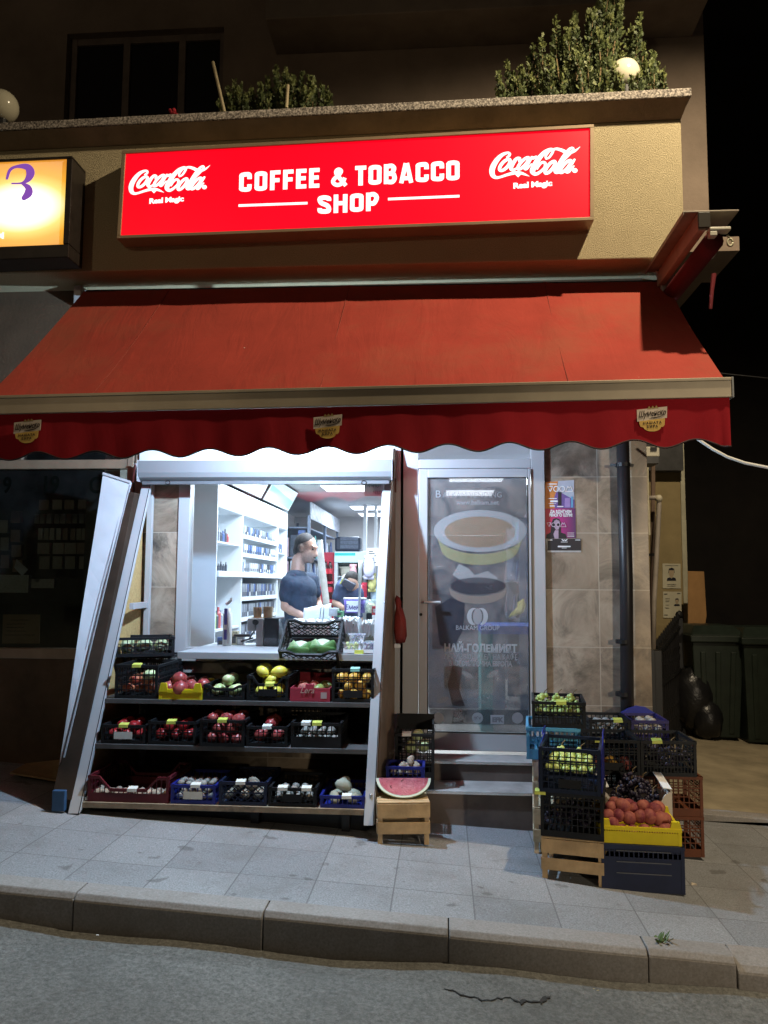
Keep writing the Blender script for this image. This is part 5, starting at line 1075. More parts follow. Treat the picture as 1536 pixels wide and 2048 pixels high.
# ---- on the ledge: tilted crate of cabbages, tray of punnets
tc = thing('fruit_crate', 'black crate tipped forward with two cabbages behind the top ledge', 'crate', (0, 0, 0), 0, 'plastic fruit crates', local=True)
bo = build(crate_body(.40, .30, .17, 'diamond', .03), 'body', RUBBER, tc)
pc_ = P(622, 1338, yL+.06); tc.location = (pc_.x, pc_.y, pc_.z); tc.rotation_euler = (R(42), 0, R(-2))
def cabbage(loc, r, lab, seed):
    random.seed(seed); t_ = thing('cabbage', lab, 'cabbage', loc, 0, 'cabbages in the tipped crate', local=True); q = MB(); q.sphere((0, 0, 0), (r, r*.95, r*.85), 20, 14, .015)
    build(q, 'head', M('cabbage_heart', (.46, .55, .36), .55, .2, 8, .3, 30), t_, smooth=True)
    for k, (a0, top) in enumerate(((215, 1.0), (330, .8), (95, .7), (270, .45))):
        q = MB(); na, nb = 14, 8
        for i in range(na+1):
            for j in range(nb+1):
                s_ = i/na; a = R(a0-70+140*s_); e = -1.1+(1.1+top*math.sin(math.pi*s_)**.6)*j/nb; rr = r*(1.03+.018*k)+.016*(j/nb)**3*(1+.5*math.sin(9*s_+seed+k))
                q.v.append((rr*math.cos(a)*math.cos(e), rr*math.sin(a)*math.cos(e)*.97, rr*math.sin(e)*.86))
        for i in range(na):
            for j in range(nb): a = i*(nb+1)+j; q.f.append((a, a+nb+1, a+nb+2, a+1)); q.m.append(0)
        o = build(q, 'outer_leaf', M('cabbage_leaf', (.07, .16, .045), .55, .35, 9, .3, 40) if (k+seed) % 2 else M('cabbage_pale_leaf', (.24, .36, .17), .55, .25, 9, .3, 40), t_, smooth=True); s_ = o.modifiers.new('solid', 'SOLIDIFY'); s_.thickness = .003
cb1, cb2 = P(601, 1302, yL+.10), P(645, 1300, yL+.10); cabbage(cb1, .082, 'open dark leaved cabbage, left of two in the tipped crate', 2); cabbage(cb2, .088, 'tight pale cabbage, right of two in the tipped crate', 8)
tr = thing('tray', 'white plastic tray of grape and berry punnets on the ledge', 'tray', tuple(P(718, 1306, yL+.03)), 0, local=True); w_ = P(752, 1300, yL).x-P(688, 1300, yL).x
q = MB(); q.box(-w_/2, w_/2, 0, .25, 0, .006); q.box(-w_/2, w_/2, 0, .006, .0062, .022); q.box(-w_/2, w_/2, .244, .25, .0062, .03); q.box(-w_/2, -w_/2+.006, .0065, .2435, .0062, .025); q.box(w_/2-.006, w_/2, .0065, .2435, .0062, .025); build(q, 'tray_body', WHITE, tr)
q = MB(); q.box(-.03, .03, -.006, -.001, -.006, .02); build(q, 'price_tag', TAGS['y'], tr)
CLEAR = film('clear_punnet', (.75, .78, .85), .28, .15)
def punnet(dx, dy, dz, mat_, lab, seed, r):
    L0 = V(tr.location); t_ = thing('punnet', lab, 'punnet', (L0.x+dx, L0.y+dy, L0.z+dz+.008), random.uniform(-.15, .15), 'punnets on the white tray', local=True); random.seed(seed)
    q = MB(); w1_, w2_ = .045, .056
    for s in range(4):
        ca, sa = math.cos(s*math.pi/2), math.sin(s*math.pi/2); rt = lambda x, y, z: (x*ca-y*sa, x*sa+y*ca, z)
        q.hexa([rt(-w1_, -w1_, 0), rt(w1_, -w1_, 0), rt(w2_, -w2_, .055), rt(-w2_, -w2_, .055), rt(-w1_, -w1_+.002, 0), rt(w1_, -w1_+.002, 0), rt(w2_, -w2_+.002, .055), rt(-w2_, -w2_+.002, .055)])
        q.bar(rt(-w2_-.003, -w2_-.001, .056), rt(w2_+.003, -w2_-.001, .056), .006, .004)
    build(q, 'box', CLEAR, t_)
    q = MB()
    for k in range(34 if r < .01 else 16): q.sphere((random.uniform(-.038, .038), random.uniform(-.038, .038), random.uniform(r, .052)), r*random.uniform(.85, 1.1), 8, 6)
    build(q, 'berries', mat_, t_, smooth=True)
punnet(-.06, .075, .0, GRG, 'clear punnet of green grapes at the front of the tray', 1, .012); punnet(.065, .075, 0, BLUB, 'clear punnet of blueberries at the right of the tray', 2, .008); punnet(-.035, .185, .05, BLUB, 'clear punnet of blueberries raised at the back of the tray', 3, .008); punnet(.08, .19, .0, GRG, 'clear punnet of green grapes at the back right of the tray', 4, .012)
# ---- middle shelf
yS = yB+.012; zS = zB+.001
c = fcrate(203, 291, 1450, yS, zS, .42, RUBBER, 'black crate of tomatoes with a yellow tag, leftmost on the middle shelf', tags=[(.5, 'y')], plate='w'); fill(c, 'tomato', 'red tomato in the leftmost crate of the middle shelf', 'tomatoes in the leftmost middle crate', rows=3)
c = fcrate(297, 392, 1443, yS, zS, .42, RUBBER, 'black crate of dark red tomatoes, second on the middle shelf', tags=[(.48, 'y')]); fill(c, 'tomato', 'dark red tomato in the second crate of the middle shelf', 'tomatoes in the second middle crate', rows=3)
c = fcrate(400, 489, 1440, yS-.02, zS, .42, RUBBER, 'black crate heaped with large pomegranates, third on the middle shelf', tags=[(.5, 'y')]); fill(c, 'pomegranate', 'large red pomegranate in the third crate of the middle shelf', 'pomegranates in the middle shelf crate', rows=3, layers=3, z0=.0, size=.076)
c = fcrate(493, 575, 1453, yS, zS, .42, RUBBER, 'low black crate of big pink apples, fourth on the middle shelf', tags=[(.5, 'w')]); fill(c, 'pomegranate', 'big pink fruit in the fourth crate of the middle shelf', 'fruit in the fourth middle crate', size=.082, rows=3)
c = fcrate(582, 682, 1446, yS, zS, .44, RUBBER, 'black crate of white carrot bundles, rightmost on the middle shelf', tags=[(.3, 'w'), (.52, 'y')], solid=.3); fill(c, 'onion', 'white onion deep in the rightmost middle crate', 'onions in the rightmost middle crate', rows=2, layers=2)
for k, (x0, x1, yt) in enumerate(((345, 420, 1416), (440, 500, 1418), (560, 690, 1412))): fcrate(x0, x1, yt, -.34, zB+.001, .28, RUBBER, ['empty diamond mesh crate at the back of the middle shelf', 'empty crate behind the pomegranates on the middle shelf', 'wide empty crate at the back right of the middle shelf'][k], style='diamond' if k == 0 else 'grid')
# ---- bottom shelf
yS = yC+.012; zS = zC+.001
c = fcrate(176, 338, 1553, yS, zS, .44, REDP, 'wide dark red crate with a dipped rim, leftmost on the bottom shelf', dip=.075, tags=[(.55, 'w')], solid=.2); fill(c, 'walnut', 'dark fruit low in the dark red crate', 'fruit in the dark red crate', size=.05, rows=2, layers=1)
c = fcrate(342, 431, 1570, yS, zS, .42, BLUEP, 'blue crate of mushrooms on the bottom shelf', tags=[(.55, 'w')], plate='w'); fill(c, 'mushroom', 'white mushroom in the blue crate of the bottom shelf', 'mushrooms in the blue crate', rows=3, layers=3, z0=.01)
c = fcrate(438, 534, 1564, yS, zS, .42, NAVY, 'navy diamond mesh crate of pale potatoes on the bottom shelf', style='diamond', tags=[(.45, 'w')]); fill(c, 'potato', 'pale potato in the navy mesh crate', 'potatoes in the navy mesh crate', rows=2, layers=2)
c = fcrate(537, 632, 1576, yS, zS, .42, RUBBER, 'black crate of onions with two white tags on the bottom shelf', tags=[(.3, 'w'), (.8, 'w')], plate=True); fill(c, 'onion', 'white onion in the black crate of the bottom shelf', 'onions in the bottom black crate', rows=2, layers=2)
c = fcrate(640, 729, 1592, yS, zS, .42, BLUEP, 'blue crate of pale squashes, rightmost on the bottom shelf', tags=[(.6, 'w')]); fill(c, 'melon', 'pale squash in the rightmost blue crate', 'squashes in the blue crate', rows=2, layers=2, z0=.0, size=.085)
# ================================================================== stack between the stand and the steps
def stool(loc, w, d, h, rz, lab, tone, nm='wooden_crate'):
    t_ = thing(nm, lab, 'crate', loc, rz, 'wooden crates', local=True); W_ = M('crate_wood'+('' if tone > .9 else '_pale' if tone < .5 else '_worn'), (.46*tone+.05, .30*tone+.05, .145*tone+.04) if tone >= .5 else (.58, .47, .32), .75, .3, 7, .25, 35)
    for x in (-w/2, w/2-.028):
        for y in (.008, d-.036): q = MB(); q.box(x, x+.028, y, y+.028, 0, h); build(q, 'corner_post', W_, t_, bevel=.002)
    for z0_, z1_ in ((h*.27, h*.55), (h*.66, h*.99)):
        q = MB(); q.box(-w/2-.002, w/2+.002, 0, .0075, z0_, z1_); q.box(-w/2-.002, w/2+.002, d-.0075, d, z0_, z1_); q.box(-w/2-.0065, -w/2-.0005, .008, d-.008, z0_, z1_); q.box(w/2+.0005, w/2+.0065, .008, d-.008, z0_, z1_); build(q, 'side_slat', W_, t_, bevel=.0015)
    for k in range(5):
        q = MB(); y = .002+(d-.004)*k/5; q.box(-w/2-.004, w/2+.004, y, y+(d-.004)/5-.006, h+.0005, h+.0075); build(q, 'top_slat', W_, t_, bevel=.0015)
    return t_
e0_, e1_ = G(752, 1688), G(856, 1690); ez = P(805, 1604, -1.11).z; wE = .305; hE = ez-(e0_.z+e1_.z)/2-.01
EX = (e0_.x+e1_.x)/2+.01
stool((EX, -1.11, (e0_.z+e1_.z)/2), wE, .25, hE, R(7), 'small wooden crate under the watermelon beside the doorstep', 1)
wm = thing('watermelon_half', 'cut watermelon piece wrapped in cling film on a wooden crate', 'watermelon', (EX+.0, -1.08, (e0_.z+e1_.z)/2+hE+.009), R(5), local=True)
rw_ = .168; q = MB(); nA = 24; nR = 8
RIND = M('watermelon_rind', (.045, .11, .035), .35, .4, 12); WR = M('watermelon_white_rind', (.62, .68, .55), .4, .08)
mW, t, b = nt('watermelon_flesh'); b.inputs['Roughness'].default_value = .16; b.inputs['Coat Weight'].default_value = .6; b.inputs['Coat Roughness'].default_value = .08
f1 = noise(t, 9, 5, .6); c = ramp(t, f1, [(.3, (.50, .08, .12)), (.7, (.66, .25, .29))]); sd_ = noise(t, 45, 2, .5); c = mixc(t, ramp(t, sd_, [(.66, 0), (.70, .8)]), c, (.05, .015, .012)); t.links.new(c, b.inputs['Base Color']); n2 = noise(t, 26, 5, .75, None, 2); bump(t, b, n2, .9, .012)
# half disc face leaning back: curved edge down, straight edge up
tl = R(40); fy, fz = math.sin(tl), math.cos(tl)
face = lambda x, s, dd=0: V((x, .03+s*fy+dd*fz*.0-(-dd)*fz, .012+s*fz-dd*fy))
def disc(r0, dd, z_off): return [face(r0*math.cos(a), rw_*.74+r0*.74*math.sin(a)*1.0, dd) for a in [math.pi+math.pi*i/nA for i in range(nA+1)]]
q = MB(); q.poly(disc(rw_, 0, 0), face(0, 0, .012)-face(0, 0, 0)); build(q, 'pale_rind', WR, wm)
q = MB(); q.poly(disc(rw_*.90, -.0012, 0), face(0, 0, .006)-face(0, 0, 0)); build(q, 'flesh', mW, wm)
q = MB(); vs = [];
for i in range(nA+1):
    a = math.pi+math.pi*i/nA
    for j in range(nR+1):
        e = (math.pi/2)*j/nR*.98
        x = rw_*1.002*math.cos(a)*math.cos(e); s = rw_*.74+rw_*.742*math.sin(a)*math.cos(e); dd = .0125+.11*math.sin(e)
        p = face(x, s, dd); p.z = max(p.z, .002); q.v.append(p)
for i in range(nA):
    for j in range(nR): a = i*(nR+1)+j; q.f.append((a, a+1, a+nR+2, a+nR+1)); q.m.append(0)
build(q, 'rind', RIND, wm, smooth=True)

YD = -.585
xl, xr = P(790, 1480, YD).x, P(868, 1480, YD).x; zD = zl+.001; hD = P(840, 1468, YD).z-zD
c = crate((.5*(xl+xr), YD, zD), xr-xl, .275, hD, RUBBER, 'black crate of green apples standing on the lower doorstep', tags=[(.3, 'w')], plate='w', solid=.25)
fill(c, 'apple_green', 'bright green apple in the black crate on the doorstep', 'green apples on the doorstep', rows=3, layers=2, z0=hD*.60, xr=(.15, 1), size=.085)
q = MB(); w_ = xr-xl; q.box(-w_/2, w_/2, .26, .272, hD+.001, hD+.09); q.box(w_/2-.012, w_/2, .03, .259, hD+.001, hD+.06); build(q, 'raised_rim', RUBBER, c)
YE = -.835
xl, xr = P(772, 1560, YE).x, P(848, 1560, YE).x; gE = gz(xl)+.003; z2 = P(845, 1533, YE).z
crate((.5*(xl+xr), YE, gE), xr-xl, .20, z2-.17-gE, RUBBER, 'black crate hidden under the walnuts beside the doorstep', solid=.5)
c = crate((.5*(xl+xr), YE, z2-.169), xr-xl, .20, .165, BLUEP, 'bright blue crate of walnuts behind the watermelon', sidedip=0)
fill(c, 'walnut', 'brown walnut heaped in the bright blue crate', 'walnuts in the blue crate', layers=1, z0=.10, rows=5, size=.042); fill(c, 'walnut', 'brown walnut heaped in the bright blue crate', 'walnuts in the blue crate', layers=1, z0=.135, rows=4, size=.042, xr=(.3, .95)); fill(c, 'walnut', 'brown walnut heaped in the bright blue crate', 'walnuts in the blue crate', layers=1, z0=.165, rows=3, size=.042, xr=(.45, .85))
# ================================================================== stack right of the door
f0, f1_ = G(1090, 1750), G(1198, 1772); aF = R(-13)
Fx, Fy, Fz = (f0.x+f1_.x)/2, -1.47, min(f0.z, f1_.z); zF = P(1145, 1678, Fy).z; wF = .325
stool((Fx, Fy, Fz), wF, .40, zF-Fz-.009, aF, 'wooden crate at the front of the right stack under black crates', .85)
z2 = zF+.002; h2 = P(1142, 1588, Fy).z-z2
c = crate((Fx, Fy, z2), wF+.01, .40, h2, RUBBER, 'tall black crate of dark grapes on the wooden crate', rz=aF, tags=[(.0, 'y')], solid=.05)
def around(cr, fx, fy, z): L0 = cr.location; r_ = cr.rotation_euler.z; w, d, h = cr['dims']; x, y = (fx-.5)*w, fy*d; return (L0.x+x*math.cos(r_)-y*math.sin(r_), L0.y+x*math.sin(r_)+y*math.cos(r_), L0.z+z)
for k, (u, v) in enumerate(((.25, .22), (.55, .2), (.8, .22), (.4, .55), (.7, .55))): bunch('grape_bunch', around(c, u, v, .05), .075, .07, .10, 30, .013, GRB, 'dark grape bunch inside the tall black crate of the right stack', 'grape bunches in the tall black crate', 30+k)
z3 = z2+h2+.002; h3 = P(1140, 1497, Fy).z-z3
c = crate((Fx-.01, Fy-.01, z3), wF, .40, h3, M('blue_black_crate_plastic', (.008, .014, .035), .42, .2, 6), 'dark crate with bright blue sides full of green plums', rz=aF, plate=True)
q = MB(); w_ = wF; 
for sx_ in (-1, 1): x = sx_*(w_/2+.003); q.quad((x, .02, .01), (x, .38, .01), (x, .38, h3+.03), (x, .02, h3-.02), (sx_*.004, 0, 0)); q.quad((x, .20, h3+.03), (x, .38, h3+.03), (x, .38, h3+.055), (x, .24, h3+.055), (sx_*.004, 0, 0))
build(q, 'blue_side', BLUEP, c)
fill(c, 'plum', 'green plum in the blue sided crate', 'plums in the blue sided crate', layers=2, z0=h3*.42, rows=5, size=.046)
for k, (u, v) in enumerate(((.3, .6), (.62, .5))): bunch('grape_bunch', around(c, u, v, .12), .06, .06, .07, 22, .016, GRG, 'green grape bunch resting on the green plums', 'green grape bunches on the plums', 60+k)
# second column: pale slatted crate, pale blue crate, black crate of pale grapes
Sy = -1.055; zb3 = P(1075, 1520, Sy).z; xa_, xb_ = P(1053, 1480, Sy).x, P(1160, 1480, Sy).x; xm_ = (xa_+xb_)/2
stool((xm_+.03, Sy, gz(xm_)), xb_-xa_-.02, .36, (zb3-gz(xm_))*.5-.010, R(-6), 'pale slatted crate behind the wooden crate, lower of two', .3); stool((xm_+.03, Sy, gz(xm_)+(zb3-gz(xm_))*.5), xb_-xa_-.02, .36, (zb3-gz(xm_))*.5-.010, R(-6), 'pale slatted crate under the pale blue crate, upper of two', .3)
h4 = P(1100, 1456, Sy).z-zb3
c = crate((xm_, Sy, zb3), xb_-xa_, .42, h4, LBLUE, 'pale blue crate beside the door under black crate', rz=R(-6), solid=.2)
z5 = zb3+h4+.002; h5 = P(1120, 1404, Sy).z-z5
c = crate((xm_+.035, Sy-.0, z5), .315, .40, h5, RUBBER, 'black crate of pale green grapes on the pale blue crate', rz=R(-6), tags=[(.55, 'y')], pitch=.022)
fill(c, 'plum', 'pale green plum at the front of the crate by the door', 'plums in the crate by the door', layers=2, z0=h5*.42, rows=2, size=.045)
for k, (u, v) in enumerate(((.22, .5), (.5, .45), (.78, .5))): bunch('grape_bunch', around(c, u, v, h5*.55), .06, .07, .075, 30, .014, GRG, 'pale green grape bunch in the crate beside the door', 'pale grape bunches in the black crate', 80+k)
# third: wide crates of fruit on rust orange crates
Ty = -.92; xq0, xq1, xq2 = P(1172, 1510, Ty).x, P(1281, 1510, Ty).x, P(1394, 1510, Ty).x; zq = P(1290, 1552, Ty).z; hq = P(1230, 1480, Ty).z-zq
gq = gz(1.2); hh = (zq-gq)/2-.002
for k, (xx_, ld_) in enumerate(((xq1+.17, 'lower'), (xq1+.17, 'upper'))): crate((xx_-.0, Ty+.02, gq+k*(hh+.002)), .40, .36, hh, ORAP, ['rust orange crate on the ground at the right end of the stack', 'rust orange crate carrying the black grape crate at the right end'][k], solid=.1)
for k in range(2): crate((xq0+.13, Ty+.04, gz(.8)+k*(hh+.0)), .28, .34, (zq-gz(.8))/2-.001, RUBBER, ['black crate on the ground behind the white box of grapes', 'black crate under the crate of mixed peaches'][k], solid=.2)
c = crate(((xq0+xq1)/2, Ty, zq), xq1-xq0-.004, .37, hq, RUBBER, 'black crate of red and yellow peaches in the right stack', tags=[(.25, 'y')], plate=True)
fill(c, 'peach', 'red peach in the black crate of mixed peaches', 'red peaches in the right stack', layers=2, z0=.01, rows=2, xr=(.0, .35)); fill(c, 'orange', 'yellow peach in the black crate of mixed peaches', 'yellow peaches in the right stack', layers=2, z0=.02, rows=2, xr=(.33, .7), size=.075); fill(c, 'peach', 'red peach in the black crate of mixed peaches', 'red peaches in the right stack', layers=2, z0=.01, rows=2, xr=(.68, 1))
c = crate(((xq1+xq2)/2, Ty, zq), xq2-xq1-.004, .37, hq, RUBBER, 'black crate of black grapes at the right end of the stack', tags=[(.3, 'y')], pitch=.02)
for k, (u, v) in enumerate(((.2, .2), (.5, .2), (.8, .22), (.35, .5), (.68, .5))): bunch('grape_bunch', around(c, u, v, hq*.25), .07, .07, .10, 28, .014, GRB, 'black grape bunch in the right end crate', 'black grape bunches in the right end crate', 110+k)
Uy = -.53; zu = zq+.10; u0, u1, u2 = P(1178, 1450, Uy).x, P(1262, 1450, Uy).x, P(1338, 1450, Uy).x; hu = P(1230, 1440, Uy).z-zu
for k, (a, b_) in enumerate(((u0, u1), (u1, u2))):
    crate(((a+b_)/2, Uy, gz(a)), b_-a-.01, .32, zu-gz(a)-.003, RUBBER, ['tall black crate at the back under the white mushrooms', 'tall black crate at the back under the blue handled crate'][k], solid=.3)
c = crate(((u0+u1)/2, Uy, zu), u1-u0-.004, .32, hu, RUBBER, 'black crate of white mushrooms at the back of the right stack', tags=[(.7, 'y')]); fill(c, 'mushroom', 'white mushroom in the back crate of the right stack', 'mushrooms in the right stack', layers=2, z0=hu*.45, rows=3, size=.05)
c = crate(((u1+u2)/2, Uy, zu), u2-u1-.004, .32, hu, M('dark_violet_crate_plastic', (.02, .015, .09), .45, .2), 'dark crate of onions with an arched blue end', tags=[])
fill(c, 'onion', 'pale onion in the crate with the arched blue end', 'onions in the right stack', layers=2, z0=hu*.45, rows=3)
q = MB(); w_ = u2-u1-.01; pts = [(-w_/2, hu), (-w_*.3, hu+.028), (-w_*.05, hu+.048), (w_*.22, hu+.04), (w_/2, hu)]; q.poly([(x, .315, z) for x, z in pts][::-1], (0, .02, 0)); build(q, 'arched_end', BLUEP, c)
# front right: black crate, yellow crate of peaches, white carton of grapes
Hy = -1.515; g0_, g1_ = P(1205, 1780, Hy), P(1370, 1790, Hy); zh = gz((g0_.x+g1_.x)/2); zt_h = P(1288, 1691, Hy).z; xm_ = (g0_.x+g1_.x)/2; wH = g1_.x-g0_.x
c = crate((xm_, Hy, zh), wH, .36, zt_h-zh, NAVY, 'upturned dark crate on the pavement under the yellow crate', rz=R(-4), solid=.62, pitch=.025)
q = MB()
for zz in (.38, .62, .86): z = (zt_h-zh)*zz; q.box(-wH*.32, wH*.34, -.003, .001, z, z+.004)
build(q, 'rib', M('worn_rib_plastic', (.10, .105, .12), .3, .2), c); q = MB(); q.box(-wH/2+.004, wH/2-.004, .004, .356, zt_h-zh-.03, zt_h-zh-.0185); build(q, 'base_plate', NAVY, c)
yx0, yx1 = P(1201, 1670, Hy+.01).x, P(1362, 1670, Hy+.01).x; zy = zt_h+.002; hy = P(1280, 1655, Hy+.01).z-zy
c = crate(((yx0+yx1)/2, Hy+.01, zy), yx1-yx0, .33, max(hy, .07), YELP, 'shallow yellow crate heaped with peaches at the right', rz=R(-4), pitch=.013, solid=.45, group='shallow yellow crates')
w_, h_ = yx1-yx0, max(hy, .07)
for sx_ in (-1, 1):
    for y in (.0, .30): q = MB(); x = sx_*(w_/2-.028); q.hexa([(x-.028, y, h_), (x+.028, y, h_), (x+.02, y, h_+.035), (x-.02, y, h_+.035), (x-.028, y+.022, h_), (x+.028, y+.022, h_), (x+.02, y+.022, h_+.035), (x-.02, y+.022, h_+.035)]); build(q, 'corner_post', YELP, c)
random.seed(21)
for x, y, z in ((.10, .10, .07), (.24, .08, .035), (.40, .07, .03), (.58, .08, .035), (.76, .08, .03), (.92, .1, .04), (.06, .3, .09), (.22, .28, .10), (.38, .26, .09), (.55, .27, .10), (.70, .28, .10), (.86, .26, .09), (.13, .45, .13), (.30, .42, .14), (.50, .5, .12), (.62, .44, .145), (.80, .44, .13), (.95, .45, .08), (.2, .65, .14), (.42, .66, .13), (.66, .68, .13), (.88, .66, .12)):
    put('peach', around(c, .09+x*.82, y*.82+.12, z+.014), .086, 'red peach heaped in the yellow crate at the right', 'peaches in the yellow crate')

Jy = -1.165; k0, k1 = P(1201, 1620, Jy).x, P(1345, 1620, Jy).x; zJ = P(1275, 1660, Jy).z; wJ = k1-k0; hJ = P(1275, 1607, Jy).z-zJ; dJ = .225
crate(((k0+k1)/2, Jy, gz(1.1)), wJ-.02, dJ, zJ-gz(1.1)-.003, RUBBER, 'black crate on the ground under the white box of grapes', solid=.4)
ct = thing('cardboard_box', 'white cardboard box of black grapes behind the yellow peach crate', 'box', ((k0+k1)/2, Jy, zJ), 0, local=True); ct['dims'] = (wJ, dJ, hJ)
CARD = M('white_card', (.62, .56, .50), .8, .1, 5); q = MB(); hw = wJ/2
q.poly([(-hw, 0, 0), (hw, 0, 0), (hw, 0, hJ+.075), (hw*.80, 0, hJ+.05), (hw*.66, 0, hJ), (-hw*.62, 0, hJ), (-hw*.8, 0, hJ+.05), (-hw, 0, hJ+.085)], (0, .008, 0))
for s_ in (-1, 1): q.poly([(s_*hw, .0085, 0), (s_*hw, dJ, 0), (s_*hw, dJ, hJ+.12), (s_*hw, .0085, hJ+.08)], (-s_*.008, 0, 0))
q.box(-hw+.0085, hw-.0085, dJ-.008, dJ, 0, hJ+.03); q.box(-hw+.0085, hw-.0085, .0085, dJ-.0085, .002, .008); build(q, 'body', CARD, ct)
q = MB()
for s_ in (-1, 1): q.hexa([(s_*hw, .0, hJ+.082), (s_*(hw-.05), .0, hJ+.088), (s_*(hw-.05), dJ, hJ+.128), (s_*hw, dJ, hJ+.122)]+[(s_*hw, .0, hJ+.086), (s_*(hw-.05), .0, hJ+.092), (s_*(hw-.05), dJ, hJ+.132), (s_*hw, dJ, hJ+.126)])
build(q, 'top_flap', WHITE, ct)
for k, (u, v, z, a) in enumerate(((.25, .3, hJ*.55, .07), (.5, .3, hJ*.6, .08), (.76, .3, hJ*.6, .07), (.4, .7, hJ*.8, .075), (.66, .65, hJ*1.0, .095), (.5, .5, hJ*1.25, .085))): bunch('grape_bunch', around(ct, u, v, z), a, a*.9, .10, 60, .012, GRB, 'glossy black grape bunch in the white box', 'black grape bunches in the white box', 140+k)
# ================================================================== inside the shop: white cigarette cabinet along the left wall
XC0 = -2.0
cab = thing('display_cabinet', 'white lit cigarette cabinet along the left wall of the shop', 'cabinet', (-2.2, 2.4, FL))
ya_, yb_ = .95, 4.1
zc = P(432, 1140, ya_).z
def cz_(y, Y): return P(XC0 and 0 or 500, y, Y).z
def XY(x):   # depth along the cabinet front of pixel column x
    d = ray(x, 1100); t_ = (XC0-CAM.x)/d.x; return (CAM+d*t_).y
def ZC(x, y): d = ray(x, y); t_ = (XC0-CAM.x)/d.x; return (CAM+d*t_).z
q = MB(); q.box(-2.6, XC0, ya_-.02, ya_, FL, 2.70); q.box(-2.6, -2.55, ya_, yb_, FL, 2.70); q.box(-2.549, XC0, yb_, yb_+.02, FL, 2.70)
yd = XY(485); yd2 = XY(556)
zcnt = ZC(440, 1142)
for y in (yd, yd2): q.box(-2.549, XC0, y-.015, y+.015, FL, 2.40)
q.box(-2.549, XC0+.02, ya_+.0005, yb_-.0005, zcnt-.05, zcnt); q.box(-2.549, XC0, ya_+.0005, yb_-.0005, 2.23, 2.45)
build(q, 'carcass', WCAB, cab, bevel=.003)
LITP = glow('lit_cabinet_panel', (.88, .97, 1), 1.05)
q = MB(); q.box(XC0+.0005, XC0+.008, ya_+.02, yb_-.02, 2.24, 2.44); build(q, 'lit_header', LITP, cab)
q = MB(); q.box(-2.40, -2.392, ya_+.01, yb_-.01, zcnt+.01, 2.225); build(q, 'lit_back', glow('lit_cabinet_back', (.80, .93, 1), .95), cab)
q = MB()
zu = [zcnt+k*.185 for k in range(3)]
for z in zu[1:]: q.box(-2.39, XC0-.01, yd+.016, yd2-.016, z-.012, z)
for z in (zcnt+.27,): q.box(-2.39, XC0-.02, ya_+.001, yd-.016, z-.015, z); q.box(-2.39, XC0-.02, yd2+.016, yb_-.001, z-.015, z)
zlow = [zcnt-.06-.205*k for k in range(1, 6)]
for z in zlow: q.box(-2.549, XC0-.01, yd+.016, yd2-.016, z-.012, z)
for z in (zcnt-.52, zcnt-.92): q.box(-2.549, XC0-.015, ya_+.001, yd-.016, z-.02, z)
build(q, 'shelf', WCAB, cab)
q = MB()
for z in zu[1:]: q.box(XC0-.0095, XC0-.002, yd+.016, yd2-.016, z-.03, z+.012)
for z in zlow: q.box(XC0-.0095, XC0-.002, yd+.016, yd2-.016, z-.02, z+.022)
build(q, 'price_rail', M('price_rail', (.62, .66, .70), .4, .1, 60), cab)
q = MB(); q.box(-2.39, XC0-.4, ya_+.02, yb_-.02, 2.21, 2.22); build(q, 'light_strip', glow('led_strip', (.85, .95, 1), 9), cab)
area('cabinet_light', (-1.72, 2.4, 2.45), .06, 2.6, 24, COOL, (0, R(38), 0))
# cigarette packs, each its own thing
PK = [M('pack_white', (.62, .64, .66), .4, .08, 30), M('pack_blue', (.10, .16, .34), .4, .2, 30), M('pack_dark', (.07, .08, .10), .4, .3, 30), M('pack_red', (.45, .10, .10), .4, .2, 30), M('pack_grey', (.28, .31, .35), .4, .3, 30)]
packs = []
for m_ in PK:
    q = MB(); q.box(-.022, 0, -.026, .026, 0, .086, 0); q.box(.0002, .0012, -.022, .022, .012, .038, 1); packs.append((q, m_))
PP = {}
def pack(i, loc, lab, grp, sc_=1):
    if i not in PP: o = build(packs[i][0], 'cigarette_pack', [packs[i][1], PK[2] if i != 2 else PK[0]]); PP[i] = o; o['category'] = 'cigarette pack'
    else: o = PP[i].copy(); sc.collection.objects.link(o)
    o.location = loc; o['label'] = lab; o['group'] = grp; o.scale = (1, 1, sc_)
random.seed(4)
for r_, z in enumerate(zu[:3]):
    n = 19
    for k in range(n):
        y = yd+.05+(yd2-yd-.1)*k/(n-1); pack(random.choice((0, 0, 1, 4, 2)), (XC0-.03, y, z+.002), 'cigarette pack on the brightly lit upper shelves of the white cabinet', 'packs on the lit upper shelves', 1.2)
for r_, z in enumerate(zlow[:4]):
    n = 24
    for k in range(n):
        y = yd+.035+(yd2-yd-.07)*k/(n-1); pack(random.choice((4, 4, 2, 1, 4)), (XC0-.03, y, z+.002), 'cigarette pack on the shaded lower shelves of the white cabinet', 'packs on the lower shelves', 1.75)
def trinket(nm, lab, grp, y, z, h, col, cat, r=.02):
    q = MB(); q.lathe([(r, 0), (r, h*.7), (r*.5, h*.8), (r*.45, h)], (0, 0, 0), 10); o = build(q, nm, col, None, smooth=False); o.location = (XC0-.07, y, z); tag(o, lab, cat, grp)
for k in range(7): trinket('lighter', 'coloured lighter standing on the lit shelf at the near end of the cabinet', 'lighters on the lit shelf', ya_+.12+k*.075, zcnt+.272, .09+.02*(k % 3), [PK[3], PK[1], PK[4], PK[2], PK[1], PK[2], PK[3]][k], 'lighter', .016)
for k in range(6): trinket('key_ring', 'small dark trinket on the low lit shelf at the near end of the cabinet', 'trinkets on the low lit shelf', ya_+.12+k*.085, zcnt+.002, .07+.02*(k % 2), PK[2], 'trinket', .012)
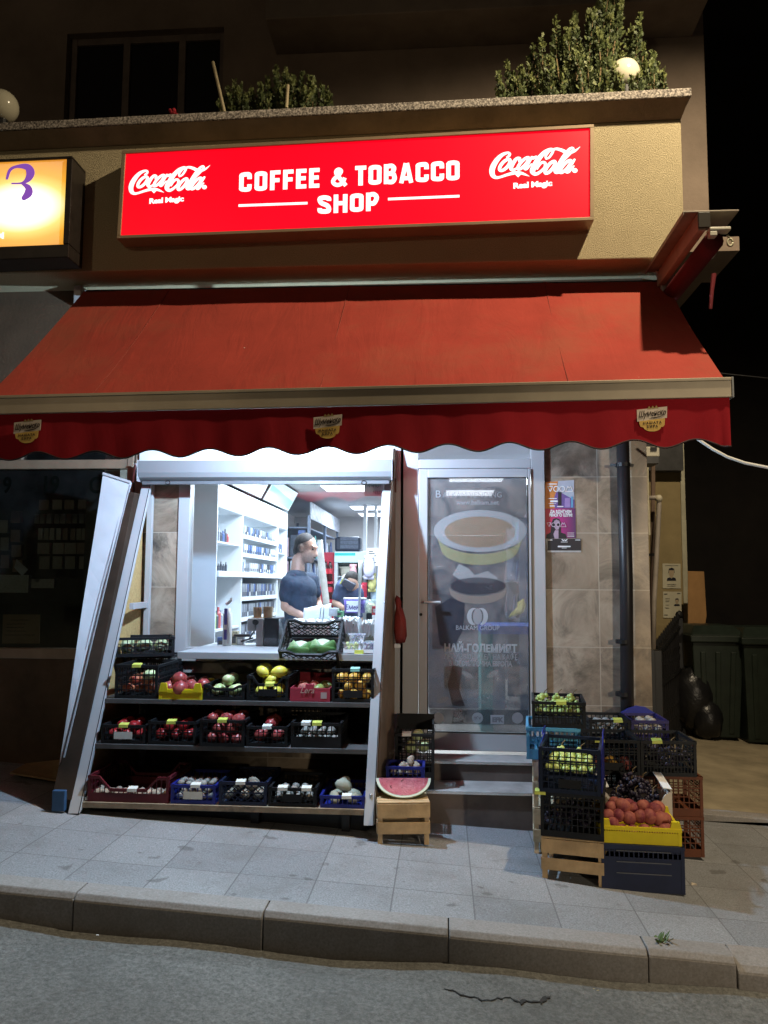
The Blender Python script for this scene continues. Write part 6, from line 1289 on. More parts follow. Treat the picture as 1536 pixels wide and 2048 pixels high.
for k in range(5): trinket('spray_can', 'slim can in the upper open cubby of the cabinet', 'cans in the upper cubby', ya_+.10+k*.075, zcnt-.518, .16+.03*(k % 2), [PK[0], M('can_green', (.3, .42, .12), .4), PK[2], PK[3], PK[4]][k], 'can', .026)
q = MB(); q.box(XC0-.2, XC0-.08, ya_+.28, ya_+.36, zcnt-.918, zcnt-.82); solo(q, 'red_packet', M('bright_red_packet', (.6, .08, .07), .5), 'small red packet in the lower open cubby of the cabinet', 'packet', (XC0-.14, ya_+.32, zcnt-.918))
for r_, z in enumerate((zcnt+.272,)):
    for k in range(10 if r_ == 0 else 12): pack(random.choice((1, 2, 3, 4)), (XC0-.12, ya_+.06+(yd-ya_-.12)*k/11, z), 'cigarette pack in the lit near bay of the white cabinet', 'packs in the lit near bay', 1.3)
    for k in range(8): pack(random.choice((1, 2, 4)), (XC0-.06, yd2+.06+(yb_-yd2-.1)*k/7, z), 'cigarette pack in the lit far bay of the white cabinet', 'packs in the lit far bay', 1.3)
# slanted screens over the cabinet
for k, (x0, x1, lab) in enumerate(((448, 516, 'near pale screen tilted out above the cigarette cabinet'), (519, 572, 'far screen with green picture tilted out above the cabinet'))):
    Ya, Yb = XY(x0), XY(x1); sc_ = thing('menu_screen', lab, 'screen', (XC0+.05, (Ya+Yb)/2, 2.42))
    a, b_ = V((XC0+.02, Ya, 2.465)), V((XC0+.02, Yb, 2.465)); c_, d_ = b_+V((.13, 0, .24)), a+V((.13, 0, .24)); nrm = (b_-a).cross(d_-a).normalized(); nrm = nrm if nrm.x > 0 else -nrm
    q = MB(); q.quad(a, b_, c_, d_, -nrm*.03); build(q, 'casing', DKGREY, sc_)
    def bl(u, v, e): return a.lerp(b_, u).lerp(d_.lerp(c_, u), v)+nrm*e
    q = MB(); q.quad(bl(.02, .03, .003), bl(.98, .03, .003), bl(.98, .97, .003), bl(.02, .97, .003), -nrm*.002); build(q, 'display', glow('screen_white' if k == 0 else 'screen_pale', (.86, .97, 1) if k == 0 else (.74, .95, .97), 1.0), sc_)
    if k: q = MB(); q.quad(bl(.05, .25, .005), bl(.95, .1, .005), bl(.95, .5, .005), bl(.05, .72, .005), -nrm*.001); build(q, 'green_picture', glow('screen_green', (.38, .92, .66), .95), sc_)
# ceiling panels; the last is out of view, added to light the man
for k, (x, y) in enumerate([(-1.15, 3.5), (.35, 2.6), (-1.1, 6.0), (.32, 4.0), (-1.1, 7.2), (-.9, 1.0)]):
    cl = thing('ceiling_panel_lamp', ['nearest lit ceiling panel seen through the shop window', 'nearest lit ceiling panel seen through the door', 'middle lit ceiling panel seen through the shop window', 'farther lit ceiling panel seen through the door', 'farthest lit ceiling panel seen through the shop window', 'lit ceiling panel just inside the shop window above the counter'][k], 'ceiling lamp', (x, y, CE-.03), 0, 'lit ceiling panels')
    q = MB(); q.box(x-.31, x+.31, y-.31, y+.31, CE-.025, CE-.001); build(q, 'frame', WHITE, cl)
    q = MB(); q.box(x-.29, x+.29, y-.29, y+.29, CE-.03, CE-.0255); build(q, 'diffuser', glow('ceiling_diffuser', (.95, .98, 1), 3), cl)
# dark wall shelving further back on the left
us_ = thing('wall_shelving', 'dark blue grey shelving full of hanging goods behind the man', 'shelving', (-1.9, 5.5, FL))
q = MB(); [q.box(x, x+.035, y, y+.04, FL, 2.45) for x in (-2.6, -2.2, -1.79) for y in (4.4, 5.8, 7.2)]
for z in (.7, 1.1, 1.5, 1.9, 2.3): q.box(-2.6, -1.795, 4.451, 7.199, z-.02, z)
q.box(-2.6, -2.5, 4.451, 7.199, 2.32, 2.45); build(q, 'rack', M('blue_grey_rack', (.13, .16, .22), .5, .2), us_)
q = MB(); q.box(-1.76, -1.74, 4.4, 7.25, 2.40, 2.62); build(q, 'rack_header', M('striped_header', (.42, .45, .52), .5, .5, 12), us_)
random.seed(9); goods = [M('pouch_blue', (.06, .10, .24), .3, .3, 12), M('pouch_dark', (.05, .06, .08), .3, .4, 12), M('pouch_grey', (.30, .34, .40), .3, .3, 12), M('pouch_pink', (.34, .24, .28), .3, .3, 12), M('pouch_teal', (.05, .22, .20), .3, .3, 12)]
gm = []
for m_ in goods: q = MB(); q.hexa([(-.02, -.045, 0), (.02, -.045, 0), (.004, -.045, .26), (-.004, -.045, .26), (-.02, .045, 0), (.02, .045, 0), (.004, .045, .26), (-.004, .045, .26)]); o = build(q, 'goods_pouch', m_, None, bevel=.006); gm.append([o, 0])
q_ = [(x, 4.43, z) for z in (.71, 1.11, 1.51, 1.91) for x in (-2.5, -2.38, -2.26, -2.1, -1.98, -1.88)]
for x, y, z in q_:
    g_ = random.choice(gm); o = g_[0] if not g_[1] else g_[0].copy()
    if g_[1]: sc.collection.objects.link(o)
    g_[1] = 1; o.location = (x, y+.05, z); o.rotation_euler = (0, 0, 1.57); o.scale = (1.2, 1.1, random.uniform(.9, 1.35)); tag(o, 'hanging goods pouch on the near end of the dark shelving', 'pouch', 'pouches at the near end of the shelving')
for z in (1.11, 1.51, 1.91):
    for k in range(22):
        g_ = random.choice(gm); o = g_[0] if not g_[1] else g_[0].copy()
        if g_[1]: sc.collection.objects.link(o)
        g_[1] = 1; o.rotation_euler = (0, 0, 0); o.location = (-1.84-random.uniform(0, .04), 4.52+k*.122, z); o.scale = (1.5, 1.1, random.uniform(.9, 1.35)); tag(o, 'hanging goods pouch on the dark shelving behind the man', 'pouch', 'pouches on the dark shelving')
# back wall group: fridge, red drinks rack, chip bags
Yf = 5.2
fridge = thing('drinks_fridge', 'white framed drinks fridge with teal lit header at the back of the shop', 'fridge', tuple(P(712, 1260, Yf)))
x0, x1 = P(668, 1150, Yf).x, P(752, 1150, Yf).x; zt = P(700, 1103, Yf).z
q = MB(); q.box(x0, x0+.05, Yf, Yf+.55, FL, zt-.16); q.box(x1-.05, x1, Yf, Yf+.55, FL, zt-.16); q.box(x0, x1, Yf+.5, Yf+.55, FL, zt-.161); q.box(x0, x1, Yf, Yf+.55, FL-.0, FL+.2); q.box(x0, x1, Yf+.001, Yf+.549, zt-.159, zt)
for z in (1.0, 1.3, 1.66): q.box(x0+.051, x1-.051, Yf+.05, Yf+.499, z-.015, z)
build(q, 'cabinet', WCAB, fridge, bevel=.004)
q = MB(); q.box(x0+.01, x1-.01, Yf-.012, Yf, zt-.15, zt-.01); build(q, 'lit_header', glow('fridge_header', (.55, .92, .93), .95), fridge)
q = MB(); q.box(x0+.01, x0+.30, Yf-.014, Yf-.0125, zt-.06, zt-.02); build(q, 'header_stripe', glow('fridge_teal', (.03, .50, .50), .9), fridge)
q = MB(); q.box(x0+.051, x1-.051, Yf+.49, Yf+.499, FL+.21, zt-.17); build(q, 'dark_lining', M('fridge_dark_lining', (.06, .07, .10), .5), fridge)
bk = thing('bucket', 'cream bucket on a fridge shelf under a black bag', 'bucket', tuple(P(694, 1149, Yf+.1))); c_ = P(694, 1149, Yf+.12)
q = MB(); q.lathe([(.085, 0), (.10, .11), (.115, .115), (.115, .13), (.10, .128)], (c_.x, c_.y, 1.662), 20); build(q, 'bucket_body', M('cream_plastic', (.52, .50, .42), .5, .1), bk, smooth=False)
q = MB(); random.seed(2); q.sphere((c_.x-.01, c_.y, 1.86), (.155, .12, .075), 14, 9, .12); solo(q, 'plastic_bag', M('black_green_bag', (.035, .05, .045), .35, .3, 9), 'crumpled black bag on top of the cream bucket', 'bag', (c_.x, c_.y, 1.79))
q = MB(); bx0_, bx1_ = P(669, 1090, Yf).x, P(720, 1090, Yf).x; z0 = zt+.001; z1 = P(690, 1073, Yf).z
bs = thing('boombox', 'black audio box on top of the drinks fridge', 'speaker box', (bx0_, Yf, z0)); q.box(bx0_, bx1_, Yf+.02, Yf+.3, z0, z1); build(q, 'case', M('navy_black_case', (.02, .026, .05), .35, .2), bs, bevel=.03)
q = MB(); 
for k in range(3): z = z0+(z1-z0)*(.2+.27*k); q.box(bx0_+.08, bx1_-.03, Yf+.008, Yf+.0195, z, z+.05)
build(q, 'grille', M('slate_grille', (.08, .10, .15), .4, .3, 40), bs)
rd = thing('drinks_rack', 'tall red rack of cola bottles beside the fridge', 'rack', tuple(P(652, 1230, 5.0)))
x0, x1 = P(641, 1150, 5.0).x, P(665, 1150, 5.0).x
q = MB(); q.box(x0, x1, 5.3, 5.34, FL, P(650, 1103, 5).z); q.box(x0, x0+.02, 5.0, 5.299, FL, P(650, 1103, 5).z-.1); 
for y in (1163, 1200): z = P(650, y, 5.0).z; q.box(x0+.021, x1, 5.0, 5.299, z-.03, z)
build(q, 'rack', M('bright_red_rack', (.55, .035, .07), .4, .15), rd)
COLA = M('cola_dark', (.05, .014, .012), .12, .2); RLAB = M('bottle_red_label', (.55, .04, .06), .4, .3, 25); k_ = 0
for y in (1162, 1199):
    z = P(650, y, 5.0).z
    for xx in (x0+.06, x0+.12):
        bt_ = thing('cola_bottle', 'cola bottle with red label on the tall red rack', 'bottle', (xx, 5.08, z+.001), 0, 'bottles on the red rack'); q = MB(); q.lathe([(.034, 0), (.038, .03), (.036, .13), (.038, .19), (.016, .25), (.014, .27)], (xx, 5.08, z+.001), 12); build(q, 'bottle_body', COLA, bt_, smooth=True)
        q = MB(); q.lathe([(.0385, .10), (.0385, .17)], (xx, 5.08, z+.001), 12); build(q, 'bottle_label', RLAB, bt_); q = MB(); q.lathe([(.017, .271), (.017, .29)], (xx, 5.08, z+.001), 10); build(q, 'cap', RLAB, bt_)
rb = thing('chip_bag', 'big shiny red snack bag hanging right of the fridge', 'snack bag', tuple(P(722, 1195, 4.6)))
a, b_ = P(712, 1198, 4.6), P(734, 1165, 4.6); q = MB(); nx_ = 6
for i in range(nx_+1):
    for j in range(9):
        u, v = i/nx_, j/8; bul = .05*math.sin(math.pi*u)*math.sin(math.pi*v)**.6
        q.v.append((a.x+(b_.x-a.x)*u, 4.6-bul, a.z+(b_.z-a.z)*v))
for i in range(nx_+1):
    for j in range(9): u, v = i/nx_, j/8; q.v.append((a.x+(b_.x-a.x)*u, 4.61+.05*math.sin(math.pi*u)*math.sin(math.pi*v)**.6, a.z+(b_.z-a.z)*v))
for i in range(nx_):
    for j in range(8): k = i*9+j; q.f += [(k, k+9, k+10, k+1), (63+k, 63+k+1, 63+k+10, 63+k+9)]; q.m += [0, 0]
build(q, 'bag', M('shiny_red_foil', (.55, .05, .09), .22, .2, 9), rb, smooth=True)
for k, (x, y, w_, h_, m_, lab) in enumerate(((706, 1150, .11, .25, M('pink_foil', (.42, .22, .24), .25, .3, 14), 'pinkish snack bag hanging in front of the fridge'), (738, 1135, .16, .28, M('lilac_foil', (.46, .46, .60), .2, .35, 10), 'silvery lilac snack bag hanging on the right rack'), (744, 1165, .12, .22, M('yellow_foil', (.52, .50, .20), .25, .35, 14), 'yellowish snack bag hanging on the right rack'), (752, 1185, .15, .30, M('blue_foil', (.36, .48, .58), .2, .35, 10), 'pale blue snack bag hanging low on the right rack'))):
    c_ = P(x, y, 4.3+.08*k); q = MB(); q.sphere((c_.x, c_.y, c_.z), (w_/2, .05, h_/2), 12, 8, .04); q.box(c_.x-w_*.42, c_.x+w_*.42, c_.y-.004, c_.y+.004, c_.z+h_*.38, c_.z+h_*.56); q.box(c_.x-w_*.42, c_.x+w_*.42, c_.y-.004, c_.y+.004, c_.z-h_*.56, c_.z-h_*.38); solo(q, 'snack_bag', m_, lab, 'snack bag', c_, smooth=True)
q = MB(); a, b_ = P(733, 1132, 4.9), P(757, 1096, 4.9); q.box(a.x, b_.x, 4.9, 4.905, a.z, b_.z); ps = thing('wall_notice', 'white printed sheet on the rack near the right edge of the window', 'notice', tuple(a)); build(q, 'sheet', WHITE, ps)
q = MB(); 
for k in range(6): z = b_.z-.04-k*.03; q.box(a.x+.03, a.x+.03+.06*(1+(k*7 % 3)*.35), 4.897, 4.8995, z-.012, z)
build(q, 'small_print', DKGREY, ps)
q = MB(); a, b_ = P(726, 1112, 5.6), P(742, 1030, 5.6); q.box(a.x, a.x+.05, 5.6, 5.66, FL, b_.z+.5); q.box(a.x+.16, a.x+.20, 5.6, 5.66, FL, b_.z+.3); solo(q, 'door_jamb', WHITE, 'white door jamb standing at the back right of the shop', 'door jamb', (a.x, 5.6, FL))
# tall wrapped roll beside the man
q = MB(); q.tube([P(668-12, 1270, 2.9), P(652, 1200, 2.9), P(642, 1120, 2.9), P(640, 1080, 2.9)], [.035, .038, .04, .03], 10); solo(q, 'wrapped_roll', M('grey_wrap', (.46, .45, .42), .3, .25, 8), 'tall grey plastic wrapped roll standing behind the man', 'roll', P(656, 1270, 2.9), smooth=True)
# counter along the window with covered trays
ct_ = thing('shop_counter', 'white counter inside the window under film covered trays', 'counter', (-1.1, .45, FL)); zk = P(600, 1290, .20).z
xk0, xk1 = P(556, 1290, .2).x, -.42
q = MB(); q.box(xk0+.02, xk1, .21, .66, FL, zk+.01); build(q, 'base', WCAB, ct_); 
random.seed(12)
WRAP = film('cling_film', (.85, .90, .94), .86, .15)
def wrapped(x0, x1, zt_y, Y0_, Y1_, lab, seed):
    random.seed(seed); a, b_ = P(x0, zt_y, Y0_), P(x1, zt_y, Y0_); t_ = thing('covered_tray', lab, 'tray', ((a.x+b_.x)/2, Y0_, zk+.011), 0, 'film covered trays on the counter'); h = a.z
    q = MB(); q.box(a.x+.03, b_.x-.03, Y0_+.03, Y1_-.03, zk+.012, h-.03); build(q, 'tray_body', M('tray_olive_food', (.33, .32, .24), .6, .35, 9), t_)
    q = MB(); n1, n2 = 22, 14
    for i in range(n1+1):
        for j in range(n2+1):
            u, v = i/n1, j/n2; ed = min(u, 1-u, v*1.0, 1-v); drop = max(0, (.10-ed)/.10); zz = h+random.uniform(-.012, .022)-(h-zk-.03)*drop**1.5*.75
            q.v.append((a.x+(b_.x-a.x)*u+random.uniform(-.008, .008), Y0_+(Y1_-Y0_)*v+random.uniform(-.008, .008), zz))
    for i in range(n1):
        for j in range(n2): k = i*(n2+1)+j; q.f.append((k, k+n2+1, k+n2+2, k+1)); q.m.append(0)
    o = build(q, 'film_cover', WRAP, t_, smooth=False); s_ = o.modifiers.new('solid', 'SOLIDIFY'); s_.thickness = .002
wrapped(562, 668, 1244, .23, .62, 'film covered tray of food at the left of the counter', 1); wrapped(672, 716, 1240, .23, .62, 'film covered tray of food in the middle of the counter', 2); wrapped(718, 757, 1246, .23, .60, 'film covered tray of food at the right of the counter', 3)
q = MB(); c0 = P(607, 1235, .5); random.seed(3); a, b_ = P(607, 1232, .52), P(661, 1207, .52)
for i in range(9):
    for j in range(6): u, v = i/8, j/5; q.v.append((a.x+(b_.x-a.x)*u, .50+.1*v, a.z-.05+(b_.z-a.z+.05)*(1-(2*v-1)**2)**.5*(.75+.25*u)+random.uniform(-.006, .006)))
for i in range(8):
    for j in range(5): k = i*6+j; q.f.append((k, k+6, k+7, k+1)); q.m.append(0)
o = solo(q, 'paper_bag', M('white_paper_bag', (.76, .80, .82), .6, .04), 'crumpled white paper bag on the covered trays', 'bag', a, smooth=True); o.modifiers.new('solid', 'SOLIDIFY').thickness = .003
tg = thing('tongs', 'steel tongs standing in the covered tray', 'tongs', tuple(P(642, 1240, .3))); q = MB(); q.tube([P(639, 1246, .3), P(642, 1216, .3), P(645, 1213, .3), P(648, 1216, .3), P(645, 1246, .3)], .004, 6); build(q, 'arms', M('bolt_steel', (.5, .52, .55)), tg)
tub = thing('ice_cream_tub', 'violet and white tub with handwritten letters on the counter', 'tub', tuple(P(707, 1228, .7))); a, b_ = P(684, 1226, .7), P(731, 1199, .7); cx_ = (a.x+b_.x)/2; r_ = (b_.x-a.x)/2
q = MB(); q.lathe([(r_*.88, 0), (r_, b_.z-a.z)], (cx_, .7+r_, a.z), 24); q2 = q; build(q, 'tub_body', M('violet_tub', (.16, .12, .42), .4, .2), tub, smooth=True)
q = MB(); q.lathe([(r_*1.03, b_.z-a.z+.0005), (r_*1.03, b_.z-a.z+.012)], (cx_, .7+r_, a.z), 24); build(q, 'lid', WHITE, tub)
q = MB(); q.box(cx_-r_*.62, cx_+r_*.58, .692, .697, a.z+.012, b_.z-.012); lo = build(q, 'tub_label', WHITE, tub); build(textmb('EмeкS', (cx_-.0, .6915, a.z+.03), (.052, 0, 0), (0, 0, .06), 1, .02, 'CENTER', .1, .001), 'tub_lettering', M('violet_ink', (.04, .03, .14), .6), lo)
q = MB(); q.tube([P(718, 1232, .68), P(720, 1166, .68)], .011, 10); 
tp_ = thing('table_lamp_stick', 'cream cylinder on a thin steel pole on the counter', 'pole', tuple(P(718, 1232, .68))); build(q, 'pole', M('bolt_steel', (.5, .52, .55)), tp_); q = MB(); q.tube([P(720, 1167, .68), P(721, 1120, .68)], .018, 12); build(q, 'cylinder', M('cream_plastic', (.52, .50, .42)), tp_, smooth=True)
jr = thing('glass_jar', 'glass jar of sweets at the right end of the counter', 'jar', tuple(P(742, 1230, .7))); c_ = P(742, 1226, .75); q = MB(); q.lathe([(.05, 0), (.06, .05), (.05, .10), (.035, .115)], c_, 16); build(q, 'jar_body', film('jar_glass', (.6, .7, .62), .35, .08), jr, smooth=True); q = MB(); q.sphere(c_+V((0, 0, .045)), (.045, .045, .04), 10, 7, .1); build(q, 'sweets', M('mixed_sweets', (.45, .42, .22), .5, .7, 40), jr)
# slicer and cans at the left of the counter
sk = thing('side_counter', 'low white counter by the left end of the window', 'counter', (-1.7, .4, FL)); q = MB(); q.box(-1.9, xk0+.0, .22, .62, FL, zk-.02); build(q, 'base', WCAB, sk)
sl_ = thing('slicer', 'grey food slicer with dark side standing on the counter', 'slicer', tuple(P(530, 1296, .3)))
def bxp(x0, x1, y0, y1, Ya, Yb): a, b_ = P(x0, y1, Ya), P(x1, y0, Ya); return (a.x, b_.x, Ya, Yb, a.z, b_.z)
q = MB(); q.box(*bxp(511, 527, 1237, 1296, .26, .5)); q.box(*bxp(494, 510.8, 1237, 1262, .262, .48)); build(q, 'body', M('pale_grey_enamel', (.50, .53, .56), .4, .06), sl_, bevel=.008)
q = MB(); q.box(*bxp(527.3, 558, 1236, 1296, .261, .5)); build(q, 'dark_side', M('dark_slicer_glass', (.05, .065, .08), .15, .2), sl_, bevel=.006)
q = MB(); c_ = P(512, 1244, .25); q.tube([c_, c_+V((0, -.03, 0))], .022, 14); build(q, 'knob', BLACK, sl_)
q = MB(); q.tube([P(468, 1271, .3), P(500, 1271, .3)], .011, 8); q.tube([P(499, 1277, .3), P(508, 1262, .3)], .006, 6); q.bar(P(482, 1283, .3), P(506, 1276, .3), .02, .014); build(q, 'handle', DKGREY, sl_)
for k, (x, y0, y1, r_) in enumerate(((515, 1235, 1215, .035), (536, 1233, 1212, .040))):
    c_ = P(x, y0, .36); q = MB(); q.lathe([(r_*.9, 0), (r_, P(x, y1, .36).z-c_.z), (r_*.85, P(x, y1, .36).z-c_.z), (r_*.8, .02)], (c_.x, c_.y, P(x, 1236, .36).z+.006), 18); solo(q, 'wooden_cup', M('birch_cup', (.42, .30, .18), .6, .35, 14), ['small tilted brown cup on the slicer', 'larger brown cup on the slicer'][k], 'cup', c_)
q = MB(); c_ = P(526, 1236, .36); q.box(c_.x-.08, c_.x+.07, .30, .44, c_.z, c_.z+.005); solo(q, 'cardboard_mat', M('thin_cardboard', (.5, .38, .24), .8), 'thin cardboard piece under the two brown cups', 'cardboard', c_)
cn = thing('spray_bottle', 'white bottle with violet labels near the window corner', 'bottle', tuple(P(454, 1296, .3))); x = P(454, 1290, .32).x; z0, z1 = zk-.0, P(454, 1212, .32).z
q = MB(); q.lathe([(.034, 0), (.036, .02), (.036, (z1-z0)*.85), (.02, (z1-z0)*.9), (.022, z1-z0)], (x, .32, z0-.018), 16); build(q, 'bottle_body', WHITE, cn, smooth=True)
q = MB(); q.box(x-.018, x+.006, .279, .2835, P(454, 1249, .3).z, P(454, 1217, .3).z); q.box(x-.018, x+.006, .279, .2835, P(454, 1279, .3).z, P(454, 1259, .3).z); build(q, 'bottle_label', M('violet_label', (.12, .10, .40), .4), cn)
q = MB(); c_ = P(462, 1200, .36); q.tube([P(452, 1209, .32), P(458, 1205, .32), P(463, 1200, .32), P(462, 1196, .32)], .012, 8); build(q, 'nozzle', WHITE, cn)
# paper on the glass
pg = thing('window_paper', 'white paper with reversed letters taped inside the top right of the glass', 'paper', tuple(P(748, 976, .07))); a, b_ = P(729, 992, .06), P(768, 962, .06)
q = MB(); q.box(a.x, b_.x, .0560, .058, a.z, b_.z); build(q, 'sheet', film('backlit_paper', (.72, .74, .76), .85, .7), pg)
q = textmb('ТOГИ И', P(749, 975, .0555), (-.028, 0, 0), (0, 0, .030), 1, .02, 'CENTER', 0, -.0008); textmb('ДEИ', P(755, 988, .0555), (-.034, 0, 0), (0, 0, .034), 1, .02, 'CENTER', 0, -.0008, 1, q); build(q, 'lettering', M('faint_grey_ink', (.25, .26, .28), .7), pg)
# behind the door: fruit table with blue edge and teal leg, bananas
tb = thing('fruit_table', 'table with blue edge and teal side behind the glass door', 'table', (.45, 1.0, FL)); a, b_ = P(962, 1268, .9), P(1058, 1252, .9)
q = MB(); q.box(a.x, 1.0, .9, 1.5, a.z, b_.z); build(q, 'tabletop', M('bright_blue_edge', (.02, .10, .52), .35, .1), tb, bevel=.004)
q = MB(); q.box(a.x+.0, a.x+.10, .92, 1.45, FL, a.z-.001); build(q, 'side', M('teal_side', (.03, .28, .28), .4, .15), tb)
bn = thing('banana_bunch', 'bunch of bananas on the blue edged table behind the door', 'bananas', tuple(P(1044, 1232, 1.05)));
for k in range(4):
    o = P(1046-k*3, 1198+2*k, 1.05+.03*k); q = MB(); q.tube([o, o+V((.005, -.01, -.05)), o+V((-.01-.012*k, -.02, -.10)), o+V((-.04-.015*k, -.02, -.135))], [.008, .019, .019, .007], 8); build(q, 'banana', M('banana_skin', (.62, .52, .10), .5, .2, 12), bn, smooth=True)
dsh = thing('wall_shelving', 'grey shelving with goods along the right wall behind the door', 'shelving', (1.0, 3.5, FL)); q = MB()
for z in (.8, 1.2, 1.6, 2.0): q.box(.72, 1.16, 1.8, 6.5, z-.02, z)
for y in (1.8, 3.3, 4.9, 6.46): q.box(.72, 1.16, y-.04, y-.001, FL, 2.2)
build(q, 'rack', M('blue_grey_rack', (.13, .16, .22)), dsh)
random.seed(31)
for z in (1.201, 1.601, 2.001):
    for k in range(14): o = gm[random.randrange(5)][0].copy(); sc.collection.objects.link(o); o.rotation_euler = (0, 0, 0); o.location = (.80+random.uniform(0, .05), 1.9+k*.32, z); o.scale = (1.8, 1.8, random.uniform(.8, 1.05)); tag(o, 'goods pouch on the shelving seen through the glass door', 'pouch', 'pouches on the shelving behind the door')

dbox = thing('dark_door_backdrop', 'tall dark drinks machine behind the glass door', 'machine', (.22, 2.3, FL)); q = MB(); q.box(-.16, .62, 2.3, 2.9, FL, 2.06); build(q, 'cabinet', M('slate_backdrop', (.11, .12, .15), .4, .25, 4), dbox, bevel=.01)  # made-up dark box, added so the room behind the door looks darker
q = MB(); q.box(-.12, .30, 2.292, 2.2995, .9, 1.95); build(q, 'dark_front_inset', M('inset_dark', (.02, .025, .05), .1, .2, 3), dbox)
q = MB(); q.box(.36, .58, 2.29, 2.2995, 1.2, 1.9); build(q, 'side_inset', M('inset_slate', (.10, .11, .15), .4, .3, 12), dbox)
q = MB(); q.box(.0, .5, 2.289, 2.2995, .5, .72); build(q, 'low_inset', BLACK, dbox)

random.seed(44)
for k, (x, y0, y1, w_, m_, lab) in enumerate(((470, 1296, 1262, .05, 'carton_cream', 'cream carton on the low counter beside the spray bottle'), (481, 1296, 1270, .06, 'carton_grey', 'grey carton on the low counter left of the slicer'), (441, 1296, 1274, .05, 'carton_blue', 'blue carton on the low counter in the window corner'), (668, 1232, 1216, .07, 'carton_white', 'white carton on the covered trays beside the paper bag'), (680, 1234, 1222, .05, 'carton_green', 'green carton on the covered trays'), (752, 1230, 1212, .05, 'carton_red', 'red carton at the right end of the covered trays'))):
    c_ = P(x, y0, .42); z1 = P(x, y1, .42).z; cl_ = {'carton_cream': (.5, .45, .32), 'carton_grey': (.3, .32, .34), 'carton_blue': (.08, .14, .34), 'carton_white': (.66, .67, .68), 'carton_green': (.12, .32, .16), 'carton_red': (.45, .06, .07)}[m_]
    t_ = thing('small_carton', lab, 'carton', tuple(c_), random.uniform(-.3, .3), local=True); q = MB(); h_ = z1-c_.z; q.box(-w_/2, w_/2, -.03, .03, 0, h_); build(q, 'box', M(m_, cl_, .5, .15, 20), t_, bevel=.002); q = MB(); q.box(-w_*.3, w_*.3, -.0312, -.0301, h_*.3, h_*.7); build(q, 'label', WHITE if k % 2 else DKGREY, t_)
# ================================================================== people
def limb(q, pts, rs, n=10):
    """tapered, overlapping segments with round joints; the remesh below grows them into one skin"""
    pts = [V(p) for p in pts]
    q.tube(pts, rs, n)
    for p, r_ in zip(pts, rs): q.sphere(p, r_*1.0, 10, 8)
def flesh(q, name, mat, parent, vox, smooth=6):
    o = build(q, name, mat, parent, smooth=True)
    m_ = o.modifiers.new('remesh', 'REMESH'); m_.mode = 'VOXEL'; m_.voxel_size = vox; m_.use_smooth_shade = True
    s = o.modifiers.new('smooth', 'SMOOTH'); s.iterations = smooth; s.factor = .5
    return o
SKIN = M('warm_skin', (.50, .31, .23), .5, .12, 14); SKIN2 = M('warm_skin_back', (.46, .29, .22), .5, .12, 14)
HAIR = M('short_dark_hair', (.018, .014, .013), .7, .3, 60, .4, 200)
mS, t, b = nt('navy_tee'); b.inputs['Roughness'].default_value = .85
f1 = noise(t, 14, 4, .6); t.links.new(ramp(t, f1, [(.3, (.010, .019, .040)), (.7, (.020, .038, .070))]), b.inputs['Base Color']); bump(t, b, noise(t, 11, 4, .55, None, 1), .5, .03)
PY = .92
def A(x, y, dy=0): return P(x, y, PY+dy)
man = thing('person', 'man in navy T-shirt looking down to the right behind the counter', 'person', (A(603, 1240).x, PY, FL))
q = MB()
hc = A(612, 1096); k = D(PY)
rot = Matrix.Rotation(R(14), 3, 'Y') @ Matrix.Rotation(R(-12), 3, 'Z')
def hd(x, y, z): return hc + rot @ V((x, y, z))
q.sphere(hd(-.012, 0, .022), (.098, .077, .100), 20, 14, 0, rot); q.sphere(hd(.030, 0, -.045), (.068, .060, .085), 16, 12, 0, rot)
q.sphere(hd(.058, 0, -.088), (.036, .036, .030), 12, 8); q.tube([hd(.088, 0, .012), hd(.104, 0, -.018), hd(.116, 0, -.040), hd(.096, 0, -.052)], [.010, .013, .017, .012], 8)
q.sphere(hd(.080, .0, .026), (.022, .058, .016), 10, 8, 0, rot); q.sphere(hd(.090, 0, -.072), (.016, .026, .010), 10, 6, 0, rot); q.sphere(hd(.080, 0, -.104), (.022, .026, .018), 10, 6)
for s in (-1, 1):
    q.sphere(hd(.068, s*.036, -.026), (.024, .022, .020), 8, 6); q.sphere(hd(-.012, s*.078, -.012), (.024, .010, .034), 10, 8, 0, rot @ Matrix.Rotation(R(-12), 3, 'Y')); q.sphere(hd(-.016, s*.084, .004), (.015, .008, .018), 8, 6)
neck0 = A(594, 1152); limb(q, [hd(-.025, 0, -.06), hd(-.04, 0, -.12), neck0], [.056, .058, .066])
sh = A(577, 1167, -.10); el = A(571, 1213, -.10); wr = A(606, 1233, -.16); hnd = A(622, 1240, -.19)
limb(q, [sh, sh.lerp(el, .5), el, el.lerp(wr, .35), wr], [.060, .056, .045, .047, .031])
q.sphere(wr.lerp(hnd, .6), (.045, .026, .036), 10, 8)
for i in range(4): d_ = V((.055+.008*(1.5-abs(i-1.5)), -.01, -.018+.0)); o = wr.lerp(hnd, .85)+V((0, .012-.018*i*.0, .022-.016*i)); q.tube([o, o+d_*.55, o+d_+V((-.006, 0, -.016))], [.009, .0085, .007], 6)
q.tube([wr.lerp(hnd, .5)+V((0, -.015, .02)), wr.lerp(hnd, .9)+V((.01, -.03, .03))], [.011, .008], 6)
sh2 = A(622, 1160, .16); limb(q, [sh2, A(634, 1205, .20), A(645, 1232, .05)], [.055, .044, .031])
tor = [A(598, 1172), A(600, 1190), A(603, 1225), A(602, 1260)]
for p, rx, ry in zip(tor, (.13, .135, .13, .13), (.17, .165, .15, .15)): q.sphere(p, (rx*.9, ry*.86, .085), 16, 10)
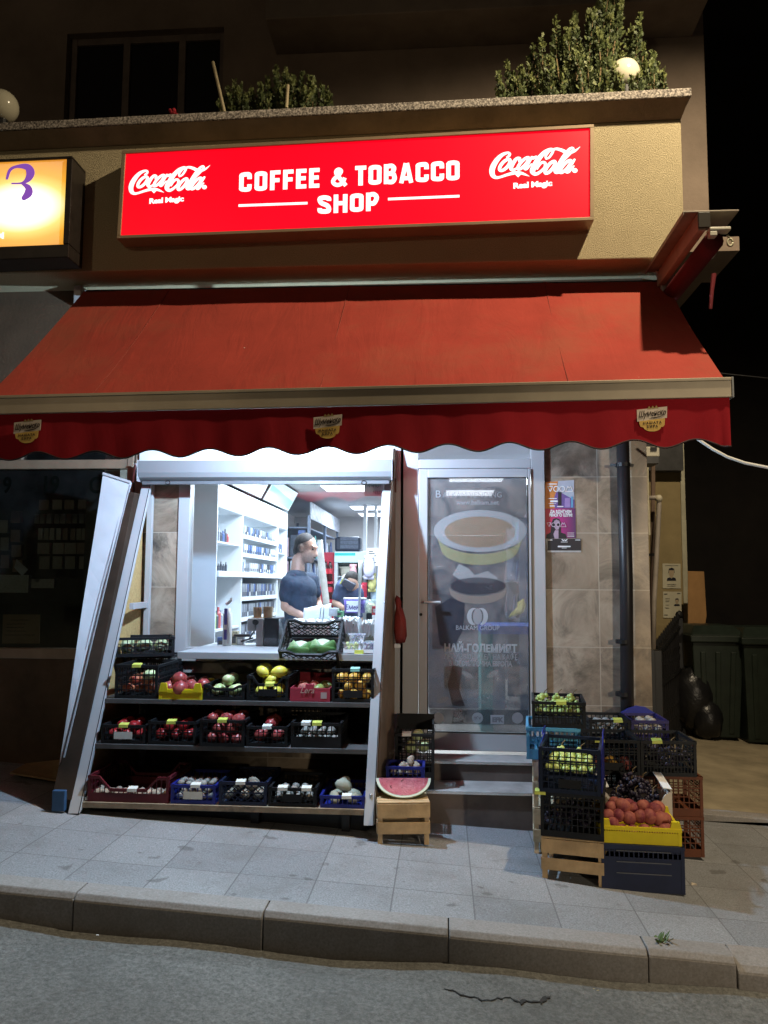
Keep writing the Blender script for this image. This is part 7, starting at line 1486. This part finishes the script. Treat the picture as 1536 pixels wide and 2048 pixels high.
for s in (-1, 1): limb(q, [A(602, 1275, s*.09), V((A(604, 1300).x, PY+s*.10, FL+.45)), V((A(604, 1300).x, PY+s*.10, FL+.07))], [.085, .06, .045]); q.sphere((A(604, 1300).x+.06, PY+s*.10, FL+.04), (.12, .045, .04), 10, 6)
mK, t, b = nt('skin_with_stubble'); b.inputs['Roughness'].default_value = .5
dist = N(t, 'ShaderNodeVectorMath', operation='DISTANCE'); t.links.new(coord(t), dist.inputs[0]); dist.inputs[1].default_value = hd(.050, 0, -.092)-V(man.location)
dd_ = N(t, 'ShaderNodeMath', operation='ADD'); t.links.new(dist.outputs['Value'], dd_.inputs[0]); nz_ = N(t, 'ShaderNodeMath', operation='MULTIPLY'); t.links.new(noise(t, 70, 3, .6), nz_.inputs[0]); nz_.inputs[1].default_value = .035; t.links.new(nz_.outputs[0], dd_.inputs[1])
c = mixc(t, ramp(t, dd_.outputs[0], [(.068, .75), (.098, 0)]), ramp(t, noise(t, 16, 4, .6), [(.3, (.40, .225, .16)), (.7, (.52, .325, .24))]), (.12, .085, .072)); d2_ = N(t, 'ShaderNodeVectorMath', operation='DISTANCE'); t.links.new(coord(t), d2_.inputs[0]); d2_.inputs[1].default_value = hd(-.055, 0, .028)-V(man.location)
d3_ = N(t, 'ShaderNodeMath', operation='ADD'); t.links.new(d2_.outputs['Value'], d3_.inputs[0]); t.links.new(nz_.outputs[0], d3_.inputs[1])
c = mixc(t, ramp(t, d3_.outputs[0], [(.112, .9), (.142, 0)]), c, (.035, .027, .023)); t.links.new(c, b.inputs['Base Color'])
body = flesh(q, 'body', mK, man, .0085, 5)
q = MB()
q.sphere(A(593, 1150), (.092, .125, .05), 16, 10); q.sphere(A(596, 1172), (.130, .185, .105), 18, 12); q.sphere(A(604, 1180), (.135, .165, .13), 18, 12); q.sphere(A(602, 1205), (.140, .168, .20), 18, 14); q.sphere(A(604, 1235), (.146, .168, .19), 18, 14); q.tube([A(596, 1170), A(602, 1262)], [.135, .14], 16)
limb(q, [A(584, 1160, -.06), sh, sh.lerp(el, .50), sh.lerp(el, .56)], [.072, .074, .073, .070]); limb(q, [A(604, 1160, .08), sh2, sh2.lerp(A(634, 1205, .20), .55)], [.075, .072, .066])
flesh(q, 'tshirt', mS, man, .0095, 5)
q = MB(); q.sphere(hd(-.022, 0, .034), (.0955, .0785, .0975), 22, 16, .008, rot)
q.sphere(hd(-.062, 0, -.030), (.050, .068, .062), 14, 10, .01, rot)
# keep the hair off the face: cut in front of the hairline
vs2 = []
for v in q.v:
    l = rot.inverted() @ (V(v)-hc)
    lim = .074 if l.z > .072 else (.045+.9*(l.z-.045) if l.z > .045 else (.004 if l.z > .015 else -.045))
    if l.x > lim: l.x = lim-(l.x-lim)*.05; l.z -= .004; l.y *= .93
    vs2.append(hc+rot @ l)
q.v = vs2; flesh(q, 'hair', HAIR, man, .008, 2)
q = MB()
for s in (-1, 1): q.sphere(hd(.078, s*.030, .004), (.011, .012, .008), 8, 6); q.tube([hd(.086, s*.016, .030), hd(.084, s*.036, .034), hd(.070, s*.052, .028)], [.005, .006, .004], 6)
build(q, 'eyes_and_brows', M('dark_eyes', (.03, .02, .018), .3, 0), man, smooth=True)
q = MB(); q.sphere(hd(.099, 0, -.0600), (.010, .024, .006), 8, 6, 0, rot); build(q, 'moustache', HAIR, man, smooth=True)
QY = 3.4
def Bp(x, y, dy=0): return P(x, y, QY+dy)
cu = thing('person', 'person in navy polo shirt bending forward in front of the drinks fridge', 'person', (Bp(690, 1240).x, QY, FL))
q = MB(); hcc = Bp(703, 1163, -.12); q.sphere(hcc, (.085, .10, .11), 16, 12); limb(q, [Bp(695, 1170), hcc], [.062, .055])
s1, e1_, w1_ = Bp(682, 1176, -.05), Bp(671, 1206, -.08), Bp(688, 1217, -.2); limb(q, [s1, e1_, w1_], [.058, .047, .032]); q.sphere(w1_+V((.03, -.02, 0)), (.045, .03, .035), 10, 8)
for i in range(4): o = w1_+V((.055, -.03, .022-.015*i)); q.tube([o, o+V((.035, -.005, -.006)), o+V((.055, -.002, -.018))], [.009, .0085, .007], 6)
s2_, e2_ = Bp(712, 1180, .05), Bp(722, 1205, -.02); limb(q, [s2_, e2_, Bp(712, 1218, -.2)], [.056, .046, .032])
for y, rx in ((1182, .17), (1205, .165), (1235, .16)): q.sphere(Bp(697, y), (rx, .12, .13), 14, 10)
for s in (-1, 1): limb(q, [V((Bp(697, 1250).x+s*.09, QY, FL+.85)), V((Bp(697, 1250).x+s*.09, QY-.02, FL+.45)), V((Bp(697, 1250).x+s*.09, QY, FL+.07))], [.085, .062, .045])
flesh(q, 'body', SKIN2, cu, .011, 4)
q = MB()
for y, rx, rz_ in ((1174, .14, .07), (1186, .185, .12), (1208, .18, .13), (1232, .175, .12)): q.sphere(Bp(697, y), (rx, .135, rz_), 16, 10)
limb(q, [Bp(686, 1170), s1, s1.lerp(e1_, .62)], [.078, .074, .068]); limb(q, [Bp(706, 1174), s2_, s2_.lerp(e2_, .6)], [.075, .072, .066]); flesh(q, 'polo_shirt', M('navy_polo', (.045, .065, .13), .85, .2, 14), cu, .011, 4)
q = MB(); q.sphere(hcc+V((0, .01, .028)), (.092, .104, .098), 16, 12, .02); flesh(q, 'hair', HAIR, cu, .011, 2)
q = MB(); q.tube([Bp(684, 1160, -.08), Bp(690, 1152, -.05), Bp(696, 1158, -.1)], [.018, .022, .014], 8); build(q, 'collar', WHITE, cu, smooth=True)
q = MB(); q.bar(Bp(680, 1168, -.14), Bp(686, 1158, -.13), .012, .012); build(q, 'shirt_stripe', M('yellow_stripe', (.6, .6, .1), .6), cu)
q = MB(); q.quad(Bp(681, 1168, -.22), Bp(702, 1185, -.26), Bp(712, 1170, -.26), Bp(690, 1158, -.22), (0, .06, .02)); solo(q, 'dark_case', M('black_case', (.02, .024, .04), .35, .2), 'black case held by the person in front of the fridge', 'case', Bp(695, 1172, -.2), bevel=.008)
# ================================================================== roof terrace plants
LEAFM = []
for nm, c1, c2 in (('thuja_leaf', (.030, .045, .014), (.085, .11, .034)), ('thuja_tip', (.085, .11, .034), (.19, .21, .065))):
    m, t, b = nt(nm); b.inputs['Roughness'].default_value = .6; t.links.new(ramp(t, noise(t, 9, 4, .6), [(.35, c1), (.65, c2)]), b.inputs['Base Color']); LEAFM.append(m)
def thuja(name, lab, base, plumes, seed, group='evergreens on the terrace', dens=1.0):
    """upright plumes of small overlapping scale sprays round thin stems"""
    random.seed(seed); t_ = thing(name, lab, 'shrub', base, 0, group); base = V(base); q = MB(); w_ = MB()
    pl_ = [(V(t_0), r_0) for t_0, r_0 in plumes]
    pl_ += [(t_0+V((random.uniform(-.16, .16), random.uniform(-.12, .12), -random.uniform(.08, .28)))*min(1, r_0/.12), r_0*random.uniform(.45, .8)) for t_0, r_0 in pl_ for _ in range(2) if t_0.z > base[2]+.3]
    for tip, rad in pl_:
        tip = V(tip); root = base+V(((tip.x-base.x)*.35, (tip.y-base.y)*.35, 0)); mid = root.lerp(tip, .5)+V(((tip.x-base.x)*.25+random.uniform(-.12, .12), random.uniform(-.08, .08), 0)); L_ = (tip-root).length
        cv = lambda u: (root*(1-u)**2+mid*2*u*(1-u)+tip*u*u)
        w_.tube([cv(0), cv(.35), cv(.7), cv(.95)], [.016, .011, .007, .003], 5)
        for i in range(int(L_*430*dens)):
            u = random.uniform(.06, 1)**.85; r_ = rad*.85*(1-u)**.7*random.uniform(.1, 1); a = random.uniform(0, 6.28)
            c = cv(u)+V((r_*math.cos(a), r_*math.sin(a), random.uniform(-.02, .03)))
            up = (V((math.cos(a)*.55, math.sin(a)*.55, 1))+V((random.uniform(-.8, .8), random.uniform(-.8, .8), random.uniform(-.5, .2)))).normalized(); sd = up.cross(V((random.uniform(-1, 1), random.uniform(-1, 1), .2))).normalized()
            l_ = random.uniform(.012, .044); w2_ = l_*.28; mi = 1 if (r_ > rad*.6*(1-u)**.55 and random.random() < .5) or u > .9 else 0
            q.add([c-sd*w2_*.4, c+sd*w2_*.4, c+up*l_*.55+sd*w2_, c+up*l_, c+up*l_*.55-sd*w2_], [(0, 1, 2, 3, 4)], mi)
            s2 = up*.6+sd*.8; q.add([c+up*l_*.3, c+up*l_*.45, c+up*l_*.45+s2*l_*.5, c+up*l_*.25+s2*l_*.35], [(0, 1, 2, 3)], mi); s2 = up*.6-sd*.8; q.add([c+up*l_*.45, c+up*l_*.3, c+up*l_*.25+s2*l_*.35, c+up*l_*.45+s2*l_*.5], [(0, 1, 2, 3)], mi)
    build(q, 'foliage', LEAFM, t_); build(w_, 'stem', M('brown_stem', (.16, .11, .05)), t_); return t_
TY = .35; zc_ = lambda x: cz(x)
def tp(x, y, dy=0): return P(x, y, TY+dy)
b0 = tp(1165, 178); b0.z = cz(b0.x)+.0
thuja('evergreen_shrub', 'tall bushy evergreen filling the terrace corner, its top out of the picture', b0, [(tp(1112, 40), .16), (tp(1150, 30, .2), .17), (tp(1180, 22), .16), (tp(1207, -30), .19), (tp(1225, -60, .15), .18), (tp(1245, 5), .15), (tp(1262, 60, .1), .14), (tp(1085, 78), .13), (tp(1065, 95, .15), .12), (tp(1135, 62, -.1), .15), (tp(1195, 60, -.12), .15), (tp(1160, 90, -.15), .14), (tp(1215, 85, -.15), .14), (tp(1100, 115, -.1), .12), (tp(1240, 110, -.05), .12), (tp(1175, 125, -.15), .13), (tp(1130, 130, -.15), .12), (tp(1265, 100, .2), .12), (tp(1226, 128, -.26), .08), (tp(1240, 150, -.27), .07), (tp(1262, 158, -.25), .05)], 5)
b1 = tp(1020, 190); b1.z = cz(b1.x); thuja('evergreen_shrub', 'thin low evergreen at the left foot of the tall bushy one', b1, [(tp(1013, 128), .055), (tp(1028, 150), .06), (tp(1000, 165), .04), (tp(1045, 140), .06), (tp(1060, 125, .1), .07)], 6)
b2 = tp(1297, 172); b2.z = cz(b2.x); thuja('evergreen_shrub', 'small evergreen spray right of the white globe', b2, [(tp(1305, 108), .05), (tp(1290, 125), .06), (tp(1314, 130), .04), (tp(1280, 140), .06)], 7)
b3 = tp(478, 215); b3.z = cz(b3.x); thuja('evergreen_shrub', 'small yellow green evergreen beside the long stake', b3, [(tp(455, 178), .06), (tp(468, 166), .07), (tp(485, 170), .07), (tp(500, 178), .05), (tp(476, 182, -.08), .06)], 8)
b4 = tp(590, 212); b4.z = cz(b4.x); thuja('evergreen_shrub', 'dark spreading evergreen around the short stake', b4, [(tp(552, 137), .06), (tp(570, 138), .05), (tp(535, 160), .06), (tp(588, 155), .06), (tp(605, 148), .06), (tp(625, 158), .07), (tp(642, 172), .07), (tp(655, 182), .05), (tp(522, 172), .05), (tp(560, 170, -.08), .07), (tp(610, 178, -.08), .07)], 9)
STK = M('pale_stake_wood', (.50, .42, .26), .8, .2, 10)
a, b_ = tp(426, 124, -.1), tp(449, 224, -.1); q = MB(); q.tube([b_, a], .013, 8); solo(q, 'stake', STK, 'long pale stake leaning on the terrace edge', 'stake', b_)
a, b_ = tp(576, 170, -.1), tp(573, 216, -.1); q = MB(); q.tube([b_, a], .013, 8); solo(q, 'stake', STK, 'short pale stake in the dark spreading evergreen', 'stake', b_)
def globe(x, y, r_px, lab, Yg):
    c_ = P(x, y, Yg); r_ = r_px*D(Yg); t_ = thing('globe_lamp', lab, 'lamp', (c_.x, c_.y, c_.z-r_), 0, 'white globes on the terrace edge'); q = MB(); q.sphere(c_, r_, 28, 18); build(q, 'globe', M('milky_globe', (.60, .56, .42), .18, .05, 3), t_, smooth=True)
    q = MB(); q.lathe([(r_*.45, 0), (r_*.4, .08), (r_*.35, .09)], (c_.x, c_.y, c_.z-r_-.07), 16); build(q, 'base', BLACK, t_)
globe(1249, 149, 31, 'unlit white globe lamp half hidden by the tall evergreen', .28); globe(4, 213, 35, 'unlit white globe lamp at the left edge of the terrace', -.2)
q = MB(); c_ = tp(343, 224, -.2); random.seed(2)
for k in range(7): q.sphere(c_+V((random.uniform(-.04, .04), random.uniform(-.03, .03), random.uniform(-.01, .02))), random.uniform(.012, .02), 8, 6)
solo(q, 'red_flower', M('red_petal', (.35, .02, .03), .6, .3, 20), 'small red flower head on the terrace edge', 'flower', c_)
# ================================================================== dark display behind the left window
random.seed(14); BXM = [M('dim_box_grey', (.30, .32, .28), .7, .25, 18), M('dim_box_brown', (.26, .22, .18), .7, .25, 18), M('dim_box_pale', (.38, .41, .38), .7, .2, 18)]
bpro = []
for m_ in BXM: q = MB(); q.box(-.5, .5, -.02, .02, 0, 1); bpro.append([q, m_, None])
YB = 1.1
def sbox(x0, x1, y0, y1, i=None):
    a, b_ = P(x0, y1, YB), P(x1, y0, YB); e = bpro[i if i is not None else random.choice((0, 0, 2, 1))]
    if e[2] is None: o = build(e[0], 'product_box', e[1], bevel=.003); e[2] = o
    else: o = e[2].copy(); sc.collection.objects.link(o)
    o.location = ((a.x+b_.x)/2, YB+random.uniform(-.03, .03), a.z); o.scale = (b_.x-a.x, 1, b_.z-a.z); tag(o, 'packaged accessory hanging in the dark window of the left shop', 'product box', 'packaged accessories in the dark window')
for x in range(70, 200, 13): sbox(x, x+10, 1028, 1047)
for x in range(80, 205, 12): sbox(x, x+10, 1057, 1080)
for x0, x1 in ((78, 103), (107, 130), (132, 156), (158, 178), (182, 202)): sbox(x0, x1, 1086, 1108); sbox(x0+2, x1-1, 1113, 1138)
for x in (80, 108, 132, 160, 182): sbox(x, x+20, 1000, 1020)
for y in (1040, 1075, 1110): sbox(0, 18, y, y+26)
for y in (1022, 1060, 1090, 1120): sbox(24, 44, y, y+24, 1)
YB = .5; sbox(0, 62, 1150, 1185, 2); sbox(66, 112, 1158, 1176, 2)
q = MB(); q.poly([P(*p, .3) for p in ((33, 1118), (56, 1139), (44, 1152), (28, 1135))][::-1], (0, .004, 0)); solo(q, 'loose_card', M('pale_blue_card', (.40, .46, .50), .5), 'pale tilted card in the dark window of the left shop', 'card', P(44, 1135, .3))
nb = thing('notice', 'beige notice with handwriting at the foot of the dark left window', 'notice', tuple(P(42, 1258, .1))); q = MB(); q.poly([P(*p, .06) for p in ((6, 1229), (80, 1229), (79, 1287), (4, 1287))][::-1], (0, .003, 0)); build(q, 'sheet', M('beige_notice', (.26, .19, .11), .8, .2), nb)
q = MB(); o, kx_, ky_ = fr(42, 1258, .058)
for y, x0, x1 in ((1240, 22, 58), (1248, 14, 50), (1255, 14, 46), (1262, 14, 48), (1270, 10, 66)): 
    x = x0
    while x < x1: l_ = random.uniform(2, 7); q.stroke([(x, -y, 1.2), (x+l_, -y+random.uniform(-.6, .6), 1.2)], o, kx_, ky_, (0, -1, 0), thick=.001); x += l_+2
build(q, 'handwriting', M('brown_ink', (.05, .03, .02), .8), nb)
# ================================================================== small things on the ground
random.seed(18); wb = G(1322, 1882); wb.y = -2.10; wd = thing('weed', 'small green weed growing in the kerb joint at the right', 'weed', (wb.x, wb.y, gz(wb.x)-.02)); q = MB()
for k in range(26):
    a = random.uniform(0, 6.28); l_ = random.uniform(.02, .055); d_ = V((math.cos(a)*.8, math.sin(a)*.8-.25, random.uniform(.15, 1))).normalized(); s_ = d_.cross(V((0, 0, 1))).normalized()*random.uniform(.004, .009); o = V((wb.x+random.uniform(-.035, .035), wb.y+random.uniform(-.05, .03), gz(wb.x)+.0)); q.add([o-s_*.3, o+s_*.3, o+d_*l_*.6+s_, o+d_*l_, o+d_*l_*.6-s_], [(0, 1, 2, 3, 4)])
build(q, 'leaves', M('weed_leaf', (.09, .14, .035), .6, .3, 30), wd)
for x, y, w_, m_, lab in ((1388, 1771, .03, M('crumpled_foil', (.5, .42, .32), .4), 'crumpled wrapper on the paving right of the crates'), (1192, 1979, .03, M('straw_litter', (.45, .36, .18), .8), 'scrap of dry litter by the crack in the road'), (195, 1873, .012, WHITE, 'tiny white scrap on the road near the kerb')):
    c_ = G(x, y, 0 if y < 1880 else -.15); c_.z = gz(c_.x)+.004 if y < 1880 else gz(c_.x)-.158; q = MB(); q.hexa([(c_.x-w_/2, c_.y-w_*.3, c_.z), (c_.x+w_/2, c_.y-w_*.2, c_.z), (c_.x+w_*.4, c_.y-w_*.2, c_.z+w_*.3), (c_.x-w_*.3, c_.y-w_*.1, c_.z+w_*.2), (c_.x-w_/2, c_.y+w_*.3, c_.z), (c_.x+w_/2, c_.y+w_*.3, c_.z), (c_.x+w_*.3, c_.y+w_*.2, c_.z+w_*.2), (c_.x-w_*.4, c_.y+w_*.2, c_.z+w_*.35)]); solo(q, 'litter', m_, lab, 'litter', c_)
